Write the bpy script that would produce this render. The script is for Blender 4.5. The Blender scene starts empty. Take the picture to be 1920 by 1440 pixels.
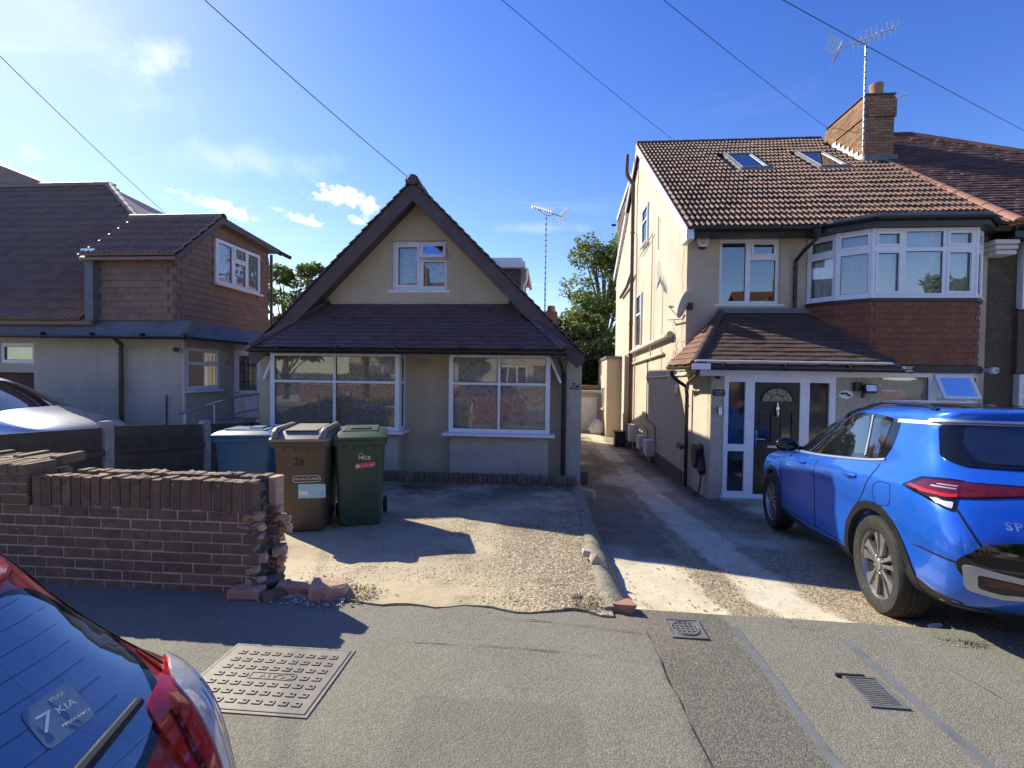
import bpy, bmesh, math, random
from math import radians as R, sin, cos, pi, sqrt
from mathutils import Vector as V, Matrix, noise
from mathutils.bvhtree import BVHTree
from mathutils.geometry import delaunay_2d_cdt
random.seed(11)
S = bpy.context.scene
COL = S.collection

# ------------------------------------------------------------------ camera
CAM = V((0, 0, 1.5))
cd = bpy.data.cameras.new('camera'); cam = bpy.data.objects.new('camera', cd); COL.objects.link(cam)
cd.lens = 16.5; cd.sensor_width = 36.0; cd.clip_start = .05; cd.clip_end = 2000
cam.matrix_world = (Matrix.Translation(CAM) @ Matrix.Rotation(R(4.5), 4, 'Z')
                    @ Matrix.Rotation(R(90 - 1.3), 4, 'X') @ Matrix.Rotation(R(.7), 4, 'Z'))
S.camera = cam
S.cycles.max_bounces = 7; S.cycles.diffuse_bounces = 3; S.cycles.glossy_bounces = 4; S.cycles.transparent_max_bounces = 8

# ------------------------------------------------------------------ sky, sun, exposure
SUN_AZ, SUN_EL = 56.0, 35.5          # degrees left of +Y (the street's depth), degrees up
S.view_settings.view_transform = 'Standard'; S.view_settings.look = 'None'
S.view_settings.exposure = 1.05; S.view_settings.gamma = 1.0
S.view_settings.use_curve_mapping = False
to_sun = V((-sin(R(SUN_AZ)) * cos(R(SUN_EL)), cos(R(SUN_AZ)) * cos(R(SUN_EL)), sin(R(SUN_EL))))
sl = bpy.data.lights.new('sun', 'SUN'); sun = bpy.data.objects.new('sun', sl); COL.objects.link(sun)
sl.energy = 4.0; sl.angle = R(.5); sl.color = (1, .92, .72)
sun.rotation_euler = (-to_sun).to_track_quat('-Z', 'Y').to_euler(); sun.location = to_sun * 60

W = bpy.data.worlds.new('World'); S.world = W; W.use_nodes = True
wt = W.node_tree; wt.nodes.clear()


class NT:
    """small node-tree builder"""
    def __init__(s, t): s.t = t
    def n(s, typ, ins=None, **kw):
        nd = s.t.nodes.new(typ)
        for k, v in kw.items(): setattr(nd, k, v)
        for k, v in (ins or {}).items():
            if hasattr(v, 'is_linked') and hasattr(v, 'node'): s.t.links.new(v, nd.inputs[k])
            else: nd.inputs[k].default_value = v
        return nd
    def m(s, op, a, b=0.0, c=0.0, clamp=False):
        return s.n('ShaderNodeMath', {0: a, 1: b, 2: c}, operation=op, use_clamp=clamp).outputs[0]
    def vm(s, op, a, b=(0, 0, 0)):
        nd = s.n('ShaderNodeVectorMath', {0: a, 1: b}, operation=op)
        return nd.outputs[1] if op in ('DOT_PRODUCT', 'LENGTH') else nd.outputs[0]
    def noise(s, vec, scale, detail=4, rough=.55, dist=0):
        return s.n('ShaderNodeTexNoise', {'Vector': vec, 'Scale': scale, 'Detail': detail, 'Roughness': rough, 'Distortion': dist}).outputs[0]
    def ramp(s, fac, stops, interp='LINEAR'):
        nd = s.n('ShaderNodeValToRGB', {0: fac}); cr = nd.color_ramp; cr.interpolation = interp
        while len(cr.elements) > 1: cr.elements.remove(cr.elements[-1])
        for i, (p, c) in enumerate(stops):
            e = cr.elements[0] if i == 0 else cr.elements.new(p)
            e.position = p; e.color = (*c[:3], 1)
        return nd.outputs[0]
    def mr(s, v, a, b, c=0.0, d=1.0, smooth=False):
        return s.n('ShaderNodeMapRange', {0: v, 1: a, 2: b, 3: c, 4: d}, interpolation_type='SMOOTHSTEP' if smooth else 'LINEAR').outputs[0]
    def mix(s, f, a, b, blend='MIX'):
        nd = s.n('ShaderNodeMix', {0: f}, data_type='RGBA', blend_type=blend)
        for i, x in ((6, a), (7, b)):
            if hasattr(x, 'is_linked') and hasattr(x, 'node'): s.t.links.new(x, nd.inputs[i])
            else: nd.inputs[i].default_value = (*x[:3], 1)
        return nd.outputs[2]


def build_sky():
    n = NT(wt)
    sky = n.n('ShaderNodeTexSky', sky_type='NISHITA', sun_disc=False, sun_elevation=R(SUN_EL), sun_rotation=R(-SUN_AZ),
              altitude=60, air_density=1.0, dust_density=.16, ozone_density=3.2)
    d = n.n('ShaderNodeTexCoord').outputs['Generated']
    # a little camera-like contrast on the whole dome: deep blue deepens, the pale part by the sun and horizon stays pale
    g = n.n('ShaderNodeGamma', {'Color': n.mix(1.0, sky.outputs[0], (.13, .13, .13), 'MULTIPLY'), 'Gamma': 1.36}).outputs[0]
    g = n.vm('DIVIDE', g, n.vm('ADD', (1, 1, 1), n.vm('MULTIPLY', g, (1.0, 1.0, 1.0))))      # soft highlight shoulder by the sun
    skyc = n.n('ShaderNodeHueSaturation', {'Hue': .521, 'Saturation': 1.17, 'Value': 1.58 / .13, 'Color': g}).outputs[0]
    # cirrus veil: stretched noise over the whole dome, on a flat cloud layer
    sep = n.n('ShaderNodeSeparateXYZ', {0: d})
    zz = n.m('MAXIMUM', sep.outputs[2], .06)
    flat = n.n('ShaderNodeCombineXYZ', {0: n.m('DIVIDE', sep.outputs[0], zz), 1: n.m('DIVIDE', sep.outputs[1], zz), 2: 0.0}).outputs[0]
    mp = n.n('ShaderNodeMapping', {'Vector': flat, 'Rotation': (0, 0, R(-32)), 'Scale': (.42, 1.5, 1)}).outputs[0]
    c1 = n.noise(mp, 1.3, 8, .6, .8)
    c2 = n.noise(flat, .33, 3, .5)
    veil = n.m('MULTIPLY', n.mr(c1, .50, .86, smooth=True), n.mr(c2, .46, .70, smooth=True))
    # thicker near the sun, as in the photograph
    out = n.mix(n.m('MULTIPLY', veil, .75), skyc, (6.2, 6.4, 6.7))
    # small cumulus puffs: (direction, half width, half height, density)
    e = .0011364                                      # one photograph pixel as a tangent
    cr = cam.matrix_world.to_3x3()
    puffs = ((640, 372, 66, 26, 1.0, 5), (690, 392, 22, 30, .9, 5), (418, 392, 62, 18, 1.0, 12), (568, 413, 40, 13, 1.0, 9),
             (668, 415, 22, 10, .8, 10), (55, 285, 26, 26, .35, 10), (322, 358, 14, 5, .7, 5), (520, 392, 18, 6, .4, 5),
             (300, 110, 42, 46, .42, 30), (190, 90, 170, 70, .15, 25), (470, 300, 180, 34, .2, -8), (1010, 428, 130, 12, .16, 0))
    nzs = (n.noise(d, 55, 6, .62), n.noise(d, 16, 5, .62))
    for px, py, hw, hh, den, rot in puffs:
        D = (cr @ V(((px - 960) * e, (720 - py) * e, -1))).normalized()
        Rt = V((0, 0, 1)).cross(-D).normalized(); Up = (-D).cross(Rt)
        a = R(-rot); Rt, Up = Rt * cos(a) + Up * sin(a), Up * cos(a) - Rt * sin(a)
        k = 1 / (1 + ((px - 960) * e) ** 2 + ((720 - py) * e) ** 2) ** .5
        u = n.m('DIVIDE', n.vm('DOT_PRODUCT', d, tuple(Rt)), hw * e * k)
        v = n.m('DIVIDE', n.vm('DOT_PRODUCT', d, tuple(Up)), hh * e * k)
        v = n.m('MULTIPLY', v, n.mr(v, -.2, .2, 1.5, 1.0)) if den > .75 else v
        r = n.m('SQRT', n.m('ADD', n.m('MULTIPLY', u, u), n.m('MULTIPLY', v, v)))
        soft = den < .75
        nz = nzs[1 if soft else 0]
        edge = n.m('ADD', n.m('SUBTRACT', 1.0, r), n.m('MULTIPLY', n.m('SUBTRACT', nz, .5), 2.6 if not soft else 2.4))
        msk = n.mr(edge, .0 if not soft else -.1, .85 if not soft else 1.2, smooth=True)
        msk = n.m('MULTIPLY', msk, n.m('GREATER_THAN', n.vm('DOT_PRODUCT', d, tuple(D)), .3))
        shade = n.mr(n.m('ADD', nz, n.m('MULTIPLY', v, .25)), .35, .75, 0, 1)
        ccol = n.mix(shade, (4.6, 4.8, 5.1), (7.0, 6.9, 6.5)) if not soft else (6.0, 6.1, 6.2)
        out = n.mix(n.m('MULTIPLY', msk, den), out, ccol)
    bg = n.n('ShaderNodeBackground', {'Color': out, 'Strength': .125})
    o = n.n('ShaderNodeOutputWorld'); wt.links.new(bg.outputs[0], o.inputs[0])


build_sky()

# ------------------------------------------------------------------ object helpers
def thing(name, label, cat, loc=(0, 0, 0), rz=0, group=None, kind=None):
    o = bpy.data.objects.new(name, None); COL.objects.link(o)
    o.location = loc; o.rotation_euler = (0, 0, rz); o.empty_display_size = .2
    return tag(o, label, cat, group, kind)


def tag(o, label, cat=None, group=None, kind=None):
    o['label'] = label
    if cat: o['category'] = cat
    if group: o['group'] = group
    if kind: o['kind'] = kind
    return o


def adopt(o, parent, world=True):
    """parent o; with world=True its coordinates are world coordinates (parent has no parent rotation)"""
    if parent is not None:
        o.parent = parent
        if world: o.matrix_parent_inverse = Matrix.Translation(-root_loc(parent))
    return o


def root_loc(p):
    return V(p.location) if p.type == 'EMPTY' else V((0, 0, 0)) if not p.get('_off') else V(p.location)


class MB:
    """mesh builder: collects faces, links them as ONE object"""
    def __init__(s): s.v = []; s.f = []; s.fm = []
    def quad(s, *p):
        i = len(s.v); s.v += [tuple(q) for q in p]; s.f.append(tuple(range(i, i + len(p)))); return s
    def box(s, o, a, b, c):
        o, a, b, c = V(o), V(a), V(b), V(c); i = len(s.v)
        s.v += [tuple(x) for x in (o, o + a, o + a + b, o + b, o + c, o + a + c, o + a + b + c, o + b + c)]
        fs = ((0, 3, 2, 1), (4, 5, 6, 7), (0, 1, 5, 4), (1, 2, 6, 5), (2, 3, 7, 6), (3, 0, 4, 7))
        flip = a.cross(b).dot(c) < 0
        s.f += [tuple(i + k for k in (f[::-1] if flip else f)) for f in fs]; return s
    def ab(s, x0, y0, z0, x1, y1, z1): return s.box((x0, y0, z0), (x1 - x0, 0, 0), (0, y1 - y0, 0), (0, 0, z1 - z0))
    def prism(s, pts, ext):
        """closed polygon pts (3d) extruded by vector ext"""
        ext = V(ext); a = [V(p) for p in pts]; n = len(a); i = len(s.v)
        nrm = V((0, 0, 0))
        for k in range(n): nrm += a[k].cross(a[(k + 1) % n])
        if nrm.dot(ext) > 0: a.reverse()
        s.v += [tuple(p) for p in a] + [tuple(p + ext) for p in a]
        s.f.append(tuple(range(i, i + n))); s.f.append(tuple(range(i + 2 * n - 1, i + n - 1, -1)))
        for k in range(n):
            j = (k + 1) % n; s.f.append((i + j, i + k, i + n + k, i + n + j))
        return s
    def tube(s, pts, r, n=8, cap=True):
        pts = [V(p) for p in pts]; rr = r if isinstance(r, (list, tuple)) else [r] * len(pts)
        i0 = len(s.v); up = None
        for k, p in enumerate(pts):
            t = ((pts[k + 1] - p) if k == 0 else (p - pts[k - 1]) if k == len(pts) - 1 else (pts[k + 1] - p).normalized() + (p - pts[k - 1]).normalized())
            if t.length < 1e-9: t = V((0, 0, 1))
            t.normalize()
            if up is None: up = t.orthogonal().normalized()
            up = (up - t * up.dot(t))
            if up.length < 1e-6: up = t.orthogonal()
            up.normalize(); w = t.cross(up)
            for j in range(n):
                a = 2 * pi * j / n; s.v.append(tuple(p + (up * cos(a) + w * sin(a)) * rr[k]))
        for k in range(len(pts) - 1):
            for j in range(n):
                a = i0 + k * n + j; b = i0 + k * n + (j + 1) % n; s.f.append((a, b, b + n, a + n))
        if cap:
            s.f.append(tuple(i0 + j for j in range(n - 1, -1, -1))); e = i0 + (len(pts) - 1) * n
            s.f.append(tuple(e + j for j in range(n)))
        return s
    def lathe(s, prof, o=(0, 0, 0), n=16, ax='Z', cap=True):
        """prof: list of (r, h) turned about an axis through o"""
        i0 = len(s.v); o = V(o)
        for r, h in prof:
            for j in range(n):
                a = 2 * pi * j / n; c, d = r * cos(a), r * sin(a)
                s.v.append(tuple(o + (V((c, d, h)) if ax == 'Z' else V((d, h, c)) if ax == 'Y' else V((h, c, d)))))
        for k in range(len(prof) - 1):
            for j in range(n):
                a = i0 + k * n + j; b = i0 + k * n + (j + 1) % n; s.f.append((a, b, b + n, a + n))
        if cap:
            s.f.append(tuple(i0 + j for j in range(n - 1, -1, -1))); e = i0 + (len(prof) - 1) * n
            s.f.append(tuple(e + j for j in range(n)))
        return s
    def plate(s, o, u, v, n, w, h, holes=(), t=.1):
        """rectangle w x h at o along u, v with outward normal n, rectangular holes, thickness t inward; reveals closed"""
        o, u, v, n = V(o), V(u), V(v), V(n)
        xs = sorted({0, w, *[x for q in holes for x in (q[0], q[2])]}); ys = sorted({0, h, *[y for q in holes for y in (q[1], q[3])]})
        solid = lambda i, j: 0 <= i < len(xs) - 1 and 0 <= j < len(ys) - 1 and not any(
            q[0] - 1e-6 <= xs[i] and xs[i + 1] <= q[2] + 1e-6 and q[1] - 1e-6 <= ys[j] and ys[j + 1] <= q[3] + 1e-6 for q in holes)
        P = lambda x, y, d: o + u * x + v * y - n * d
        rev = u.cross(v).dot(n) < 0
        def fq(*p): s.quad(*(p[::-1] if rev else p))
        for i in range(len(xs) - 1):
            for j in range(len(ys) - 1):
                if not solid(i, j): continue
                a, b, c, d = xs[i], xs[i + 1], ys[j], ys[j + 1]
                fq(P(a, c, 0), P(b, c, 0), P(b, d, 0), P(a, d, 0)); fq(P(a, d, t), P(b, d, t), P(b, c, t), P(a, c, t))
                if not solid(i - 1, j): fq(P(a, c, t), P(a, c, 0), P(a, d, 0), P(a, d, t))
                if not solid(i + 1, j): fq(P(b, d, t), P(b, d, 0), P(b, c, 0), P(b, c, t))
                if not solid(i, j - 1): fq(P(b, c, t), P(b, c, 0), P(a, c, 0), P(a, c, t))
                if not solid(i, j + 1): fq(P(a, d, t), P(a, d, 0), P(b, d, 0), P(b, d, t))
        return s
    def add(s, verts, faces, mw=None):
        i = len(s.v); s.v += [tuple(mw @ V(p)) for p in verts] if mw else [tuple(p) for p in verts]
        s.f += [tuple(i + k for k in f) for f in faces]; return s
    def mesh(s, name, m=None, smooth=False, weld=False, angle=None):
        me = bpy.data.meshes.new(name); me.from_pydata(s.v, [], s.f)
        if weld or smooth:
            bm = bmesh.new(); bm.from_mesh(me); bmesh.ops.remove_doubles(bm, verts=bm.verts, dist=1e-4); bm.to_mesh(me); bm.free()
        if smooth:
            me.polygons.foreach_set('use_smooth', [True] * len(me.polygons))
            if angle is not None: me.set_sharp_from_angle(angle=R(angle))
        if m: me.materials.append(m)
        me.update(); return me
    def build(s, name, m, parent=None, smooth=False, angle=35, loc=None, bevel=0, world=True):
        if loc is not None: s.v = [tuple(V(p) - V(loc)) for p in s.v]
        o = bpy.data.objects.new(name, s.mesh(name, m, smooth, angle=angle)); COL.objects.link(o)
        if loc is not None: o.location = loc
        adopt(o, parent, world)
        if bevel:
            b = o.modifiers.new('bevel', 'BEVEL'); b.width = bevel; b.segments = 2; b.limit_method = 'ANGLE'; b.angle_limit = R(40)
        return o


def text_mesh(body, size, depth=.002, shear=0, align='CENTER', space=1.0, bold=0):
    c = bpy.data.curves.new('lettering', 'FONT'); c.body = body; c.size = size; c.extrude = depth; c.shear = shear
    c.align_x = align; c.align_y = 'CENTER'; c.space_character = space; c.resolution_u = 3; c.offset = bold
    o = bpy.data.objects.new('lettering', c); COL.objects.link(o)
    bpy.context.view_layer.update()
    me = bpy.data.meshes.new_from_object(o.evaluated_get(bpy.context.evaluated_depsgraph_get()))
    bpy.data.objects.remove(o); bpy.data.curves.remove(c)
    return me


def lettering(body, size, at, right, up, m, parent, depth=.002, shear=0, name='lettering', world=True, space=1.0):
    me = text_mesh(body, size, depth, shear, space=space); right, up = V(right).normalized(), V(up).normalized(); nrm = right.cross(up)
    mw = Matrix((right, up, nrm)).transposed().to_4x4(); mw.translation = V(at); me.transform(mw); me.name = name
    me.materials.clear(); me.materials.append(m)
    o = bpy.data.objects.new(name, me); COL.objects.link(o); adopt(o, parent, world); return o
# ------------------------------------------------------------------ materials
def mat(name, cols, rough=.7, var=3.0, det=5, bump=None, metal=0.0, coat=0.0, isl=0.0, spec=.5, spots=(), rvar=0.0, vor=None, tr=0.0, contrast=(.3, .7), wav=None, ior=1.5, streak=None):
    """cols: ramp colours driven by noise (and by a random value per piece, weight isl).
    bump: list of (kind, scale, strength, distance); spots: (scale, lo, hi, colour, amount)"""
    m = bpy.data.materials.new(name); m.use_nodes = True; t = m.node_tree; t.nodes.clear(); n = NT(t)
    pos = n.n('ShaderNodeNewGeometry'); P = pos.outputs['Position']
    if len(cols) == 1: cols = [tuple(c * .86 for c in cols[0]), tuple(min(1, c * 1.12) for c in cols[0])]
    f = n.mr(n.noise(P, var, det, .6), contrast[0], contrast[1])
    if isl:
        oi = n.n('ShaderNodeObjectInfo').outputs['Random']
        r = n.m('FRACT', n.m('ADD', pos.outputs['Random Per Island'], oi))
        f = n.m('ADD', n.m('MULTIPLY', f, 1 - isl), n.m('MULTIPLY', r, isl))
    c = n.ramp(f, [(i / (len(cols) - 1), q) for i, q in enumerate(cols)])
    for sc, lo, hi, colr, amt in spots:
        k = n.mr(n.noise(P, sc, 6, .65), lo, hi, 0, amt, smooth=True); c = n.mix(k, c, colr)
    if streak:
        mp = n.n('ShaderNodeMapping', {'Vector': P, 'Scale': (streak[0], streak[0], streak[0] * .09)}).outputs[0]
        k = n.mr(n.noise(mp, 1.0, 6, .65), streak[1], streak[2], 0, streak[4], smooth=True); c = n.mix(k, c, streak[3])
    if vor:
        k = n.n('ShaderNodeTexVoronoi', {'Vector': P, 'Scale': vor[0]}).outputs['Color']
        kk = n.n('ShaderNodeSeparateColor', {0: k}).outputs[0]
        c = n.mix(n.mr(kk, 0, 1, 0, vor[1]), c, vor[2])
    ins = {'Base Color': c, 'Roughness': rough, 'Metallic': metal, 'Specular IOR Level': spec, 'Coat Weight': coat, 'Coat Roughness': .04, 'IOR': ior}
    if rvar: ins['Roughness'] = n.mr(n.noise(P, var * 2.3, 4), .3, .7, rough - rvar, rough + rvar)
    if tr: ins['Transmission Weight'] = tr
    h = None
    for kind, sc, st, di in (bump or ()):
        tx = (n.n('ShaderNodeTexVoronoi', {'Vector': P, 'Scale': sc}).outputs['Distance'] if kind == 'v' else n.noise(P, sc, 4, .6))
        bi = {'Height': tx, 'Strength': st, 'Distance': di}
        if h is not None: bi['Normal'] = h
        b = n.n('ShaderNodeBump', bi, invert=(kind == 'v')); h = b.outputs[0]
    if h is not None: ins['Normal'] = h
    p = n.n('ShaderNodeBsdfPrincipled', ins)
    o = n.n('ShaderNodeOutputMaterial'); t.links.new(p.outputs[0], o.inputs[0]); return m


def glass_mat(name, tint, through=.8, refl=1.0):
    """window pane: mirror by fresnel, the rest passes tinted"""
    m = bpy.data.materials.new(name); m.use_nodes = True; t = m.node_tree; t.nodes.clear(); n = NT(t)
    P = n.n('ShaderNodeNewGeometry').outputs['Position']
    bmp = n.n('ShaderNodeBump', {'Height': n.noise(P, 1.7, 2), 'Strength': .05, 'Distance': .02}).outputs[0]
    fr = n.m('MINIMUM', n.m('MULTIPLY', n.n('ShaderNodeFresnel', {'IOR': 1.9}).outputs[0], refl), 1.0)
    a = n.n('ShaderNodeBsdfTransparent', {'Color': (*[c * through for c in tint], 1)})
    g = n.n('ShaderNodeBsdfGlossy', {'Color': (.95, .97, 1, 1), 'Roughness': .012, 'Normal': bmp})
    x = n.n('ShaderNodeMixShader', {0: fr}); t.links.new(a.outputs[0], x.inputs[1]); t.links.new(g.outputs[0], x.inputs[2])
    o = n.n('ShaderNodeOutputMaterial'); t.links.new(x.outputs[0], o.inputs[0]); return m


def paint(name, col, flake=.35, rough=.32, metal=.55):
    m = bpy.data.materials.new(name); m.use_nodes = True; t = m.node_tree; t.nodes.clear(); n = NT(t)
    P = n.n('ShaderNodeNewGeometry').outputs['Position']
    c = n.mix(n.mr(n.noise(P, 900, 1), .35, .7), tuple(x * (1 - flake) for x in col), tuple(min(1, x * (1 + flake)) for x in col))
    dust = n.mr(n.noise(P, 9, 6, .7), .45, .8, 0, .10); c = n.mix(dust, c, (.32, .30, .27))
    p = n.n('ShaderNodeBsdfPrincipled', {'Base Color': c, 'Metallic': metal, 'Roughness': rough, 'Coat Weight': 1.0, 'Coat Roughness': n.mr(n.noise(P, 14, 5), .4, .8, .012, .08)})
    o = n.n('ShaderNodeOutputMaterial'); t.links.new(p.outputs[0], o.inputs[0]); return m


K = {}
K['cream'] = mat('cream_roughcast', [(.55, .455, .32), (.67, .565, .41)], .85, 1.6, streak=(4.0, .50, .78, (.38, .32, .23), .26), bump=[('n', 42, .9, .020), ('v', 100, .5, .010)], vor=(75, .2, (.36, .30, .22)), spots=[(.9, .52, .75, (.36, .32, .22), .5), (7, .62, .8, (.33, .29, .2), .3)])
K['bungalow_wall'] = mat('bungalow_roughcast', [(.56, .465, .30), (.69, .585, .40)], .88, 1.3, streak=(3.4, .50, .78, (.40, .34, .24), .28), bump=[('n', 40, .9, .020), ('v', 90, .5, .010)], vor=(70, .2, (.38, .32, .22)), spots=[(.8, .5, .78, (.40, .36, .24), .5), (9, .62, .85, (.34, .30, .2), .3)])
K['bay_render'] = mat('pale_pebbledash', [(.54, .47, .36), (.68, .60, .47)], .9, 3, streak=(4, .48, .78, (.40, .34, .26), .28), bump=[('v', 75, .9, .014), ('n', 30, .3, .01)], vor=(75, .25, (.30, .26, .2)), spots=[(1.4, .5, .8, (.42, .38, .30), .5)])
K['pebble'] = mat('porch_pebbledash', [(.54, .46, .34), (.72, .63, .48)], .9, 3, bump=[('v', 60, 1.0, .016)], vor=(60, .45, (.22, .19, .15)), spots=[(2.2, .55, .8, (.30, .26, .2), .4)])
K['dark_pebble'] = mat('dark_pebbledash', [(.055, .042, .03), (.15, .12, .08)], .95, 4, bump=[('v', 55, 1.0, .02)], vor=(55, .5, (.25, .21, .15)))
K['grey_wall'] = mat('grey_painted_render', [(.48, .405, .31), (.60, .52, .41)], .88, 1.2, streak=(4, .48, .76, (.32, .28, .225), .32), bump=[('n', 50, .4, .01)], spots=[(1.1, .5, .8, (.30, .29, .26), .5)])
K['side_cream'] = mat('side_wall_roughcast', [(.60, .52, .41), (.72, .64, .52)], .88, 1.1, streak=(3.0, .50, .80, (.46, .40, .31), .22), bump=[('n', 38, .9, .022), ('v', 90, .5, .012)], vor=(70, .22, (.40, .34, .26)), spots=[(.7, .46, .72, (.52, .45, .34), .65), (14, .60, .78, (.38, .32, .24), .45)])
K['pvc'] = mat('white_upvc', [(.74, .75, .77), (.82, .83, .85)], .32, 5, spots=[(3, .6, .85, (.60, .60, .60), .35)])
K['pvc_old'] = mat('weathered_white_board', [(.62, .60, .56), (.76, .74, .70)], .5, 4, spots=[(6, .5, .8, (.38, .36, .32), .5)])
K['pane'] = glass_mat('window_glass', (.92, .97, .95), .97, 2.2)
K['pane_soft'] = glass_mat('bay_window_glass', (.95, .98, .97), .98, 1.35)
K['obscure'] = mat('dark_sidelight_glass', [(.012, .015, .022), (.03, .035, .045)], .06, 2, spec=.8)
K['curtain'] = mat('net_curtain', [(.74, .74, .76), (.92, .92, .94)], .95, 40, contrast=(.35, .65), spots=[(13, .48, .6, (.36, .36, .42), .55)])
K['curtain_pale'] = mat('pale_curtain', [(.78, .78, .80), (.90, .90, .92)], .95, 6)
K['curtain_dark'] = mat('patterned_net_curtain', [(.42, .41, .41), (.86, .85, .85)], .95, 34, contrast=(.42, .58), spots=[(90, .5, .6, (.60, .59, .58), .5)])
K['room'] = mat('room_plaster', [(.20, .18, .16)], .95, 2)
K['bark_paint'] = mat('purple_brown_paint', [(.075, .052, .046), (.115, .082, .074)], .55, 6, bump=[('n', 40, .15, .004)], spots=[(9, .6, .85, (.2, .17, .16), .35)])
K['black_pvc'] = mat('black_plastic', [(.012, .012, .014), (.026, .026, .03)], .36, 8, spots=[(11, .58, .85, (.10, .095, .09), .4)])
K['brown_pvc'] = mat('brown_plastic', [(.065, .04, .028), (.10, .065, .045)], .4, 6)
K['pipe_cream'] = mat('painted_pipe', [(.55, .48, .37), (.66, .58, .45)], .6, 8, spots=[(8, .55, .8, (.34, .26, .18), .5)])
K['lead'] = mat('lead_flashing', [(.10, .105, .12), (.17, .175, .19)], .6, 5)
K['tile_purple'] = mat('purple_plain_tile', [(.070, .040, .038), (.135, .086, .080), (.10, .060, .055)], .62, 6, isl=.55, bump=[('n', 120, .3, .004)], spots=[(2.2, .52, .8, (.17, .145, .13), .35)])
K['tile_brown'] = mat('brown_pan_tile', [(.034, .018, .013), (.076, .036, .024), (.135, .054, .034), (.056, .034, .025)], .64, 5, isl=.6, bump=[('n', 140, .35, .004)], spots=[(1.0, .52, .78, (.085, .072, .050), .5), (22, .62, .80, (.14, .13, .09), .4), (9, .66, .74, (.22, .20, .15), .3)])
K['tile_porch'] = mat('weathered_porch_tile', [(.045, .028, .022), (.105, .060, .042), (.075, .050, .038)], .8, 5, isl=.6, bump=[('n', 90, .4, .005)], spots=[(1.7, .5, .72, (.09, .085, .055), .55), (30, .68, .8, (.4, .38, .32), .5)])
K['tile_red'] = mat('red_hanging_tile', [(.14, .048, .022), (.225, .082, .038), (.18, .062, .030), (.26, .11, .056)], .72, 5, isl=.7, bump=[('n', 110, .3, .004)], spots=[(3, .55, .8, (.10, .05, .04), .5)])
K['tile_left'] = mat('left_roof_tile', [(.17, .118, .088), (.28, .19, .14), (.22, .15, .11)], .6, 5, isl=.6, bump=[('n', 90, .3, .004)])
K['tile_hung_left'] = mat('left_hung_tile', [(.18, .118, .085), (.27, .175, .125)], .75, 4, isl=.6)
K['tile_far'] = mat('clay_plain_tile', [(.050, .026, .020), (.10, .046, .034), (.17, .076, .052)], .75, 4, isl=.65, bump=[('n', 90, .3, .004)])
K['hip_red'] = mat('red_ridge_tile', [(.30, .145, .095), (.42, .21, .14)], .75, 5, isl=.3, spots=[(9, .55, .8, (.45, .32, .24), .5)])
K['brick'] = mat('garden_brick', [(.100, .078, .052), (.21, .142, .088), (.14, .102, .066), (.18, .124, .078), (.28, .19, .118)], .9, 9, isl=.68, bump=[('n', 60, .6, .008), ('n', 260, .3, .003)], spots=[(11, .54, .68, (.070, .060, .050), .7), (7, .60, .70, (.32, .235, .17), .45), (38, .62, .72, (.42, .37, .30), .6)])
K['brick_broken'] = mat('broken_pale_brick', [(.36, .20, .13), (.52, .35, .24), (.44, .27, .185)], .92, 12, isl=.5, bump=[('n', 45, .8, .012)], spots=[(14, .55, .7, (.60, .54, .44), .7)])
K['brick_chimney'] = mat('chimney_brick', [(.19, .10, .058), (.33, .185, .105), (.25, .135, .078), (.13, .072, .046)], .9, 4, isl=.75, spots=[(1.6, .5, .7, (.13, .09, .065), .6)])
K['mortar'] = mat('mortar', [(.42, .355, .265), (.58, .50, .38)], .95, 14, bump=[('n', 90, .6, .008)], spots=[(6, .55, .75, (.16, .145, .125), .6)])
K['mortar_dark'] = mat('sooty_mortar', [(.09, .082, .072), (.17, .155, .135)], .95, 14, bump=[('n', 90, .6, .008)])
K['concrete_post'] = mat('weathered_concrete', [(.30, .285, .25), (.44, .42, .37)], .92, 9, bump=[('n', 70, .4, .006)])
K['fence'] = mat('dark_fence_board', [(.065, .050, .034), (.135, .105, .074)], .85, 6, isl=.4, bump=[('n', 40, .3, .005)])
K['galv'] = mat('galvanised_steel', [(.38, .40, .43), (.55, .57, .60)], .38, 20, metal=.85)
K['alu'] = mat('aluminium', [(.60, .61, .63), (.72, .73, .75)], .35, 20, metal=.9)
K['chrome'] = mat('chrome', [(.80, .80, .82)], .12, 5, metal=1.0)
K['iron'] = mat('cast_iron_cover', [(.13, .135, .13), (.20, .20, .19)], .55, 25, metal=.25, bump=[('n', 150, .3, .003)], spots=[(5, .5, .8, (.24, .22, .19), .6)])
K['catv'] = mat('worn_steel_cover', [(.165, .148, .128), (.225, .205, .178)], .5, 14, metal=.15, spots=[(4, .55, .8, (.17, .155, .135), .5)])
K['rubber'] = mat('tyre_rubber', [(.012, .012, .012), (.026, .025, .024)], .8, 30, spots=[(12, .5, .8, (.07, .064, .055), .55)])
K['trim'] = mat('black_car_trim', [(.010, .010, .011), (.02, .02, .022)], .42, 20, spots=[(18, .58, .8, (.09, .08, .07), .4)])
K['gloss_black'] = mat('gloss_black', [(.006, .006, .007)], .08, 5, coat=.6)
K['car_glass'] = mat('tinted_car_glass', [(.006, .008, .010), (.012, .015, .018)], .03, 2, spec=.9, coat=.6, ior=1.8)
K['rear_glass'] = mat('rear_screen_glass', [(.030, .040, .060), (.055, .068, .092)], .03, 2, spec=1.0, coat=1.0, ior=2.3)
K['alloy'] = mat('alloy_wheel', [(.40, .39, .37), (.55, .54, .52)], .34, 25, metal=.8, spots=[(14, .55, .8, (.22, .2, .18), .5)])
K['seam'] = mat('panel_gap', [(.004, .004, .005)], .9, 5)
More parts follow.
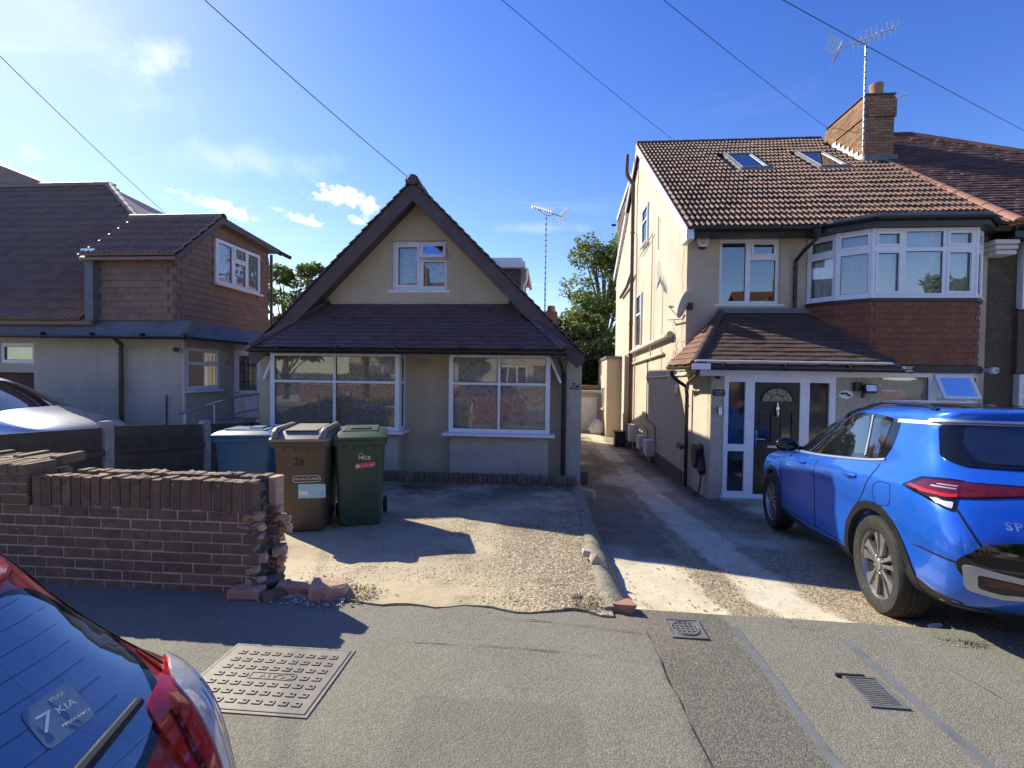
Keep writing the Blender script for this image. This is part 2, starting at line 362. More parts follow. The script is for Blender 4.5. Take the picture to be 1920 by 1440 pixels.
K['blue_paint'] = paint('blue_car_paint', (.016, .150, .78), .22, .26, .42)
K['red_paint'] = paint('red_car_paint', (.40, .035, .022), .3, .3, .45)
K['silver_paint'] = paint('silver_blue_car_paint', (.50, .54, .64), .2, .32, .6)
K['tail_red'] = mat('red_lamp_lens', [(.36, .008, .008), (.55, .02, .016)], .1, 30, coat=.8)
K['tail_dark'] = mat('dark_red_lamp_lens', [(.06, .004, .005), (.13, .01, .01)], .08, 30, coat=.8)
K['tail_clear'] = mat('clear_lamp_lens', [(.55, .55, .57), (.80, .80, .82)], .12, 26, metal=.3, coat=.8)
K['silver_trim'] = mat('satin_silver_trim', [(.50, .51, .53), (.60, .61, .63)], .32, 12, metal=.7)
K['bin_brown'] = mat('brown_bin_plastic', [(.066, .050, .034), (.090, .068, .047)], .48, 4, bump=[('n', 180, .12, .002)], spots=[(2.5, .52, .8, (.16, .125, .095), .5)])
K['bin_green'] = mat('green_bin_plastic', [(.030, .062, .042), (.042, .082, .055)], .45, 4, bump=[('n', 180, .12, .002)], spots=[(2.5, .52, .8, (.085, .115, .085), .45)])
K['bin_blue'] = mat('blue_bin_plastic', [(.022, .10, .20), (.032, .13, .25)], .45, 4, bump=[('n', 180, .12, .002)], spots=[(2.5, .52, .8, (.11, .15, .22), .45)])
K['bin_lid_brown'] = mat('pale_brown_lid', [(.20, .165, .13), (.27, .23, .185)], .5, 6)  # lid in a lighter brown than the bin body
K['label_blue'] = mat('pale_blue_label', [(.28, .52, .66), (.42, .64, .74)], .6, 20, spots=[(30, .6, .66, (.05, .08, .1), .5)])
K['label_red'] = mat('red_label', [(.55, .07, .06), (.62, .12, .10)], .6, 20)
K['white_ink'] = mat('white_print', [(.74, .74, .72)], .6, 20)
K['dark_ink'] = mat('dark_print', [(.03, .024, .02)], .6, 20)
K['door_green'] = mat('dark_green_door', [(.008, .018, .014), (.014, .026, .02)], .35, 8)
K['leaded'] = mat('leaded_door_glass', [(.05, .05, .042), (.30, .29, .24)], .12, 45, spec=.8)
K['white_box'] = mat('white_plastic_box', [(.60, .585, .54), (.72, .70, .66)], .5, 5)
K['dish'] = mat('dish_grey', [(.42, .41, .40), (.52, .51, .50)], .55, 8)
K['stone'] = mat('loose_stone', [(.34, .30, .25), (.52, .47, .39)], .95, 20, isl=.5, bump=[('n', 60, .5, .008)])
K['gravel'] = mat('pale_gravel', [(.20, .165, .12), (.44, .37, .27), (.33, .27, .195), (.53, .47, .37)], .93, 30, isl=.8)
K['gravel_grey'] = mat('asphalt_chippings', [(.08, .078, .072), (.17, .163, .15), (.30, .28, .25)], .9, 30, isl=.85)
K['dead_leaf'] = mat('dead_leaf', [(.24, .13, .05), (.42, .26, .11), (.32, .17, .07)], .85, 20, isl=.7)
K['straw'] = mat('dry_grass', [(.17, .14, .045), (.34, .28, .12), (.22, .20, .07)], .9, 10, isl=.7)
K['weed'] = mat('green_weed', [(.05, .075, .018), (.12, .15, .04)], .8, 10, isl=.7)
def leaf_mat(name, cols, tr):
    m = bpy.data.materials.new(name); m.use_nodes = True; t = m.node_tree; t.nodes.clear(); n = NT(t)
    g = n.n('ShaderNodeNewGeometry'); f = n.m('ADD', n.m('MULTIPLY', g.outputs['Random Per Island'], .65), n.m('MULTIPLY', n.noise(g.outputs['Position'], .8, 3), .4))
    c = n.ramp(f, [(i / (len(cols) - 1), q) for i, q in enumerate(cols)])
    a = n.n('ShaderNodeBsdfPrincipled', {'Base Color': c, 'Roughness': .55, 'Specular IOR Level': .35}); b = n.n('ShaderNodeBsdfTranslucent', {'Color': n.mix(.5, c, (.16, .20, .03))})
    x = n.n('ShaderNodeMixShader', {0: tr}); t.links.new(a.outputs[0], x.inputs[1]); t.links.new(b.outputs[0], x.inputs[2])
    o = n.n('ShaderNodeOutputMaterial'); t.links.new(x.outputs[0], o.inputs[0]); return m
K['leaf'] = leaf_mat('tree_leaf', [(.06, .095, .020), (.15, .195, .048), (.27, .31, .10)], .48)
K['leaf_dark'] = leaf_mat('dark_evergreen_leaf', [(.012, .026, .010), (.032, .055, .022)], .2)
K['bark'] = mat('bark', [(.07, .055, .04), (.14, .11, .085)], .95, 7, bump=[('n', 25, .8, .03)])
K['wood_pole'] = mat('creosoted_pole', [(.07, .05, .035), (.12, .09, .065)], .9, 5)
K['wire'] = mat('overhead_wire', [(.008, .008, .009)], .6, 5)
K['sack'] = mat('woven_sack', [(.50, .46, .42), (.62, .56, .50)], .8, 9, spots=[(9, .5, .65, (.42, .22, .17), .5)])
K['grass'] = mat('mown_grass', [(.035, .065, .015), (.08, .115, .03)], .95, 5, bump=[('n', 40, .6, .03)])
K['tile_hip'] = mat('sunlit_tint_hip_tile', [(.13, .062, .040), (.22, .11, .07)], .8, 5, isl=.6)  # porch tile made lighter and redder, sunlight put into its colour
# ------------------------------------------------------------------ terrain
def pw(t, pts):
    if t <= pts[0][0]: return pts[0][1]
    for (a, p), (b, q) in zip(pts, pts[1:]):
        if t <= b:
            k = (t - a) / (b - a); return p + (q - p) * k
    return pts[-1][1]


def z_pave(x, y): return -.02 * y - .012 * max(0, x) - .006 - max(0, 1.68 - y) * .27
def z_left(x, y):
    if x < -1.95 and y < 3.3: return -.15
    return pw(y, [(2.9, z_pave(x, 2.9) + .010), (3.2, -.058), (4.8, -.20), (7.3, -.275), (30, -.30)])
def z_right(x, y):
    return pw(y, [(2.8, z_pave(x, 2.8) + .004), (3.0, -.095), (3.7, -.255), (6.0, -.47), (8.4, -.66), (10, -.72), (16.5, -.93), (40, -1.0)])
def z_neigh(x, y): return pw(y, [(2.9, -.06), (5, -.02), (12, .12), (40, .1)])


def sheet(name, label, x0, x1, y0, y1, step, zf, m, rough_edge=None, amp=.006, sc=2.0, skirt=.12):
    nx = max(2, int((x1 - x0) / step) + 1); ny = max(2, int((y1 - y0) / step) + 1); mb = MB()
    pts = []
    for j in range(ny):
        for i in range(nx):
            x = x0 + (x1 - x0) * i / (nx - 1); y = y0 + (y1 - y0) * j / (ny - 1)
            if rough_edge and j == 0: y += rough_edge * noise.noise(V((x * 3.1, 5, 0))) * 2 + rough_edge * noise.noise(V((x * 9, 9, 0)))
            pts.append((x, y, zf(x, y) + amp * noise.noise(V((x * sc, y * sc, 3)))))
    mb.v = pts; mb.f = [(j * nx + i, j * nx + i + 1, (j + 1) * nx + i + 1, (j + 1) * nx + i) for j in range(ny - 1) for i in range(nx - 1)]
    ring = [i for i in range(nx)] + [j * nx + nx - 1 for j in range(1, ny)] + [(ny - 1) * nx + i for i in range(nx - 2, -1, -1)] + [j * nx for j in range(ny - 2, 0, -1)]
    b = len(mb.v); mb.v += [(mb.v[i][0], mb.v[i][1], mb.v[i][2] - skirt) for i in ring]; n = len(ring)
    mb.f += [(ring[(k + 1) % n], ring[k], b + k, b + (k + 1) % n) for k in range(n)]
    o = mb.build(name, m, smooth=True, angle=50); o['kind'] = 'structure'; o['label'] = label; return o


def asphalt_mat():
    m = bpy.data.materials.new('pavement_asphalt'); m.use_nodes = True; t = m.node_tree; t.nodes.clear(); n = NT(t)
    P = n.n('ShaderNodeNewGeometry').outputs['Position']; sp = n.n('ShaderNodeSeparateXYZ', {0: P})
    wob = n.m('MULTIPLY', n.m('SUBTRACT', n.noise(P, 2.2, 5, .7), .5), .14)
    X = n.m('ADD', sp.outputs[0], wob); Y = n.m('ADD', sp.outputs[1], wob)
    base = n.ramp(n.mr(n.noise(P, 1.1, 6, .6), .25, .75), [(0, (.152, .150, .117)), (.5, (.197, .194, .151)), (1, (.242, .237, .183))])
    dark = (.115, .110, .090); tan = (.190, .176, .146); gre = (.205, .215, .176)
    z1 = n.m('MULTIPLY', n.mr(X, .60, .66), n.mr(X, 1.14, 1.19, 1, 0)); c = n.mix(n.m('MULTIPLY', z1, .95), base, dark)
    z2 = n.mr(X, 1.16, 1.22); c = n.mix(n.m('MULTIPLY', z2, .7), c, tan)
    z3 = n.m('MULTIPLY', n.mr(X, 2.05, 2.35), n.mr(n.noise(P, 1.5, 5), .35, .6)); c = n.mix(n.m('MULTIPLY', z3, .6), c, gre)
    # an older greyer band beside the drive and a redder scuffed patch by the lip
    z4 = n.m('MULTIPLY', n.mr(Y, 2.58, 2.64), n.mr(X, .5, .62, 1, 0)); c = n.mix(n.m('MULTIPLY', z4, .45), c, (.215, .205, .172))
    z5 = n.m('MULTIPLY', n.mr(n.m('ABSOLUTE', n.m('SUBTRACT', X, .62)), .12, .38, 1, 0), n.mr(Y, 2.6, 2.9)); c = n.mix(n.m('MULTIPLY', z5, .6), c, (.21, .155, .125))
    stain = n.mr(n.noise(P, .8, 7, .7), .55, .75, 0, .5, smooth=True); c = n.mix(stain, c, (.080, .079, .072))
    vo = n.n('ShaderNodeTexVoronoi', {'Vector': P, 'Scale': 135}); vc = n.n('ShaderNodeSeparateColor', {0: vo.outputs['Color']}).outputs[0]
    c = n.mix(n.mr(vc, .0, 1, 0, .34), c, n.mix(n.mr(vc, .5, .52), (.070, .065, .054), (.38, .355, .29)), 'MIX')
    c = n.mix(n.mr(n.noise(P, 240, 2), .35, .65, .0, .25), c, (.06, .056, .047))
    c = n.mix(n.mr(n.noise(P, 31, 3), .735, .75, 0, .8), c, (.44, .41, .36))       # pale flecks
    for sc_, r_, col_, am_ in ((2.6, .05, (.075, .073, .064), .6), (1.7, .035, (.33, .32, .28), .5)):      # trodden gum
        gd = n.n('ShaderNodeTexVoronoi', {'Vector': P, 'Scale': sc_}).outputs['Distance']; c = n.mix(n.mr(gd, r_ * .7, r_, am_, 0), c, col_)
    pt = n.m('MULTIPLY', n.m('MULTIPLY', n.mr(X, -.62, -.60), n.mr(X, .16, .18, 1, 0)), n.m('MULTIPLY', n.mr(sp.outputs[1], 1.6, 1.62), n.mr(sp.outputs[1], 2.17, 2.19, 1, 0))); c = n.mix(n.m('MULTIPLY', pt, .28), c, (.11, .108, .092))
    b1 = n.n('ShaderNodeBump', {'Height': vo.outputs['Distance'], 'Strength': .38, 'Distance': .006}, invert=True)
    b2 = n.n('ShaderNodeBump', {'Height': n.noise(P, 210, 4, .6), 'Strength': .55, 'Distance': .005, 'Normal': b1.outputs[0]})
    b3 = n.n('ShaderNodeBump', {'Height': n.noise(P, 3.2, 5), 'Strength': .3, 'Distance': .03, 'Normal': b2.outputs[0]})
    p = n.n('ShaderNodeBsdfPrincipled', {'Base Color': c, 'Roughness': .86, 'Normal': b3.outputs[0], 'Specular IOR Level': .35})
    o = n.n('ShaderNodeOutputMaterial'); t.links.new(p.outputs[0], o.inputs[0]); return m


def drive_mat(name, right):
    m = bpy.data.materials.new(name); m.use_nodes = True; t = m.node_tree; t.nodes.clear(); n = NT(t)
    P = n.n('ShaderNodeNewGeometry').outputs['Position']; sp = n.n('ShaderNodeSeparateXYZ', {0: P})
    w1 = n.m('MULTIPLY', n.m('SUBTRACT', n.noise(P, 1.6, 6, .65), .5), .5 if right else .9)
    X = n.m('ADD', sp.outputs[0], w1); Y = n.m('ADD', sp.outputs[1], w1)
    vo = n.n('ShaderNodeTexVoronoi', {'Vector': P, 'Scale': 48 if right else 42}); vc = n.n('ShaderNodeSeparateColor', {0: vo.outputs['Color']}).outputs[0]
    peb = n.ramp(vc, [(0, (.25, .20, .13)), (.35, (.42, .345, .235)), (.7, (.52, .44, .31)), (1, (.66, .58, .45))])
    peb = n.mix(n.mr(vo.outputs['Distance'], .35, .75, 0, .75), peb, (.10, .085, .06))
    conc = n.ramp(n.mr(n.noise(P, 2.6, 7, .65), .25, .75), [(0, (.42, .36, .255)), (.5, (.58, .51, .375)), (1, (.68, .61, .47))])
    conc = n.mix(n.mr(n.noise(P, 120, 3), .3, .7, 0, .3), conc, (.30, .26, .19))
    if right:
        g1 = n.m('MULTIPLY', n.mr(X, 1.28, 1.34), n.mr(X, 1.58, 1.66, 1, 0))
        g2 = n.m('MULTIPLY', n.mr(X, 2.02, 2.14), n.mr(X, 3.2, 3.6, 1, 0))
        g = n.m('MAXIMUM', g1, g2)
        c = n.mix(g, conc, n.mix(.35, peb, (.24, .19, .12)))
        dirt = n.mr(n.noise(P, .9, 7, .7), .45, .7, 0, .75, smooth=True)
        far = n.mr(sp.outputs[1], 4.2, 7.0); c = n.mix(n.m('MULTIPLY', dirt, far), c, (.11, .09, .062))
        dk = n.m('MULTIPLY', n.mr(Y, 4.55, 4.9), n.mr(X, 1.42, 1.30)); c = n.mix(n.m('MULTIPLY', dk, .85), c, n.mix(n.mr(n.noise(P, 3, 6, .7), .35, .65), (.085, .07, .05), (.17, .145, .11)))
        g = n.m('MULTIPLY', g, n.mr(Y, 5.4, 4.8, 0, 1))
        wh = n.mr(n.noise(P, .55, 5, .6), .5, .65, 0, .5, smooth=True); c = n.mix(n.m('MULTIPLY', wh, n.m('SUBTRACT', 1.0, g)), c, (.60, .57, .50))
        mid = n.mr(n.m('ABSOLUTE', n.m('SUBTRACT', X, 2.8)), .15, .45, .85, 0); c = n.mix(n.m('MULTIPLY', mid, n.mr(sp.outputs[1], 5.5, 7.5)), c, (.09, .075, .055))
    else:
        g = n.mr(n.noise(P, 1.6, 7, .7), .46, .66, smooth=True)
        smooth = n.m('MULTIPLY', n.mr(Y, 3.22, 3.62, 1, 0), n.m('MULTIPLY', n.mr(X, -1.9, -1.75), n.mr(X, -.25, 0, 1, 0)))
        slab = n.m('MULTIPLY', n.mr(Y, 3.75, 3.9, 1, 0), n.mr(X, -1.6, -1.45, 1, 0))
        g = n.m('MULTIPLY', g, n.m('SUBTRACT', 1.0, n.m('MAXIMUM', smooth, slab)))
        g = n.m('MAXIMUM', g, n.m('MULTIPLY', n.mr(X, -.6, -.2), n.mr(Y, 6.2, 5.5)))
        c = n.mix(g, n.mix(.5, conc, (.36, .285, .175)), n.mix(.25, peb, (.33, .26, .165)))
        c = n.mix(n.m('MULTIPLY', smooth, .55), c, (.50, .41, .25))
        c = n.mix(n.m('MULTIPLY', slab, .5), c, (.55, .48, .34))
        dirt = n.mr(n.noise(P, 1.3, 8, .72), .46, .70, 0, .75, smooth=True); c = n.mix(dirt, c, (.155, .12, .075))
        shaded_dirt = n.m('MULTIPLY', n.mr(sp.outputs[1], 5.6, 6.6), n.mr(n.noise(P, 1.9, 6, .7), .4, .6)); c = n.mix(n.m('MULTIPLY', shaded_dirt, .85), c, (.115, .095, .065))  # dirt plus the shade before the bungalow, both put into the colour
    b1 = n.n('ShaderNodeBump', {'Height': vo.outputs['Distance'], 'Strength': n.m('ADD', n.m('MULTIPLY', g, .6), .08), 'Distance': .012}, invert=True)
    b2 = n.n('ShaderNodeBump', {'Height': n.noise(P, 150, 4, .6), 'Strength': .5, 'Distance': .006, 'Normal': b1.outputs[0]})
    b3 = n.n('ShaderNodeBump', {'Height': n.noise(P, 6, 5), 'Strength': .45, 'Distance': .03, 'Normal': b2.outputs[0]})
    p = n.n('ShaderNodeBsdfPrincipled', {'Base Color': c, 'Roughness': .9, 'Normal': b3.outputs[0], 'Specular IOR Level': .3})
    o = n.n('ShaderNodeOutputMaterial'); t.links.new(p.outputs[0], o.inputs[0]); return m


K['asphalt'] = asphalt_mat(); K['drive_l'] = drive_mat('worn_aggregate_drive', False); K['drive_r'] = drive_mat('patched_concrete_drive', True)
K['road'] = mat('road_asphalt', [(.075, .073, .07), (.115, .112, .105)], .9, 2, bump=[('v', 90, .5, .01), ('n', 200, .5, .006)])
K['concrete'] = mat('old_concrete', [(.33, .30, .25), (.47, .43, .36)], .92, 5, bump=[('n', 60, .5, .008)], spots=[(2, .5, .75, (.22, .20, .16), .5)])
K['old_edge'] = mat('weathered_edging', [(.15, .135, .105), (.25, .225, .175), (.31, .28, .22)], .95, 7, bump=[('n', 40, .9, .014), ('v', 70, .5, .01)], spots=[(5, .5, .7, (.095, .085, .06), .6)])
K['soil'] = mat('garden_soil', [(.07, .055, .04), (.14, .11, .08)], .97, 2, bump=[('n', 20, .8, .04)])

# the ground: one sheet out to the horizon, below every paved sheet
gx = [-400, -150, -60, -25, -14, -9, -5.4, -5.2, -3, -1, .45, .55, 2, 4, 6, 9, 14, 25, 60, 150, 400]
gy = [-400, -150, -60, -25, -12, -8.2, -6, 1.2, 2.9, 4, 5.5, 8, 11, 15, 20, 26, 40, 80, 200, 600]
def z_ground(x, y):
    if y < 1.3: return -.45
    if y < 2.95: return z_pave(x, y) - .1
    return min(z_left(x, y), z_right(x, y)) - .12 if x > .5 else (z_left(x, y) if x > -5.3 else z_neigh(x, y)) - .12
g = MB(); g.v = [(x, y, z_ground(x, y)) for y in gy for x in gx]; nx = len(gx)
g.f = [(j * nx + i, j * nx + i + 1, (j + 1) * nx + i + 1, (j + 1) * nx + i) for j in range(len(gy) - 1) for i in range(nx - 1)]
o = g.build('ground', K['soil']); o['kind'] = 'structure'; o['label'] = 'bare earth under and behind the houses'
sheet('road', 'dark tarmac road the red car stands on', -60, 60, -6.2, 1.12, 1.2, lambda x, y: -.315 + .10 * (1 - ((y + 2.5) / 3.6) ** 2), K['road'])
sheet('pavement', 'sunlit grey tarmac pavement crossing the whole foreground', -30, 30, 1.25, 3.18, .12, z_pave, K['asphalt'], amp=.005)
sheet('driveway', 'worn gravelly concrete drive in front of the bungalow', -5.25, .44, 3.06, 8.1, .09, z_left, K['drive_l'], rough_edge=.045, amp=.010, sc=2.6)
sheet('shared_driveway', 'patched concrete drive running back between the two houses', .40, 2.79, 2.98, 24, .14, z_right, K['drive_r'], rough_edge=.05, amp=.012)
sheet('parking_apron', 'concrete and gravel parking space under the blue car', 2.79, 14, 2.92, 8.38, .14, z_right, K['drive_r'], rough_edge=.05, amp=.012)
sheet('neighbour_driveway', 'grey paved drive behind the low dark fence', -16, -5.36, 3.45, 10.4, .5, z_neigh, K['concrete'])
for i in range(24):
    x = -10.8 + i * .915
    k = MB().ab(x, 1.125, -.45, x + .905, 1.245, -.150).build('kerb', K['concrete_post'], bevel=.012)
    k['kind'] = 'structure'; k['label'] = 'low dropped kerb stone along the road edge'
sheet('far_pavement', 'pavement on the far side of the road', -60, 60, -8.2, -6.3, 1.2, lambda x, y: -.16, K['asphalt'])

# tar sealing bands over the trench in the pavement
def band(x0, w, y0, y1, label):
    mb = MB(); ny = 22; pr = []
    for j in range(ny + 1):
        y = y0 + (y1 - y0) * j / ny; dx = .014 * noise.noise(V((x0 * 5, y * 2.2, 1))); ww = w * (1 + .25 * noise.noise(V((x0, y * 4, 7))))
        pr.append([(x0 + dx - ww / 2, y, z_pave(x0, y) + .0045), (x0 + dx + ww / 2, y, z_pave(x0, y) + .0045)])
    for a, b in zip(pr, pr[1:]): mb.quad(a[0], a[1], b[1], b[0])
    o = mb.build('tar_band', K['tar']); o['kind'] = 'structure'; o['label'] = label
K['tar'] = mat('grey_tar_band', [(.115, .125, .128), (.17, .18, .182)], .6, 9, bump=[('n', 120, .4, .004)], spots=[(7, .55, .8, (.09, .09, .085), .6)])
band(1.178, .05, 1.4, 3.02, 'narrow grey tar band along the near side of the trench patch')
band(1.80, .055, 1.4, 2.93, 'narrow grey tar band along the far side of the trench patch')
K['crack'] = mat('dark_crack', [(.02, .019, .017), (.04, .038, .034)], .95, 20)
def crack(pts, w, label):
    mb = MB(); P = []
    for (a, b) in zip(pts, pts[1:]):
        for k in range(14):
            t = k / 14; P.append((a[0] + (b[0] - a[0]) * t, a[1] + (b[1] - a[1]) * t))
    P.append(pts[-1]); Q = []
    for i, (x, y) in enumerate(P):
        j = .012 * noise.noise(V((x * 7, y * 7, 4))); d = V((P[min(i + 1, len(P) - 1)][0] - P[max(i - 1, 0)][0], P[min(i + 1, len(P) - 1)][1] - P[max(i - 1, 0)][1])).normalized()
        nn = V((-d.y, d.x)); ww = w * max(.12, .6 + 1.1 * noise.noise(V((x * 9, y * 9, 8))))
        c = V((x, y)) + nn * j; Q.append([(*(c - nn * ww), z_pave(x, y) + .0062), (*(c + nn * ww), z_pave(x, y) + .0062)])
    for a, b in zip(Q, Q[1:]): mb.quad(a[0], a[1], b[1], b[0])
    o = mb.build('crack', K['crack']); o['kind'] = 'structure'; o['label'] = label
crack([(-.75, 2.61), (-.2, 2.625), (.18, 2.60), (.5, 2.57)], .0026, 'thin crack running along the pavement')
crack([(.62, 2.95), (.63, 2.4), (.66, 1.9), (.67, 1.35)], .0032, 'joint between the smoother and coarser tarmac')
crack([(-.3, 2.95), (.2, 2.92), (.62, 2.86)], .003, 'hairline crack near the drive edge')
crack([(2.2, 2.7), (2.3, 2.3), (2.42, 1.9)], .003, 'hairline crack at the right of the pavement')

# raised concrete lip along the drop between the two drives
lip = MB(); sec = []
ny = 110
for j in range(ny + 1):
    y = 3.12 + (8.0 - 3.12) * j / ny
    zt = z_left(.4, y); zb = z_right(.6, y) - .05; j1 = .02 * noise.noise(V((0, y * 2.4, 2))); wv = .03 * noise.noise(V((4, y * 1.7, 2)))
    ht = .030 + .022 * noise.noise(V((1, y * 2.9, 6))) + .010 * noise.noise(V((1, y * 9, 6)))
    r_ = lambda q: .014 * noise.noise(V((q, y * 11, 3)))
    dz_ = zt - zb; sec.append([(.36 + j1, y, zt - .014), (.40 + j1 + r_(1), y, zt + ht * .7), (.46 + wv + r_(2), y, zt + ht * .9), (.53 + wv + r_(3), y, zt - dz_ * .12 + r_(4)), (.60 + wv + r_(5), y, zt - dz_ * .5 + r_(6)), (.66 + wv, y, zb)])
for a, b in zip(sec, sec[1:]):
    for k in range(5): lip.quad(a[k], a[k + 1], b[k + 1], b[k])
lip.quad(*sec[0][::-1])
o = lip.build('drive_edging', K['old_edge'], smooth=True, angle=60, loc=(.45, 3.2, -.1)); tag(o, 'rounded concrete edging along the step between the two drives', 'edging')
# ------------------------------------------------------------------ building helpers
Z = V((0, 0, 1))


def curtain(parent, o, u, n, w, h, m, depth=.12, amp=.018, folds=9, gap=None, seed=1):
    mb = MB(); k = max(16, int(folds * 8)); o, u, n = V(o), V(u), V(n); rows = []
    for i in range(k + 1):
        x = w * i / k; a = 2 * pi * folds * i / k
        rows.append((x, depth + amp * (sin(a + 1.3 * noise.noise(V((x * 2, seed, 0))) * 3) + .5 * noise.noise(V((x * 8, seed, 2))))))
    for (x0, d0), (x1, d1) in zip(rows, rows[1:]):
        if gap and gap[0] < x0 < gap[1]: continue
        mb.quad(o + u * x0 - n * d0, o + u * x1 - n * d1, o + u * x1 - n * d1 + Z * h, o + u * x0 - n * d0 + Z * h)
    return mb.build('curtain', m, parent, smooth=True, angle=80)


def window(parent, o, u, n, w, h, panes, t=.07, sash=(), cur=None, sill=None, glass='pane', name='window', frame='pvc', label=None, blank=()):
    """frame with real openings, a bevelled bead round each pane, panes set back, curtain behind"""
    o, u, n = V(o), V(u).normalized(), V(n).normalized()
    mb = MB().plate(o, u, Z, n, w, h, [tuple(p) for p in panes], t)
    for i in sash:
        x0, y0, x1, y1 = panes[i]; e = .042
        mb.plate(o + u * (x0 - e) + Z * (y0 - e) + n * .016, u, Z, n, x1 - x0 + 2 * e, y1 - y0 + 2 * e, [(e, e, e + x1 - x0, e + y1 - y0)], .0155)
    f = mb.build(name, K[frame], parent, bevel=.004)
    if label: f['label'] = label
    for i, (x0, y0, x1, y1) in enumerate(panes):
        if i in blank: continue
        e = .004
        MB().quad(*[o + u * a + Z * b - n * .032 for a, b in ((x0 - e, y0 - e), (x1 + e, y0 - e), (x1 + e, y1 + e), (x0 - e, y1 + e))]).build('pane', K[glass], f)
        g = MB()                                         # dark gasket round the glass
        g.plate(o + u * x0 + Z * y0 - n * .024, u, Z, n, x1 - x0, y1 - y0, [(.007, .007, x1 - x0 - .007, y1 - y0 - .007)], .006)
        g.build('gasket', K['seam'], f)
    if sill:
        MB().box(o + u * (-sill) - Z * .045 - n * .02, u * (w + 2 * sill), n * .085, Z * .042).build('sill', K['pvc'], f, bevel=.006)
    if cur:
        mt, dp, gap = cur if len(cur) == 3 else (*cur, None)
        curtain(f, o + u * .03 + Z * .03, u, n, w - .06, h - .06, K[mt], dp, gap=gap, folds=max(4, w * 5), seed=o.x)
    return f


def open_sash(parent, hinge, u, n, w, h, ang, name='open_sash', top=True):
    """top-hung light swung out by ang degrees from its hinge line (left end of top edge)"""
    hinge, u, n = V(hinge), V(u).normalized(), V(n).normalized(); a = R(ang)
    dn = -Z * cos(a) + n * sin(a); nn = n * cos(a) + Z * sin(a)
    e = .055; f = MB().plate(hinge, u, dn, nn, w, h, [(e, e, w - e, h - e)], .045).build(name, K['pvc'], parent, bevel=.004)
    MB().quad(*[hinge + u * x + dn * y - nn * .02 for x, y in ((e, e), (w - e, e), (w - e, h - e), (e, h - e))]).build('pane', K['pane'], f)
    return f


def tile_mesh_plain(w, L, t=.013):
    v = [(0, 0, 0), (w, 0, 0), (w, L, -t), (0, L, -t), (0, 0, t * 1.25), (w, 0, t * 1.25), (w, L, .001), (0, L, .001)]
    return v, [(0, 3, 2, 1), (4, 5, 6, 7), (0, 1, 5, 4), (1, 2, 6, 5), (2, 3, 7, 6), (3, 0, 4, 7)]


def tile_mesh_roll(w, L, rolls=3, hgt=.044, t=.020):
    prof = []
    for r in range(rolls):
        b = w * r / rolls; q = w / rolls
        prof += [(b, 0), (b + q * .42, 0), (b + q * .55, hgt * .8), (b + q * .72, hgt), (b + q * .90, hgt * .75)]
    prof.append((w, 0)); n = len(prof)
    v = [(x, 0, z + t + .006) for x, z in prof] + [(x, L, z - .012) for x, z in prof] + [(x, 0, -.004) for x, z in prof]
    f = [(i, i + 1, n + i + 1, n + i) for i in range(n - 1)] + [(2 * n + i, 2 * n + i + 1, i + 1, i) for i in range(n - 1)]
    return v, f


def tile_field(parent, name, O, U, Vv, nu, nv, tw, gauge, geo, m, clip=None, cap=300, stagger=True, jit=.004, gap=.004):
    """courses of tiles from O along U (eave) and up Vv; the nearest `cap` are objects, the rest one joined part"""
    O, U, Vv = V(O), V(U).normalized(), V(Vv).normalized(); N = U.cross(Vv)
    if N.z < -.2 or (abs(N.z) <= .2 and N.dot(CAM - O) < 0): N = -N
    B = Matrix((U, Vv, N)).transposed().to_4x4()
    rnd = random.Random(int(O.x * 1000) + nu); spots = []
    for j in range(nv):
        for i in range(-1 if stagger else 0, nu):
            u = (i + (.5 if stagger and j % 2 else 0)) * tw; v = j * gauge
            if clip and not clip(u + tw / 2, v + gauge / 2): continue
            if not clip and (u < -1e-6 or u + tw > nu * tw + 1e-6): continue
            mw = B @ Matrix.Rotation(rnd.uniform(-1, 1) * jit * 2, 4, 'Z') @ Matrix.Rotation(rnd.uniform(-.3, 1) * jit, 4, 'X')
            mw.translation = O + U * u + Vv * (v + rnd.uniform(-1, 1) * jit) + N * rnd.uniform(0, jit * .8); spots.append(mw)
    spots.sort(key=lambda q: (q.translation - CAM).length)
    verts, faces = geo; mb = MB(); mb.v = [(x + (gap / 2 if x < tw / 2 else -gap / 2 if gap else 0) if len(verts) == 8 else x, y, z) for x, y, z in verts]; mb.f = faces
    me = mb.mesh(name, m); inv = Matrix.Translation(-root_loc(parent))
    for mw in spots[:cap]:
        o = bpy.data.objects.new(name, me); COL.objects.link(o); o.parent = parent; o.matrix_parent_inverse = inv
        o.matrix_basis = mw
    if len(spots) > cap:
        r = MB()
        for mw in spots[cap:]: r.add(mb.v, faces, mw)
        q = r.build(name + '_field', m, parent); q['kind'] = 'stuff'
    return spots


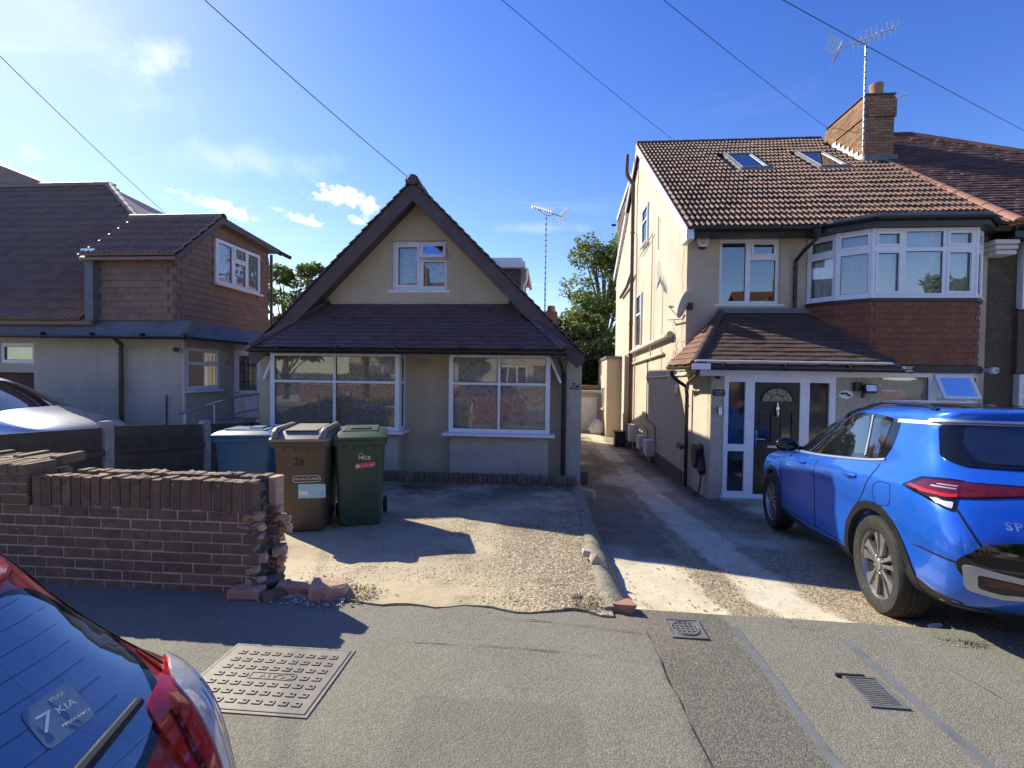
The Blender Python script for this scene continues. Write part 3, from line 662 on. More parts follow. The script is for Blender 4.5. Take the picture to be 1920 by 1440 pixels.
def ridge_tiles(parent, a, b, m, r=.11, L=.42, name='ridge_tile', arc=200):
    """half-round tiles along a line; each one an object sharing one mesh"""
    a, b = V(a), V(b); d = b - a; n = max(1, round(d.length / L)); L = d.length / n; d.normalize()
    mb = MB(); k = 9
    for x, rr in ((0, r * 1.06), (L * .93, r), (L * 1.02, r * .97)):
        for i in range(k):
            t = R(90 - arc / 2 + arc * i / (k - 1)); mb.v.append((x, rr * cos(t), rr * sin(t) - r * .45))
    for s in range(2):
        for i in range(k - 1): mb.f.append((s * k + i, s * k + i + 1, (s + 1) * k + i + 1, (s + 1) * k + i))
    mb.f.append(tuple(range(k)))
    me = mb.mesh(name, m, smooth=True, angle=40); side = Z.cross(d).normalized(); up = d.cross(side)
    B = Matrix((d, side, up)).transposed().to_4x4(); inv = Matrix.Translation(-root_loc(parent))
    for i in range(n):
        o = bpy.data.objects.new(name, me); COL.objects.link(o); o.parent = parent; o.matrix_parent_inverse = inv
        mw = B.copy(); mw.translation = a + d * (L * i); o.matrix_basis = mw


def gutter(parent, pts, m, r=.06, name='gutter', brackets=True):
    mb = MB(); pts = [V(p) for p in pts]; k = 9
    for a, b in zip(pts, pts[1:]):
        d = (b - a).normalized(); s = Z.cross(d).normalized(); ra, rb = [], []
        for rad in (r, r * .86):
            for i in range(k):
                t = pi + pi * i / (k - 1); off = s * cos(t) * rad + Z * sin(t) * rad; ra.append(a + off); rb.append(b + off)
        for i in range(k - 1):
            mb.quad(ra[i], ra[i + 1], rb[i + 1], rb[i]); mb.quad(rb[k + i], rb[k + i + 1], ra[k + i + 1], ra[k + i])
        for e in (0, k - 1): mb.quad(ra[e], rb[e], rb[k + e], ra[k + e])
        for q in (ra, rb): mb.v += [tuple(p) for p in q[:k]]; mb.f.append(tuple(range(len(mb.v) - k, len(mb.v))))
    g = mb.build(name, m, parent, smooth=True, angle=40)
    if brackets:
        L = (pts[-1] - pts[0]).length
        for i in range(int(L / 1.0) + 1):
            p = pts[0].lerp(pts[-1], min(1, (i + .5) / (L / 1.0))); d = (pts[-1] - pts[0]).normalized(); s = Z.cross(d)
            MB().tube([p - d * .018 + Z * -.0, p + d * .018], r * 1.12, 12).build('gutter_clip', m, g)
    return g


def pipe(parent, pts, r, m, name='downpipe', clips=None, sides=10):
    P = MB().tube(pts, r, sides).build(name, m, parent, smooth=True, angle=40)
    for c in (clips or ()):
        MB().tube([V(c) - Z * .02, V(c) + Z * .02], r * 1.25, sides).build('pipe_clip', m, P)
    return P


def slab(parent, name, pts, ext, m): return MB().prism(pts, ext).build(name, m, parent)
# ------------------------------------------------------------------ the bungalow
def bungalow():
    T = thing('bungalow', 'cream gabled bungalow with purple-brown roof and two white bay windows', 'house', (-2.3, 8.1, -.28))
    X0, X1, XR, YF, YB = -5.2, .53, -2.31, 8.1, 17.5
    ze, za = 1.83, 4.72                               # eaves and ridge of the roof's upper face
    wall = MB()
    hl = (-4.75 - X0, .8, -2.57 - X0, 2.1); hr = (-1.62 - X0, .8, -.03 - X0, 2.1)
    wall.plate((X0, YF, -.35), (1, 0, 0), Z, (0, -1, 0), X1 - X0, 2.2, [hl, hr], .25)
    # gable triangle round its window
    sl = (za - ze) / (X1 + .02 - XR); zt = lambda x: za - .12 - sl * abs(x - XR)
    wx0, wx1, wz0, wz1 = -2.785, -1.805, 2.94, 3.80
    def pr(pts): wall.prism([(x, YF, z) for x, z in pts], (0, .25, 0))
    pr([(X0, 1.85), (wx0, 1.85), (wx0, zt(wx0)), (X0, zt(X0) if zt(X0) > 1.86 else 1.86)])
    pr([(wx1, 1.85), (X1, 1.85), (X1, max(1.86, zt(X1))), (wx1, zt(wx1))])
    pr([(wx0, 1.85), (wx1, 1.85), (wx1, wz0), (wx0, wz0)])
    pr([(wx0, wz1), (wx1, wz1), (wx1, zt(wx1)), (XR, zt(XR)), (wx0, zt(wx0))])
    wall.build('front_wall', K['bungalow_wall'], T)
    MB().ab(X1 - .25, YF + .25, -.95, X1, YB, 1.75).build('side_wall', K['bungalow_wall'], T)
    MB().ab(X0, YF + .25, -.4, X0 + .25, YB, 1.75).build('side_wall', K['bungalow_wall'], T)
    MB().ab(X0, YB, -.9, X1, YB + .25, 1.85).build('rear_wall', K['bungalow_wall'], T)
    # room behind the windows
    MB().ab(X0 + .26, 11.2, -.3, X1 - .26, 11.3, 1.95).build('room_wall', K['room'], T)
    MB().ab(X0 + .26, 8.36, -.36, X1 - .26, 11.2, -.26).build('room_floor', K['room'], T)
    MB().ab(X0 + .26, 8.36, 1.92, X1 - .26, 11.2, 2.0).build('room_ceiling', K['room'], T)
    # corner pier of the right-hand end (pebbledashed) with the house number
    MB().ab(.30, 7.98, -.35, .55, 8.1, 1.80).build('corner_pier', K['bay_render'], T)
    lettering('26', .165, (.425, 7.976, 1.29), (1, -.0, -.12), (0.1, 0, 1), K['dark_ink'], T, .008, .35, 'house_number')
    # roof slopes: long courses, ragged at the verge
    rf = []
    for sgn in (-1, 1):
        xe = XR + sgn * (X1 + .045 - XR); dz = za - ze; L = sqrt((xe - XR) ** 2 + dz ** 2)
        U = V((sgn * (abs(xe - XR)) / L, 0, -dz / L)); N = V((dz / L * sgn, 0, abs(xe - XR) / L))
        base = MB().box(V((XR, 7.78, za - .03)) - N * .05, U * L, V((0, YB + .3 - 7.78, 0)), N * .05)
        r = base.build('roof', K['bark_paint'], T); rf.append(r)
        mb = MB(); nr = 27; gz = L / nr; rnd = random.Random(5)
        for i in range(nr):
            p = V((XR, 7.70 + rnd.uniform(-.012, .012), za)) + U * (gz * i)
            y = 0
            mb.box(p + N * .004 - N * .03 , U * (gz * 1.06) + N * .022, V((0, .17, 0)), N * .02)
            mb.box(p + V((0, .173, 0)) + N * .004 - N * .03, U * (gz * 1.06) + N * .022, V((0, YB + .3 - 7.88, 0)), N * .02)
        q = mb.build('tile_course', K['tile_purple'], r); q['kind'] = 'stuff'
        # barge board and soffit
        bb = MB(); w = .225
        a = V((XR, 7.735, za - .045)); b = a + U * (L - .01); dn = -N
        bb.prism([a, b, b + V((0, 0, -.10)), b + V((-sgn * .12, 0, -w * .98)) + V((0, 0, .02)), V((XR, 7.735, za - .045 - w * 1.38))], (0, .035, 0))
        bb.build('barge_board', K['bark_paint'], T)
        MB().box(a + dn * .16 + V((0, .04, 0)), U * (L - .12), V((0, .36, 0)), N * .02).build('soffit', K['bark_paint'], T)
    ridge_tiles(T, (XR, 7.70, za + .0), (XR, YB + .3, za + .0), K['tile_purple'], .11, .45)
    MB().lathe([(.06, -.02), (.085, .0), (.09, .03), (.08, .05)], (XR, 7.68, za - .03), 12, 'Y').build('ridge_end', K['bark_paint'], T, smooth=True)
    # lean-to roof over the bays
    ey, ez, ty, tz = 7.42, 1.89, 8.1, 2.70
    bl, br, tl, tr = -4.92, .235, -3.98, -.60
    lean = MB().prism([(bl, ey, ez - .03), (br, ey, ez - .03), (tr, ty, tz - .03), (tl, ty, tz - .03)], (0, .03, -.06)).build('lean_to_roof', K['bark_paint'], T)
    sv = V((0, ty - ey, tz - ez)); SL = sv.length
    cl = lambda u, v: (tl - bl) * v / SL + .03 < u < (br - bl) - (br - tr) * v / SL - .03
    tile_field(lean, 'roof_tile', (bl, ey - .03, ez - .01), (1, 0, 0), sv, 31, 12, .165, SL / 12, tile_mesh_plain(.165, SL / 12 * 1.2), K['tile_purple'], cl, jit=.005)
    for (x0, xt) in ((bl, tl), (br, tr)):             # hip ends
        s = 1 if x0 > XR else -1
        MB().prism([(x0, ey, ez - .02), (x0 + s * .12, ty + .05, ez - .02), (xt, ty, tz - .02)], (0, 0, -.05)).build('hip_slope', K['tile_purple'], lean)
        ridge_tiles(lean, (x0 + s * .01, ey - .02, ez + .015), (xt, ty - .02, tz + .02), K['tile_purple'], .075, .3, 'hip_tile', 180)
        MB().lathe([(.02, -.03), (.09, 0), (.06, .05), (.01, .075)], (xt - s * .03, ty - .06, tz + .01), 10).build('mortar_cap', K['bark_paint'], lean, smooth=True)
    MB().box((tl, ty - .035, tz - .03), (tr - tl, 0, 0), (0, .03, 0), (0, 0, .05)).build('flashing', K['bay_render'], lean)
    MB().ab(bl + .03, 7.465, 1.795, br - .02, 7.485, 1.895).build('fascia', K['black_pvc'], T)
    MB().ab(bl + .03, 7.485, 1.805, br - .02, 8.1, 1.82).build('eaves_board', K['pvc_old'], T)
    gutter(T, [(bl - .02, 7.405, 1.855), (br + .02, 7.405, 1.84)], K['black_pvc'], .058)
    pipe(T, [(.16, 7.405, 1.80), (.16, 7.405, 1.72), (.20, 7.55, 1.62), (.245, 7.88, 1.50), (.25, 7.93, 1.40), (.25, 7.93, -.22)], .034, K['black_pvc'], clips=[(.25, 7.93, .55), (.25, 7.93, -.05), (.25, 7.93, 1.3)])
    pipe(T, [(-.1, 7.6, 1.80), (.1, 7.4, 1.74), (.25, 7.75, 1.73), (.45, 7.96, 1.74), (.56, 7.97, 1.72)], .006, K['black_pvc'], 'cable', sides=5)
    # bays
    def bay(x0, x1, lay_cols, curt):
        zb, zs, zt_ = -.30, .50, 1.80; yb = 7.75
        b = MB(); b.ab(x0 + .02, yb + .03, zb, x1 - .02, YF, zs - .04); b.build('bay_wall', K['bay_render'], T)
        w, h = x1 - x0, zt_ - zs; fr = .065
        cols = [0] + lay_cols + [w]; rows = [0, .82, h]; panes = []
        for a, c in zip(cols, cols[1:]):
            for r0, r1 in zip(rows, rows[1:]):
                panes.append((a + (.075 if a == 0 else .022), r0 + (.07 if r0 == 0 else .022), c - (.075 if c == w else .022), r1 - (.045 if r1 == h else .022)))
        f = window(T, (x0, yb, zs), (1, 0, 0), (0, -1, 0), w, h, panes, .06, cur=(curt, .17), name='bay_window', glass='pane_soft')
        MB().ab(x0 - .09, yb - .10, zs - .05, x1 + .09, YF - .02, zs - .004).build('sill', K['pvc'], f, bevel=.006)
        MB().ab(x0 + .01, yb + .061, zs - .003, x1 - .01, YF, zs + .02).build('sill_board', K['pvc'], f)
        d = YF - yb - .065
        for s, x in ((-1, x0), (1, x1)):
            o = (x, yb + .063 + (d if s < 0 else 0), zs); u = (0, -1, 0) if s < 0 else (0, 1, 0)
            window(T, o, u, (s, 0, 0), d, h, [(.06, .07, d - .05, .795), (.06, .845, d - .05, h - .045)], .06, name='bay_side_window', blank=(1,) if (s < 0) == (x0 < -4) else ())
        return f
    fl = bay(-4.80, -2.52, [1.145], 'curtain_dark'); fr = bay(-1.67, .02, [.845], 'curtain')
    # two side vents stand open
    def side_vent(x, s):
        a = R(24); hinge = V((x, 7.83, 1.76)); dn = V((s * sin(a), 0, -cos(a))); nn = V((s * cos(a), 0, sin(a))); u = V((0, 1, 0)) if s > 0 else V((0, -1, 0))
        hg = hinge if s > 0 else hinge + V((0, .26, 0))
        f = MB().plate(hg, u, dn, nn, .26, .44, [(.04, .04, .22, .40)], .04).build('open_sash', K['pvc'], T, bevel=.004)
        MB().quad(*[hg + u * p + dn * q - nn * .02 for p, q in ((.04, .04), (.22, .04), (.22, .40), (.04, .40))]).build('pane', K['pane'], f)
    side_vent(.035, 1); side_vent(-4.815, -1)
    # ornaments seen through the left bay: string lights and a red tassel
    # gable window
    gw = window(T, (wx0, YF + .06, wz0), (1, 0, 0), (0, -1, 0), wx1 - wx0, wz1 - wz0,
                [(.10, .10, .44, .76), (.555, .075, .93, .50), (.555, .56, .93, .80)], .07, sash=(0,), cur=('curtain', .15), sill=.06, name='gable_window', blank=(2,))
    open_sash(gw, (wx0 + .51, YF + .035, wz1 - .02), (1, 0, 0), (0, -1, 0), .46, .30, 20)
    # vent brick and cable box between the bays
    v = MB().ab(-2.36, 8.075, 1.66, -2.12, 8.10, 1.74); v.ab(-2.29, 8.05, 1.61, -2.18, 8.10, 1.66); v.build('air_vent', K['concrete_post'], T)
    # flat-roofed side dormer with white fascia
    d = MB().ab(-1.45, 13.2, 3.0, -.82, 16.0, 4.42).build('side_dormer', K['tile_purple'], T)
    MB().ab(-2.2, 13.0, 4.43, -.70, 16.1, 4.60).build('fascia', K['pvc'], d, bevel=.01)
    MB().ab(-2.2, 13.08, 4.60, -.78, 16.0, 4.72).build('fascia', K['pvc'], d, bevel=.01)
    gutter(d, [(-.66, 12.98, 4.40), (-.66, 16.1, 4.40)], K['pvc_old'], .055, brackets=False)
    pipe(d, [(-.66, 13.05, 4.36), (-.66, 13.05, 4.1), (-.74, 13.05, 3.9), (-.74, 13.05, 3.3)], .034, K['pvc'])
    # rear chimney
    c = MB(); c.ab(-.14, 13.9, 1.9, .22, 14.5, 3.32); c.build('chimney', K['brick_chimney'], T)
    MB().lathe([(.15, 0), (.16, .04), (.12, .08), (.11, .2)], (.04, 14.1, 3.32), 12).build('chimney_pot', K['hip_red'], T, smooth=True)
    return T


bungalow()

# low brick-on-edge border along the foot of the bungalow
def border():
    T = thing('brick_border', 'low border of bricks on edge along the foot of the bungalow', 'border', (-1.4, 7.42, -.28))
    MB().ab(-3.4, 7.36, -.36, .49, 7.62, -.235).build('mortar_bed', K['mortar_dark'], T)
    me = MB().ab(0, 0, 0, .068, .225, .095).mesh('brick', K['brick']); rnd = random.Random(3)
    for i in range(49):
        o = bpy.data.objects.new('brick', me); COL.objects.link(o); o.parent = T; o.matrix_parent_inverse = Matrix.Translation(-V(T.location))
        o.location = (-3.38 + i * .0785, 7.35 + rnd.uniform(-.006, .006), -.232 + rnd.uniform(-.006, .005)); o.rotation_euler = (rnd.uniform(-.03, .03), rnd.uniform(-.03, .03), rnd.uniform(-.03, .03))
    me2 = MB().ab(0, 0, 0, .215, .10, .065).mesh('brick', K['brick'])
    for i in range(17):
        o = bpy.data.objects.new('brick', me2); COL.objects.link(o); o.parent = T; o.matrix_parent_inverse = Matrix.Translation(-V(T.location))
        o.location = (-3.39 + i * .2265, 7.345 + rnd.uniform(-.004, .004), -.305)
border()


def aerial(name, label, base, h, boom_dir, n, L, refl=.5, mast_r=.018, tilt=0, group=None, elem=.16):
    T = thing(name, label, 'aerial', base, group=group); b = V(base); top = b + Z * h
    MB().tube([b, top], mast_r, 8).build('mast', K['galv'], T, smooth=True)
    mb = MB()
    for i in range(int(h / .16)):                       # cable ties up the mast
        mb.tube([b + Z * (i * .16 + .1), b + Z * (i * .16 + .125)], mast_r * 1.45, 6)
    mb.build('cable_tie', K['black_pvc'], T)
    d = V(boom_dir).normalized(); s = Z.cross(d).normalized(); up = d.cross(s); c = top + Z * .10
    MB().tube([c - d * L * .45, c + d * L * .55], .016, 6).build('boom', K['galv'], T)
    MB().tube([top, top + d * .16 + Z * .02, c + d * .26], .012, 6).tube([top, top - d * .16 + Z * .02, c - d * .26], .012, 6).build('cradle', K['galv'], T, smooth=True)
    for i in range(n):
        p = c - d * (L * .45) + d * (L * .62 * i / (n - 1)) if True else c
        e = elem * (.75 + .25 * i / n); x = MB()
        x.tube([p - s * e, p + s * e], .009, 5); x.tube([p - s * e * .5 + up * .0, p - s * e + up * e * .9], .009, 5); x.tube([p + s * e * .5, p + s * e + up * e * .9], .009, 5)
        x.tube([p - s * e * .5, p - s * e - up * e * .6], .005, 5)
        x.build('director', K['alu'], T)
    p = c + d * L * .34; x = MB()
    for k in (-1, 1):
        q = p + d * .10
        for j in range(5):
            a = q + up * k * (.03 + j * refl * .11) + d * (j * .05)
            x.tube([a - s * refl * .55, a + s * refl * .55], .010, 5)
        for ss in (-.35, 0, .35): x.tube([q + s * ss * refl, q + s * ss * refl + up * k * refl * .5 + d * .2], .006, 5)
    x.build('reflector', K['alu'], T)
    return T


aerial('tv_aerial', 'tall thin television aerial on a mast behind the bungalow roof', (-.15, 14.05, 3.1), 3.1, (.94, .25, -.22), 9, .95, .5, .02)
# ------------------------------------------------------------------ the two-storey house on the right
HX, HR, HY = 2.81, 8.58, 10.0


def two_storey():
    T = thing('two_storey_house', 'cream two-storey house with curved bay, brown tiled roof and dark green front door', 'house', (5.6, 10, -.75))
    fw = MB().plate((HX, HY, -1.0), (1, 0, 0), Z, (0, -1, 0), HR - HX, 5.42, [(3.46 - HX, 3.98, 4.66 - HX, 5.30), (5.30 - HX, 1.2, 8.2 - HX, 2.55), (5.30 - HX, 4.0, 8.2 - HX, 5.2)], .25)
    fw.build('front_wall', K['cream'], T)
    sw = MB().prism([(HX, HY + .25, -1.2), (HX, 20.4, -1.2), (HX, 20.4, 5.7), (HX, 17.4, 7.35), (HX, 15.5, 8.66), (HX, HY + .25, 4.62), ], (.25, 0, 0))
    sw.build('side_wall', K['side_cream'], T)
    MB().ab(HX + .25, 20.15, -1.2, HR, 20.4, 7.4).build('rear_wall', K['side_cream'], T)
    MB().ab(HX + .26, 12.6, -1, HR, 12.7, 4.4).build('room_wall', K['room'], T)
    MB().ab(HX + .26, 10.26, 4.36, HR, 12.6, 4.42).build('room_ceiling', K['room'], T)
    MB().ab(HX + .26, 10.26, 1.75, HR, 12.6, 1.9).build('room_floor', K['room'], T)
    # render boundary: the lower rear half of the flank is rougher, with a plinth
    MB().ab(HX - .03, HY + .02, -1.0, HX, 16.2, -.50).build('plinth', K['mortar_dark'], T)
    # main roof
    ey, ez, ry, rz = 9.52, 4.40, 15.4, 8.86
    sv = V((0, ry - ey, rz - ez)); SL = sv.length; rx0 = 2.68
    N = V((1, 0, 0)).cross(sv).normalized()
    roof = MB().box(V((rx0, ey, ez)) - N * .14, (HR + .05 - rx0, 0, 0), sv, N * .12).build('roof', K['tile_brown'], T)
    tw, ga = .33, SL / 22
    holes = ((4.80 - rx0, 5.66 - rx0, 3.95, 5.65), (6.74 - rx0, 7.62 - rx0, 3.95, 5.65), (8.05 - rx0, 9, 4.7, 6.7))
    cl = lambda u, v: 0 < u < HR + .02 - rx0 and not any(a - .05 < u < b + .05 and c < v < d for a, b, c, d in holes)
    tile_field(roof, 'roof_tile', V((rx0, ey - .03, ez - .01)), (1, 0, 0), sv, 18, 22, tw, ga, tile_mesh_roll(tw, ga * 1.1), K['tile_brown'], cl, stagger=False, jit=.011)
    MB().box(V((rx0, ry, rz)) - N * .14, (HR + .05 - rx0, 0, 0), (0, 2.2, -1.3), (0, 0, .12)).build('rear_slope', K['tile_brown'], T)
    ridge_tiles(roof, (rx0, ry, rz + .02), (8.25, ry, rz + .02), K['tile_brown'], .11, .45)
    # white verge boards on the flank
    vb = MB(); vb.prism([(rx0 - .02, ey, ez + .0), (rx0 - .02, ry, rz + .0), (rx0 - .02, ry, rz - .26), (rx0 - .02, ey + .02, ez - .22)], (.018, 0, 0)); vb.build('verge_board', K['pvc'], T)
    vb = MB(); vb.prism([(rx0 + .005, ry + .01, rz - .02), (rx0 + .005, 17.6, 7.55), (rx0 + .005, 17.6, 7.35), (rx0 + .005, ry + .01, rz - .26)], (.035, 0, 0)); vb.build('verge_board', K['pvc'], T)
    vb = MB(); vb.prism([(rx0 + .03, 17.62, 7.5), (rx0 + .03, 20.6, 5.75), (rx0 + .03, 20.6, 5.5), (rx0 + .03, 17.62, 7.25)], (.035, 0, 0)); vb.build('verge_board', K['pvc'], T)
    MB().ab(rx0 + .001, ey - .0, ez - .22, rx0 + .12, HY, ez - .03).build('eaves_end', K['pvc'], T)
    # rear loft dormer, tile hung
    d = MB().prism([(HX + .05, 16.9, 6.6), (HX + .05, 20.3, 5.6), (HX + .05, 20.3, 8.05), (HX + .05, 16.9, 8.5)], (4.8, 0, 0)).build('loft_dormer', K['tile_far'], T)
    MB().prism([(HX - .02, 16.7, 8.52), (HX - .02, 20.5, 8.02), (HX - .02, 20.5, 8.2), (HX - .02, 16.7, 8.7)], (4.95, 0, 0)).build('fascia', K['pvc'], d)
    MB().tube([(HX - .05, 20.5, 7.9), (HX - .22, 20.55, 7.9)], .05, 8).build('gutter_end', K['black_pvc'], d)
    tile_field(d, 'hung_tile', (HX + .04, 20.3, 5.7), (0, -1, 0), (0, 0, 1), 16, 16, .21, .165, tile_mesh_plain(.21, .19), K['tile_far'], lambda u, v: u < 3.4 and 5.7 + v > 5.6 + u * .29 and 5.7 + v < 8.0 + u * .13, cap=40)
    # rooflights
    for x in (4.86, 6.80):
        P = lambda u, v, n: V((x, ey, ez)) + V((u, 0, 0)) + sv.normalized() * v + N * n
        e = [P(0, 3.98, 0), P(.78, 3.98, 0), P(.78, 5.62, 0), P(0, 5.62, 0)]
        f = MB().plate(P(0, 3.98, .075), (1, 0, 0), sv.normalized(), N, .78, 1.64, [(.08, .12, .70, 1.54)], .13).build('rooflight', K['lead'], T)
        MB().plate(P(.055, 4.06, .09), (1, 0, 0), sv.normalized(), N, .67, 1.50, [(.035, .05, .635, 1.45)], .014).build('sash', K['silver_trim'], f)
        MB().quad(P(.07, 4.08, .062), P(.71, 4.08, .062), P(.71, 5.54, .062), P(.07, 5.54, .062)).build('pane', K['car_glass'], f)
        MB().box(P(-.05, 3.86, .04), (.88, 0, 0), sv.normalized() * .12, N * .02).build('apron', K['lead'], f)
    # fascia and gutters
    MB().ab(rx0 + .12, ey + .02, ez - .10, 5.05, ey + .05, ez - .005).build('fascia', K['black_pvc'], T)
    MB().ab(rx0 + .12, ey + .05, ez - .095, 8.6, HY, ez - .08).build('soffit', K['black_pvc'], T)
    gutter(T, [(rx0 + .1, ey - .04, ez + .0), (5.10, ey - .04, ez - .02)], K['black_pvc'], .062)
    # bay
    A = [V((5.17, 9.97, 0)), V((5.46, 9.52, 0)), V((5.91, 9.2, 0)), V((7.71, 9.2, 0)), V((8.05, 9.5, 0)), V((8.30, 9.97, 0))]
    def off(d):
        out = []
        for i, p in enumerate(A):
            a = (A[i] - A[i - 1]).normalized() if i else (A[1] - A[0]).normalized(); b = (A[i + 1] - A[i]).normalized() if i < 5 else a
            n = (V((a.y, -a.x, 0)) + V((b.y, -b.x, 0))).normalized(); out.append(p + n * d / max(.6, n.dot(V((a.y, -a.x, 0)))))
        return out
    def ring(d, z0, z1, m, name, back=HY - .02, parent=T):
        q = off(d); pts = [V((q[0].x, back, z0))] + [V((p.x, min(p.y, back - .003), z0)) for p in q] + [V((q[-1].x, back, z0))]
        return MB().prism(pts, (0, 0, z1 - z0)).build(name, m, parent)
    bay = ring(-.014, 1.74, 2.92, K['tile_red'], 'bay_panel')
    ring(.03, 2.915, 2.965, K['black_pvc'], 'bay_flashing'); ring(.055, 2.968, 2.995, K['pvc'], 'bay_sill')
    ring(.16, 4.26, 4.40, K['black_pvc'], 'bay_fascia', HY - .3)
    ring(.20, 4.41, 4.47, K['lead'], 'bay_roof', HY - .3)
    ring(.05, 1.60, 1.735, K['black_pvc'], 'bay_lower_fascia')
    ring(-.04, -1.0, .25, K['pebble'], 'bay_lower_wall')
    q = off(.2); gutter(T, [(p.x, p.y, 4.40) for p in q], K['black_pvc'], .055, 'bay_gutter', brackets=False)
    for i in range(5):
        a, b = A[i], A[i + 1]; u = (b - a).normalized(); n = V((u.y, -u.x, 0)); w = (b - a).length; zb, h = 2.998, 1.255
        s = .035 if i != 2 else .03
        if i == 2: panes = [(.10, .10, .47, .80), (.585, .065, 1.225, .83), (1.33, .10, 1.70, .80), (.10, .965, .47, 1.15), (.585, .90, 1.225, 1.19), (1.33, .965, 1.70, 1.15)]; sa = (0, 2, 3, 5)
        else: panes = [(.075, .075, w - .055, .81), (.085, .955, w - .07, 1.15)]; sa = (1,) if i in (1, 3) else ()
        window(T, a + Z * zb, u, n, w, h, panes, .06, sash=sa, cur=('curtain_pale', .13), name='bay_window')
        MB().tube([b + Z * zb + n * -.03, b + Z * (zb + h) + n * -.03], .045, 8).build('corner_post', K['pvc'], T) if i < 4 else None
        # hung tiles under each facet
        o = a + n * .012 + Z * 1.75 + u * .0
        nn = max(1, round(w / .168)); tw2 = w / nn
        tile_field(bay, 'hung_tile', o - n * .026, u, (0, 0, 1), nn, 10, tw2, .118, tile_mesh_plain(tw2, .14, .016), K['tile_red'], lambda uu, vv, w=w, q=tw2: q * .46 < uu < w - q * .46, jit=.003, gap=.002)
        # ground-floor bay lights
        if i == 2: pg = [(.06, .80, 1.05, 1.22), (.06, .08, 1.05, .73), (1.16, .08, 1.72, .73), (1.18, .80, 1.70, 1.20)]
        else: pg = [(.06, .80, w - .05, 1.22), (.06, .08, w - .05, .73)]
        f = window(T, a + Z * .30, u, n, w, 1.30, pg, .06, cur=('curtain_pale', .13), name='bay_window', blank=(3,) if i == 2 else ())
        if i == 2: open_sash(f, a + Z * 1.585 + u * 1.13 + n * .02, u, n, .63, .50, 28)
    # first-floor window beside the bay
    window(T, (3.46, HY + .05, 2.98), (1, 0, 0), (0, -1, 0), 1.20, 1.32, [(.065, .065, .535, 1.255), (.63, .065, 1.13, .90), (.69, 1.03, 1.09, 1.22)], .07, sash=(2,), sill=.09, name='window')
    # bay downpipe with swan neck
    pipe(T, [(5.06, 9.45, 4.24), (5.06, 9.46, 4.14), (4.96, 9.7, 3.98), (4.93, 9.93, 3.84), (4.93, 9.94, 3.70), (4.93, 9.94, 2.80)], .036, K['black_pvc'], clips=[(4.93, 9.94, 3.7), (4.93, 9.94, 3.1)])
    MB().lathe([(.05, 0), (.085, .10), (.085, .16)], (5.06, 9.46, 4.16), 8).build('hopper', K['black_pvc'], T)
    # porch
    py = 8.4
    MB().plate((HX, py, -.9), (1, 0, 0), Z, (0, -1, 0), 5.62 - HX, 2.50, [(3.03 - HX, .28, 4.87 - HX, 2.40)], .2).build('porch_wall', K['pebble'], T)
    MB().ab(HX, py + .2, -.95, HX + .2, HY, 1.60).build('porch_side_wall', K['side_cream'], T)
    MB().ab(5.42, py + .2, -.9, 5.62, HY - .7, 1.60).build('porch_side_wall', K['pebble'], T)
    MB().ab(HX + .2, 9.4, -.9, 5.42, 9.45, 1.60).build('porch_inner_wall', K['room'], T)
    MB().ab(2.98, 8.3, -.75, 4.95, 8.42, -.605).build('door_step', K['concrete'], T)
    MB().ab(2.60, 8.33, 1.50, 5.70, 8.36, 1.60).build('porch_fascia', K['pvc'], T)
    MB().ab(2.60, 8.36, 1.575, 5.70, 9.9, 1.595).build('porch_soffit', K['pvc_old'], T)
    O_, TOP = (2.42, 8.10, 1.70), 2.80
    fs = V((0, 1.90, 1.10)); FL = fs.length; tl, tr, bl, br = 3.49, 5.17, 2.42, 5.75
    pr = MB().prism([(bl, 8.1, 1.68), (br, 8.1, 1.68), (tr, 9.99, 2.78), (tl, 9.99, 2.78)], (0, .02, -.05)).build('porch_roof', K['lead'], T)
    MB().prism([(bl, 8.1, 1.68), (bl, 9.985, 1.68), (tl, 9.985, 2.78)], (.02, 0, -.05)).build('porch_hip_slope', K['lead'], pr)
    MB().prism([(br, 8.1, 1.68), (br - .1, 9.4, 1.68), (tr, 9.985, 2.78)], (-.02, 0, -.05)).build('porch_hip_slope', K['tile_porch'], pr)
    tile_field(pr, 'porch_tile', (bl, 8.08, 1.69), (1, 0, 0), fs, 20, 14, .178, FL / 14, tile_mesh_plain(.178, FL / 14 * 1.18, .015), K['tile_porch'], lambda u, v: (tl - bl) * v / FL + .04 < u < (br - bl) - (br - tr) * v / FL - .02 and v < FL - .12, jit=.008)
    ls = V((tl - bl, 0, TOP - 1.70)); LL = ls.length
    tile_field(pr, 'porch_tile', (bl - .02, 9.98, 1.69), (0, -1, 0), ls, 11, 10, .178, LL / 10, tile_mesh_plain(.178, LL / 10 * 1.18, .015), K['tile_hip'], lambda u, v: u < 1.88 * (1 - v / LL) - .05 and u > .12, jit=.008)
    ridge_tiles(pr, (bl + .0, 8.08, 1.72), (tl, 9.95, 2.82), K['tile_porch'], .075, .33, 'hip_tile', 180)
    MB().prism([(2.74, 9.94, 2.02), (2.74, 9.99, 2.02), (3.52, 9.99, 2.90), (3.52, 9.94, 2.90)], (.12, 0, -.06)).build('flashing', K['lead'], pr)
    MB().box((3.45, 9.90, 2.78), (1.9, 0, 0), (0, .085, .0), (0, 0, .10)).build('flashing', K['lead'], pr)
    gutter(T, [(2.38, 8.06, 1.665), (5.82, 8.06, 1.645)], K['black_pvc'], .062, 'porch_gutter')
    gutter(T, [(2.40, 9.7, 1.665), (2.40, 8.12, 1.66)], K['brown_pvc'], .055, 'porch_gutter', brackets=False)
    MB().ab(2.36, 7.985, 1.60, 2.66, 8.0, 1.70).build('gutter_outlet', K['pvc'], T, bevel=.008)  # end box coloured white to carry the sunlight on it
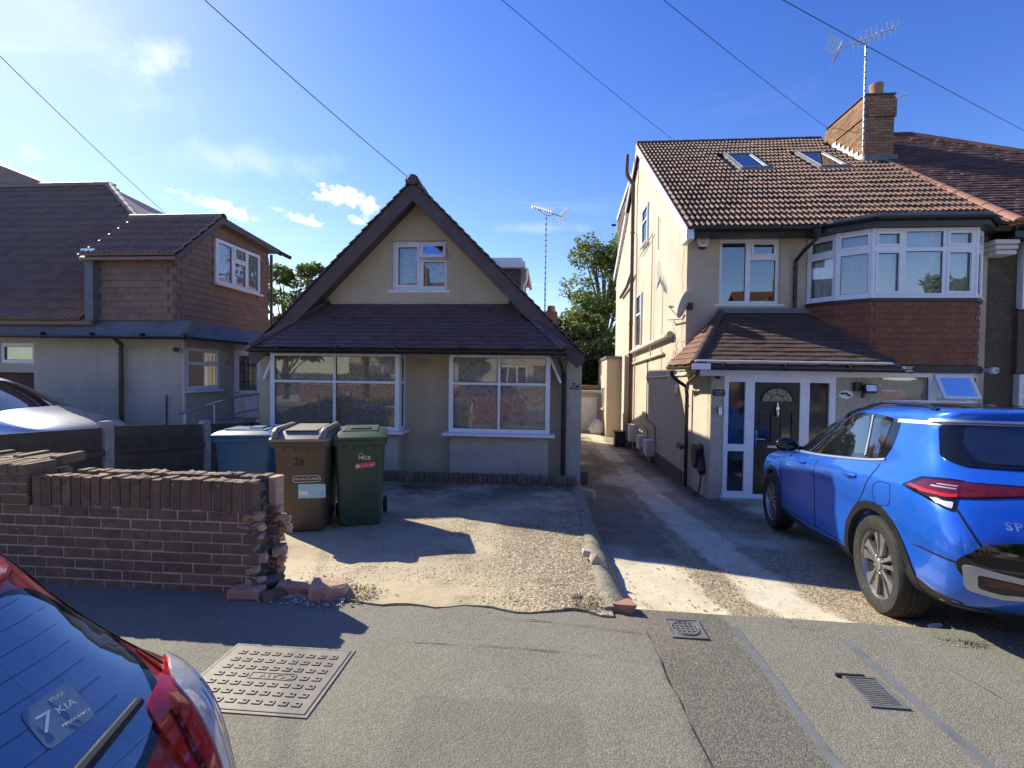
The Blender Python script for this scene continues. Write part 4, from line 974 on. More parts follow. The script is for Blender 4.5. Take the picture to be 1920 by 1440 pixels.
    MB().tube([(2.40, 8.0, 1.735), (2.44, 7.99, 1.75), (5.45, 7.99, 1.735), (5.5, 8.0, 1.73)], .014, 8).build('conduit', K['pvc'], T, smooth=True)
    MB().ab(5.70, 8.0, 1.60, 5.83, 8.12, 1.69).build('gutter_end', K['concrete_post'], T)
    # front door set
    D = MB().plate((3.03, py - .01, -.60), (1, 0, 0), Z, (0, -1, 0), 1.84, 2.10, [(.075, .10, .355, .80), (.075, .92, .355, 2.00), (.51, .06, 1.26, 2.00), (1.415, .10, 1.74, .80), (1.415, .92, 1.74, 2.00)], .08)
    D = D.build('door_frame', K['pvc'], T, bevel=.005)
    for x0, y0, x1, y1 in ((.075, .10, .355, .80), (.075, .92, .355, 2.0), (1.415, .10, 1.74, .80), (1.415, .92, 1.74, 2.0)):
        MB().ab(3.03 + x0, py + .03, -.60 + y0, 3.03 + x1, py + .035, -.60 + y1).build('sidelight_pane', K['obscure'], D)
    MB().ab(2.99, py - .07, -.63, 4.91, py + .0, -.602).build('threshold', K['pvc'], D)
    MB().ab(2.99, py - .03, 1.502, 4.91, py - .005, 1.58).build('head_board', K['pvc'], D)
    dr = MB().plate((3.545, py + .005, -.54), (1, 0, 0), Z, (0, -1, 0), .74, 1.94, [(.11, .92, .28, 1.44), (.455, .92, .625, 1.44)], .04)
    dr = dr.build('front_door', K['door_green'], T, bevel=.004)
    for x in (3.655, 4.0):
        MB().ab(x + .004, py + .018, .384, x + .166, py + .024, .896).build('door_pane', K['obscure'], dr)
        MB().plate((x - .02, py - .004, .36), (1, 0, 0), Z, (0, -1, 0), .21, .56, [(.02, .02, .19, .54)], .008).build('panel_bead', K['door_green'], dr)
        MB().plate((x - .02, py - .004, -.42), (1, 0, 0), Z, (0, -1, 0), .21, .50, [(.025, .025, .185, .475)], .008).build('panel_bead', K['door_green'], dr)
    fan = [(3.915 + .262 * cos(R(a)), py - .006, 1.075 + .23 * sin(R(a))) for a in range(0, 181, 12)]
    MB().prism(fan, (0, .008, 0)).build('fanlight', K['leaded'], dr)
    x = MB(); x.tube([(3.915 + .262 * cos(R(a)), py - .008, 1.075 + .23 * sin(R(a))) for a in range(0, 181, 12)], .009, 6)
    x.tube([(3.915 + .12 * cos(R(a)), py - .008, 1.075 + .11 * sin(R(a))) for a in range(0, 181, 20)], .005, 5)
    for a in (45, 90, 135): x.tube([(3.915 + .12 * cos(R(a)), py - .008, 1.075 + .11 * sin(R(a))), (3.915 + .26 * cos(R(a)), py - .008, 1.075 + .228 * sin(R(a)))], .005, 5)
    x.build('fanlight_lead', K['seam'], dr)
    MB().lathe([(.012, -.01), (.03, .03), (.022, .09), (.03, .14), (.012, .19), (.008, .24)], (3.915, py - .03, .82), 10).build('door_knocker', K['chrome'], dr, smooth=True)
    MB().ab(3.77, py - .012, .268, 4.06, py + .004, .31).build('letter_plate', K['silver_trim'], dr, bevel=.003)
    MB().ab(3.565, py - .008, .28, 3.60, py + .004, .56).tube([(3.583, py - .02, .42), (3.583, py - .05, .42), (3.70, py - .055, .42)], .010, 8).build('door_handle', K['chrome'], dr)
    lettering('1L', .085, (3.475, py - .0125, .80), (1, 0, 0), Z, K['silver_trim'], D, .002, 0)
    lettering('L', .085, (4.375, py - .0125, .80), (1, 0, 0), Z, K['silver_trim'], D, .002, 0)
    # pipes and services on the flank
    pipe(T, [(HX - .12, 15.9, -.5), (HX - .12, 15.9, 7.75), (HX - .30, 15.9, 8.05), (HX - .34, 15.9, 8.15), (HX - .34, 15.9, 8.75)], .062, K['brown_pvc'], 'soil_stack', clips=[(HX - .12, 15.9, z) for z in (1.2, 3.2, 4.6, 6.2)])
    pipe(T, [(HX - .12, 15.9, 4.9), (HX - .10, 17.0, 4.62), (HX - .08, 18.6, 4.5)], .055, K['brown_pvc'], 'waste_pipe')
    pipe(T, [(HX - .06, 15.4, -.4), (HX - .06, 15.4, 5.9)], .022, K['pipe_cream'], 'waste_pipe')
    pipe(T, [(HX - .06, 13.1, 1.9), (HX - .06, 13.1, 5.35), (HX - .06, 14.8, 5.15)], .018, K['pipe_cream'], 'waste_pipe')
    pipe(T, [(HX - .04, 12.5, 4.75), (HX - .04, 12.5, 5.6)], .016, K['pipe_cream'], 'waste_pipe')
    pipe(T, [(HX - .10, 11.0, 2.42), (HX - .10, 17.0, 2.20)], .058, K['pipe_cream'], 'flank_gutter', clips=None)
    MB().tube([(HX - .10, 10.85, 2.43), (HX - .10, 11.12, 2.42)], .075, 10).build('pipe_socket', K['concrete_post'], T)
    pipe(T, [(HX - .05, 11.7, 2.03), (HX - .05, 16.2, 1.86)], .035, K['pipe_cream'], 'waste_pipe')
    pipe(T, [(HX - .03, 9.55, 1.52), (HX - .03, 10.6, 1.50), (HX - .03, 13.8, 1.42)], .016, K['pvc'], 'cable_conduit')
    pipe(T, [(HX - .03, 13.6, 1.95), (HX - .03, 13.6, .25), (HX - .03, 12.5, .16), (HX - .03, 12.5, -.3)], .014, K['brown_pvc'], 'gas_pipe')
    pipe(T, [(HX - .05, 13.9, .02), (HX - .05, 13.3, -.06), (HX - .05, 13.3, -.3)], .012, K['brown_pvc'], 'gas_pipe')
    MB().ab(HX - .26, 16.2, -1.1, HX + .01, 16.7, 2.12).build('boxed_pier', K['side_cream'], T)
    pipe(T, [(2.42, 9.5, 1.60), (2.42, 9.5, 1.50), (2.55, 9.5, 1.38), (2.70, 9.5, 1.28), (2.72, 9.5, 1.12), (2.72, 9.5, -.70)], .036, K['black_pvc'], clips=[(2.72, 9.5, .9), (2.72, 9.5, .1), (2.72, 9.5, -.45)])
    pipe(T, [(2.50, 8.12, 1.60), (2.50, 8.2, 1.5), (2.62, 9.1, 1.36), (2.70, 9.42, 1.22)], .032, K['brown_pvc'])
    # windows on the flank
    for y, z, w, h in ((14.72, 5.38, .80, 1.12), (15.42, 2.36, .80, 1.68)):
        window(T, (HX - .052, y, z), (0, -1, 0), (-1, 0, 0), w, h, [(.07, .07, w - .07, h * .6), (.07, h * .6 + .06, w - .07, h - .07)], .05, sill=.05, name='flank_window', glass='car_glass')
    # junction box and coiled cables by the porch
    MB().ab(HX - .07, 10.45, 1.10, HX, 10.75, 1.30).build('junction_box', K['pipe_cream'], T)
    rnd = random.Random(2)
    for k in range(5):
        c = V((HX - .06 - .02 * k, 10.2 + .1 * k, 2.05 - .1 * k)); r1 = rnd.uniform(.12, .2)
        pipe(T, [c + V((rnd.uniform(-.02, .02), cos(a * .5) * r1 * 1.2, sin(a * .5) * r1 * rnd.uniform(.9, 1.3))) for a in range(14)], .007, K['pipe_cream'], 'coiled_cable', sides=5)
    pipe(T, [(HX - .02, 10.15, 4.3), (HX - .02, 10.3, 3.6), (HX - .02, 10.12, 3.0), (HX - .02, 10.3, 2.2)], .006, K['pipe_cream'], 'coiled_cable', sides=5)
    pipe(T, [(HX - .02, 11.1, 2.75), (HX - .02, 10.85, 2.5), (HX - .02, 10.7, 2.2), (HX - .02, 10.8, 1.6)], .006, K['pipe_cream'], 'coiled_cable', sides=5)
    # row of red ridge tiles along the party line
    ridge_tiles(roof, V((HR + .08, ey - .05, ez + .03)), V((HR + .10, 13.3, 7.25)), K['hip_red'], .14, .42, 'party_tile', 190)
    return T


two_storey()


def chimney():
    T = thing('chimney_stack', 'tall red brick chimney stack with one clay pot on the party wall', 'chimney', (8.57, 14, 7))
    x0, x1, y0, y1, z0, z1 = 8.20, 8.93, 13.2, 14.95, 6.6, 8.95
    MB().ab(x0 + .012, y0 + .012, z0, x1 - .012, y1 - .012, z1 - .01).build('mortar_core', K['mortar_dark'], T)
    br = MB(); nz = int((z1 - z0) / .076); rnd = random.Random(8)
    def course(z, g, off):
        for ax in (0, 1):
            L = (x1 - x0 if ax == 0 else y1 - y0) + 2 * g; n = round(L / .228); w = L / n
            for s in (0, 1):
                for i in range(-1, n):
                    a = max(0, (i + off) * w) + .005; b = min(L, (i + off + 1) * w) - .005
                    if b - a < .03: continue
                    j = rnd.uniform(-.003, .004)
                    if ax == 0:
                        y = (y0 - g - j) if s == 0 else y1 + g - .05; br.ab(x0 - g + a, y, z, x0 - g + b, y + .05, z + .066)
                    else:
                        x = (x0 - g - j - .001) if s == 0 else x1 + g - .049; br.ab(x, y0 - g + a, z, x + .05, y0 - g + b, z + .066)
    for k in range(nz):
        z = z0 + k * .0763; g = .0 if k < nz - 7 else .035 if k < nz - 1 else .01
        course(z, g, .5 if k % 2 else 0)
    q = br.build('brick_courses', K['brick_chimney'], T); q['kind'] = 'stuff'
    MB().ab(x0 - .03, y0 - .03, z1 - .02, x1 + .03, y1 + .03, z1 + .02).build('flaunching', K['mortar_dark'], T, bevel=.02)
    MB().lathe([(.17, 0), (.15, .24), (.165, .27), (.16, .36), (.13, .37), (.12, .05)], (8.60, 13.42, z1 + .0), 16).build('chimney_pot', K['hip_red'], T, smooth=True)
    fl = MB()
    for i in range(7):
        fl.ab(x0 - .025, y0 + .02 + i * .2, 6.9 + i * .152, x0 - .018, y0 + .22 + i * .2, 7.42 + i * .152)
    fl.build('step_flashing', K['pvc_old'], T)
    MB().ab(x0 - .05, y0 - .10, 7.05, x1 + .05, y0 - .02, 7.33).build('apron_flashing', K['lead'], T)


chimney()
aerial('tv_aerial', 'large television aerial strapped to the brick chimney stack', (8.13, 13.14, 7.45), 2.80, (-.93, .32, -.18), 9, 1.45, .62, .022, elem=.2)
aerial('tv_aerial', 'small aerial just right of the chimney pot', (10.9, 16.2, 8.2), 2.15, (-.9, .3, -.2), 4, .8, .12, .016, elem=.14)


def small_services():
    # satellite dish
    T = thing('satellite_dish', 'small grey satellite dish on an arm at the house corner', 'satellite dish', (2.72, 9.86, 2.9))
    n = V((-.80, .50, .33)).normalized(); c = V((2.74, 9.78, 2.93)); u = Z.cross(n).normalized(); v = n.cross(u)
    mb = MB(); rings = 5; seg = 24
    for side, dd in ((0, 0), (1, -.012)):
        for i in range(rings + 1):
            r = i / rings
            for j in range(seg):
                a = 2 * pi * j / seg; mb.v.append(tuple(c + u * cos(a) * .24 * r + v * sin(a) * .29 * r + n * (dd + .055 * r * r)))
    m = (rings + 1) * seg
    for s in (0, 1):
        for i in range(rings):
            for j in range(seg): q = (s * m + i * seg + j, s * m + i * seg + (j + 1) % seg, s * m + (i + 1) * seg + (j + 1) % seg, s * m + (i + 1) * seg + j); mb.f.append(q if s == 0 else q[::-1])
    for j in range(seg): mb.f.append((rings * seg + j, m + rings * seg + j, m + rings * seg + (j + 1) % seg, rings * seg + (j + 1) % seg))
    mb.build('reflector', K['dish'], T, smooth=True, angle=40)
    MB().tube([(2.80, 11.0, 2.78), (2.66, 10.9, 2.76), (2.72, 9.9, 2.66), c - n * .05 - v * .2], .018, 8).build('bracket_arm', K['galv'], T, smooth=True)
    MB().tube([c - v * .28 + n * .05, c - v * .12 + n * .32], .010, 6).tube([c - v * .12 + n * .32, c - v * .10 + n * .22], .026, 8).build('receiver', K['dish'], T)
    MB().ab(2.79, 9.84, 2.84, 2.90, 9.90, 2.98).build('back_plate', K['black_pvc'], T)
    # alarm box
    T = thing('alarm_box', 'white bell-shaped burglar alarm box under the eaves', 'alarm box', (3.10, 9.99, 4.1))
    p = [(-.115, .12), (.115, .12), (.125, .05), (.07, -.075), (-.07, -.075), (-.125, .05)]
    MB().prism([(3.10 + x, 9.995, 4.21 + z) for x, z in p], (0, -.065, 0)).build('cover', K['pvc'], T, bevel=.012)
    MB().prism([(3.10 + x, 9.995, 4.22 + z) for x, z in ((-.075, -.078), (.075, -.078), (.055, -.125), (-.055, -.125))], (0, -.06, 0)).build('base', K['tile_far'], T, bevel=.008)
    MB().tube([(3.10 + x, 9.928, 4.22 + z) for x, z in ((-.085, .075), (-.08, .058), (-.03, .058), (-.02, .078), (.02, .082), (.03, .06), (.08, .06))], .006, 5).build('print_motif', K['dark_ink'], T)
    for k, w in enumerate((.10, .085)): MB().ab(3.10 - w / 2, 9.927, 4.228 - k * .03, 3.10 + w / 2, 9.9295, 4.238 - k * .03).build('print_line', K['dark_ink'], T)
    # meter boxes
    for lab, x, y, z, w, d, h in (('white meter box nearest the street on the flank wall', 2.565, 12.5, -.64, .24, .42, .40), ('white meter box in the middle of the three on the flank wall', 2.565, 13.55, -.62, .24, .36, .36), ('tall white meter box beside the boxed-in pier', 2.565, 15.0, -.62, .24, .42, .52)):
        T = thing('meter_box', lab, 'meter box', (2.69, y, z), group='meter boxes on the flank wall')
        MB().prism([(x, y, z), (x, y + d, z), (x + w, y + d, z), (x + w, y, z)], (0, 0, h)).build('case', K['white_box'], T, bevel=.012)
        MB().ab(x + .025, y - .006, z + .03, x + w - .02, y - .001, z + h - .04).build('door', K['white_box'], T, bevel=.003)
        MB().prism([(x - .01, y - .01, z + h), (x - .01, y + d + .01, z + h), (x + w, y + d + .01, z + h), (x + w, y - .01, z + h)], (0, 0, .02)).build('lid', K['white_box'], T)
        MB().tube([(x + .12, y + .15, z), (x + .12, y + .15, z - .25)], .016, 6).build('supply_pipe', K['white_box'], T)
    # charge point
    T = thing('charge_point', 'black wall charger with its cable hanging on the porch flank', 'charger', (2.70, 8.9, -.2))
    MB().prism([(2.80, 8.80 + a, .02 + b) for a, b in ((-.12, .16), (-.06, .24), (.10, .24), (.17, .14), (.17, -.12), (.08, -.2), (-.02, -.22), (-.10, -.12))], (-.14, 0, 0)).build('body', K['black_pvc'], T, bevel=.02)
    MB().prism([(2.79, 8.62, .02), (2.79, 8.72, .06), (2.79, 8.70, -.22), (2.79, 8.60, -.28), (2.79, 8.55, -.2)], (-.10, 0, 0)).build('holster', K['black_pvc'], T, bevel=.02)
    cb = [(2.74, 8.62, -.25), (2.72, 8.60, -.45), (2.70, 8.62, -.60), (2.64, 8.72, -.67), (2.60, 8.9, -.685), (2.62, 9.15, -.69)]
    MB().tube(cb, .014, 7).build('cable', K['black_pvc'], T, smooth=True)
    MB().prism([(2.66, 9.44, .12), (2.66, 9.55, .16), (2.66, 9.75, .14), (2.66, 9.72, .03), (2.66, 9.44, .04)], (-.07, 0, 0)).build('cable_hook', K['black_pvc'], T, bevel=.01)
    # signs, bell, lamp, cameras
    T = thing('house_plaque', 'small black house plaque left of the front door', 'plaque', (2.94, 8.39, 1.2))
    MB().prism([(2.94 + x, 8.398, 1.205 + z) for x, z in ((-.09, -.05), (.09, -.05), (.105, -.03), (.105, .03), (.09, .06), (-.09, .06), (-.105, .03), (-.105, -.03))], (0, -.014, 0)).build('plate', K['gloss_black'], T)
    for k, w in ((.018, .15), (-.02, .11)): MB().ab(2.94 - w / 2, 8.381, 1.20 + k, 2.94 + w / 2, 8.3835, 1.212 + k).build('print_line', K['concrete_post'], T)
    T = thing('house_plaque', 'white oval house plaque right of the front door', 'plaque', (5.03, 8.39, 1.2))
    MB().prism([(5.03 + .115 * cos(R(a)), 8.398, 1.21 + .07 * sin(R(a))) for a in range(0, 360, 20)], (0, -.014, 0)).build('plate', K['pvc'], T)
    MB().prism([(5.0 + .06 * cos(R(a)), 8.383, 1.225 + .022 * sin(R(a)) + .008 * sin(R(a * 3))) for a in range(0, 360, 30)], (0, -.002, 0)).build('print_motif', K['dark_ink'], T)
    MB().prism([(5.075 + .035 * cos(R(a)), 8.383, 1.195 + .02 * sin(R(a))) for a in range(0, 360, 45)], (0, -.002, 0)).build('print_motif', K['dark_ink'], T)
    T = thing('doorbell_cylinder', 'silver doorbell cylinder beside the left sidelight', 'doorbell', (2.95, 8.36, .82))  # plain metal cylinder for the doorbell, gives no light
    MB().lathe([(.034, 0), (.034, .145), (.03, .15)], (2.95, 8.35, .825), 14).build('tube', K['alu'], T, smooth=True, angle=40)
    MB().ab(2.925, 8.37, .86, 2.975, 8.40, .94).build('bracket', K['black_pvc'], T)
    T = thing('floodlight', 'black floodlight with motion sensor on the porch wall', 'floodlight', (5.28, 8.36, 1.25))
    MB().ab(5.14, 8.33, 1.27, 5.26, 8.40, 1.42).build('mount', K['black_pvc'], T, bevel=.01)
    MB().box((5.25, 8.24, 1.26), (.20, 0, 0), (0, .09, -.03), (0, .03, .135)).build('housing', K['black_pvc'], T, bevel=.008)
    MB().box((5.27, 8.236, 1.278), (.16, 0, 0), (0, .002, .0), (0, .025, .10)).build('glass', K['tail_clear'], T)
    MB().lathe([(.025, -.07), (.035, -.02), (.028, .02)], (5.26, 8.32, 1.23), 10).build('sensor', K['black_pvc'], T, smooth=True)
    T = thing('security_camera', 'white round security camera under the bay fascia', 'camera', (8.12, 9.3, 1.65))
    MB().lathe([(.03, -.07), (.06, -.05), (.065, .02), (.05, .06)], (8.14, 9.30, 1.66), 14, 'Y').build('body', K['pvc'], T, smooth=True)
    MB().lathe([(.034, -.075), (.03, -.06)], (8.14, 9.30, 1.66), 12, 'Y').build('lens', K['gloss_black'], T)
    MB().ab(8.10, 9.36, 1.64, 8.2, 9.5, 1.70).build('bracket', K['pvc'], T)
    T = thing('security_camera', 'tiny black camera tucked under the porch fascia', 'camera', (2.90, 8.34, 1.45))
    MB().lathe([(.012, -.06), (.026, -.05), (.026, .03), (.015, .06)], (2.90, 8.34, 1.47), 10, 'Y').build('body', K['black_pvc'], T, smooth=True)
    MB().ab(2.88, 8.36, 1.47, 2.92, 8.4, 1.50).build('bracket', K['black_pvc'], T)


small_services()


def attached():
    T = thing('attached_house', 'dark pebbledashed attached house with clay tile roof at the right edge', 'house', (11.5, 10, -.75))
    MB().plate((HR + .004, HY + .004, -1), (1, 0, 0), Z, (0, -1, 0), 6.4, 5.4, [(.62, 3.9, 3.2, 5.2), (.62, 1.3, 3.2, 2.6)], .25).build('front_wall', K['dark_pebble'], T)
    MB().ab(14.7, 10.3, -1, 14.98, 20, 4.4).build('side_wall', K['dark_pebble'], T)
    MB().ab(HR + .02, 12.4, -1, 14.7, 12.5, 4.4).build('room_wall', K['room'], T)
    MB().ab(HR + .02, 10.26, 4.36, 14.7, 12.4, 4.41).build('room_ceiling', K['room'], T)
    for zb in (2.9, .3):
        window(T, (9.1, 9.85, zb), (1, 0, 0), (0, -1, 0), 2.7, 1.3, [(.08, .08, .6, .82), (.08, .92, .6, 1.22), (.7, .08, 1.5, 1.22), (1.6, .08, 2.6, 1.22)], .07, cur=('curtain_pale', .14), sill=.06, name='window')
        MB().ab(9.12, 9.92, zb, 9.19, HY, zb + 1.3).build('window_return', K['pvc'], T)
    MB().ab(9.08, 9.9, 1.62, 11.8, HY, 2.85).build('window_panel', K['dark_pebble'], T)
    MB().ab(HR + .05, 9.52, 4.16, 15.2, 9.55, 4.34).build('fascia', K['black_pvc'], T)
    MB().ab(HR + .05, 9.55, 4.17, 15.2, HY, 4.19).build('soffit', K['black_pvc'], T)
    gutter(T, [(HR + .12, 9.47, 4.34), (15.2, 9.47, 4.32)], K['black_pvc'], .06)
    for i in range(3):
        MB().ab(8.36 + .05 * i, 9.60 + .05 * i, 4.06 - .09 * i, 8.80 + .02 * i, HY, 4.145 - .09 * i).build('corbel', K['pvc_old'], T, bevel=.02)
    ey, ez, ry, rz = 9.5, 4.42, 15.4, 8.92
    sv = V((0, ry - ey, rz - ez)); SL = sv.length; x0, xr, xe = HR + .05, 10.9, 15.4
    r = MB().prism([(x0, ey, ez - .03), (xe, ey, ez - .03), (xr, ry, rz - .03), (x0, ry, rz - .03)], (0, .05, -.1)).build('roof', K['tile_far'], T)
    tile_field(r, 'roof_tile', (x0, ey - .03, ez - .01), (1, 0, 0), sv, 28, 44, .24, SL / 44, tile_mesh_plain(.24, SL / 44 * 1.15, .018), K['tile_far'], lambda u, v: .02 < u < (xe - x0) - (xe - xr) * v / SL, cap=300, jit=.014)
    ridge_tiles(r, (x0, ry, rz + .02), (xr, ry, rz + .02), K['tile_far'], .12, .4)
    ridge_tiles(r, (xr, ry, rz + .02), (xe, ey, ez), K['tile_far'], .12, .4, 'hip_tile')
    MB().prism([(xr, ry, rz - .05), (xe, ey, ez - .05), (xe, 20, ez - .05)], (0, 0, -.05)).build('hip_slope', K['tile_far'], T)
    MB().prism([(x0, ry, rz - .05), (xr, ry, rz - .05), (xe, 21, ez), (x0, 21, ez)], (0, 0, -.05)).build('rear_slope', K['tile_far'], T)


attached()
# ------------------------------------------------------------------ the house on the left
def left_house():
    T = thing('tile_hung_house', 'grey rendered house with tiled dormer storey left of the bungalow', 'house', (-9, 9.5, 0))
    MB().plate((-15, 8.5, -.15), (1, 0, 0), Z, (0, -1, 0), 7.75, 2.25, [(4.1, 1.73, 4.86, 2.13), (3.0, .0, 4.86, 1.55)], .25).build('front_wall', K['grey_wall'], T)
    MB().plate((-7.0, 8.5, -.15), (0, 1, 0), Z, (1, 0, 0), 1.4, 2.25, [(.03, 1.24, .96, 2.07)], .25).build('side_wall', K['grey_wall'], T)
    MB().plate((-7.24, 9.902, -.15), (1, 0, 0), Z, (0, -1, 0), 1.9, 2.3, [(.30, .6, .90, 2.08)], .25).build('return_wall', K['grey_wall'], T)
    MB().ab(-14.9, 10.4, -.1, -7.3, 10.5, 2.1).build('room_wall', K['room'], T)
    window(T, (-10.9, 8.53, 1.58), (1, 0, 0), (0, -1, 0), .76, .40, [(.07, .07, .69, .33)], .07, cur=('curtain_pale', .2), sill=.0, name='window')
    # roller door in the dark opening
    MB().ab(-12.0, 8.62, -.14, -10.14, 8.66, 1.42).build('garage_door', K['tile_far'], T)
    window(T, (-6.99, 8.53, 1.09), (0, 1, 0), (1, 0, 0), .93, .83, [(.075, .075, .855, .50), (.075, .565, .855, .765)], .07, cur=('curtain_pale', .2, (.25, .75)), sill=.07, name='window')
    # side door with glazed upper half
    D = MB().plate((-6.95, 9.885, .45), (1, 0, 0), Z, (0, -1, 0), .62, 1.49, [(.10, .60, .52, 1.37)], .06).build('side_door', K['pvc'], T, bevel=.005)
    MB().ab(-6.85, 9.91, 1.05, -6.43, 9.915, 1.82).build('pane', K['leaded'], D)
    x = MB()
    for i in range(1, 4): x.tube([(-6.85, 9.905, 1.05 + i * .195), (-6.43, 9.905, 1.05 + i * .195)], .006, 5)
    for i in range(1, 4): x.tube([(-6.85 + i * .105, 9.905, 1.05), (-6.85 + i * .105, 9.905, 1.82)], .006, 5)
    x.tube([(-6.64 + .18 * cos(R(a)), 9.903, 1.5 + .28 * sin(R(a))) for a in range(0, 181, 15)], .006, 5)
    x.build('glazing_bar', K['seam'], D)
    MB().ab(-6.75, 9.868, .92, -6.53, 9.884, .975).build('letter_plate', K['silver_trim'], D)
    MB().tube([(-6.90, 9.88, 1.0), (-6.90, 9.85, 1.0), (-6.82, 9.85, 1.0)], .011, 6).build('door_handle', K['alu'], D)
    # skirt roof of lead between the storeys
    MB().prism([(-15, 8.18, 2.10), (-6.72, 8.18, 2.10), (-6.72, 8.36, 2.42), (-15, 8.36, 2.42)], (0, .2, 0)).build('skirt_roof', K['lead'], T)
    MB().prism([(-6.72, 8.19, 2.10), (-6.72, 11.6, 2.10), (-7.0, 11.6, 2.42), (-7.0, 8.37, 2.42)], (-.2, 0, 0)).build('skirt_roof', K['lead'], T)
    gutter(T, [(-15, 8.12, 2.14), (-6.66, 8.12, 2.10)], K['black_pvc'], .055)
    gutter(T, [(-6.66, 8.1, 2.10), (-6.66, 11.5, 2.12)], K['black_pvc'], .055, brackets=False)
    pipe(T, [(-8.05, 8.12, 2.06), (-8.08, 8.3, 1.95), (-8.22, 8.42, 1.88), (-8.23, 8.43, 1.75), (-8.23, 8.43, .0)], .04, K['brown_pvc'], clips=[(-8.23, 8.43, 1.2), (-8.23, 8.43, .5)])
    pipe(T, [(-6.94, 8.43, .1), (-6.94, 8.43, 2.02)], .03, K['pipe_cream'], clips=None)
    pipe(T, [(-7.32, 8.46, .1), (-7.32, 8.46, 1.0)], .014, K['brown_pvc'], clips=[(-7.32, 8.46, .62)])
    # flue and outside tap lamp by the window
    MB().tube([(-7.05, 8.52, 1.86), (-6.85, 8.15, 1.86)], .055, 12).build('boiler_flue', K['white_box'], T, smooth=True, angle=40)
    MB().tube([(-6.86, 8.17, 1.862), (-6.82, 8.09, 1.862), (-6.74, 7.98, 1.865)], [.05, .05, .035], 10).build('flue_terminal', K['black_pvc'], T)
    MB().lathe([(.02, -.02), (.05, 0), (.03, .05)], (-6.94, 9.72, 1.66), 10).build('wall_light', K['galv'], T)
    # upper storey
    g = MB().prism([(-7.05, 8.36, 2.40), (-7.05, 11.3, 2.40), (-7.05, 11.3, 4.50), (-7.05, 9.40, 4.62), (-7.05, 8.36, 3.66)], (-.2, 0, 0)).build('gable', K['tile_hung_left'], T)
    w2 = window(T, (-6.985, 9.37, 3.33), (0, 1, 0), (1, 0, 0), 1.50, .93, [(.07, .07, .50, .86), (.60, .07, .96, .55), (.60, .65, .96, .86), (1.06, .07, 1.43, .86)], .05, sash=(2,), sill=.05, name='dormer_window', glass='pane')
    curtain(w2, (-7.028, 9.40, 3.36), (0, 1, 0), (1, 0, 0), 1.44, .87, K['curtain'], 0, .004, 8)
    tile_field(g, 'hung_tile', (-7.045, 8.38, 2.42), (0, 1, 0), (0, 0, 1), 13, 16, .225, .125, tile_mesh_plain(.225, .145, .015), K['tile_hung_left'],
               lambda u, v: 0 < u < 2.9 and 2.42 + v < min(3.6 + u * .92, 4.62 - (u - 1.02) * .06) and not (.92 < u < 2.55 and .80 < v < 1.92), cap=300)
    MB().ab(-8.65, 8.36, 2.40, -7.25, 8.5, 3.66).build('dormer_front', K['tile_hung_left'], T)
    tile_field(T, 'hung_tile', (-8.65, 8.35, 2.42), (1, 0, 0), (0, 0, 1), 7, 10, .225, .125, tile_mesh_plain(.225, .145, .015), K['tile_hung_left'], lambda u, v: .1 < u < 1.48, cap=80)
    MB().ab(-8.75, 8.22, 2.40, -8.58, 8.40, 3.72).build('dormer_cheek', K['lead'], T)
    MB().ab(-8.78, 8.18, 3.66, -8.50, 8.42, 3.74).build('dormer_cheek_cap', K['alu'], T)
    ev, rv = V((0, 8.16, 3.60)), V((0, 9.40, 4.70)); sv = rv - ev; L = sv.length
    r = MB().box(V((-8.80, 8.16, 3.52)), (1.92, 0, 0), sv, (0, 0, .05)).build('dormer_roof', K['tile_left'], T)
    tile_field(r, 'roof_tile', (-8.80, 8.14, 3.60), (1, 0, 0), sv, 6, 6, .322, L / 6, tile_mesh_roll(.322, L / 6 * 1.1, 3), K['tile_left'], None, stagger=False)
    MB().prism([(-6.86, 9.40, 4.60), (-6.86, 11.5, 4.46), (-6.86, 11.5, 4.56), (-6.86, 9.40, 4.70)], (-2.2, 0, 0)).build('dormer_rear_roof', K['lead'], T)
    MB().prism([(-6.85, 8.14, 3.44), (-6.85, 9.40, 4.56), (-6.85, 11.55, 4.42), (-6.85, 11.55, 4.54), (-6.85, 9.40, 4.70), (-6.85, 8.14, 3.58)], (-.03, 0, 0)).build('verge_board', K['bark_paint'], T)
    ridge_tiles(r, (-8.9, 9.40, 4.72), (-6.84, 9.40, 4.72), K['tile_left'], .10, .4)
    MB().tube([(-6.86, 11.5, 4.50), (-6.80, 11.62, 4.46), (-6.72, 11.75, 4.42)], .05, 8).build('gutter_end', K['black_pvc'], T)
    pipe(T, [(-7.0, 11.35, 4.4), (-7.0, 11.35, 2.5)], .036, K['brown_pvc'])
    # main catslide roof
    ey, ez, ry, rz = 8.2, 2.44, 12.0, 6.50
    sv = V((0, ry - ey, rz - ez)); L = sv.length
    r = MB().prism([(-16, ey, ez - .06), (-8.62, ey, ez - .06), (-8.62, 9.9, 4.25), (-12.0, ry, rz - .06), (-16, ry, rz - .06)], (0, .03, -.06)).build('main_roof', K['tile_left'], T)
    def cl(u, v):
        x, y = -16 + u, ey + v / L * (ry - ey)
        return x < (-8.66 if y < 9.9 else -8.66 - (y - 9.9) * 1.6)
    tile_field(r, 'roof_tile', (-16, ey - .02, ez - .03), (1, 0, 0), sv, 25, 18, .30, L / 18, tile_mesh_roll(.30, L / 18 * 1.08, 3), K['tile_left'], cl, cap=300, stagger=False, jit=.006)
    MB().prism([(-12.0, ry, rz - .05), (-8.6, 9.9, 4.2), (-9.4, 14.5, 4.2), (-11.8, 14.5, 6.2)], (0, .0, -.06)).build('hip_slope', K['tile_left'], T)
    ridge_tiles(r, (-16, ry, rz + .02), (-12.0, ry, rz + .02), K['tile_left'], .12, .42)
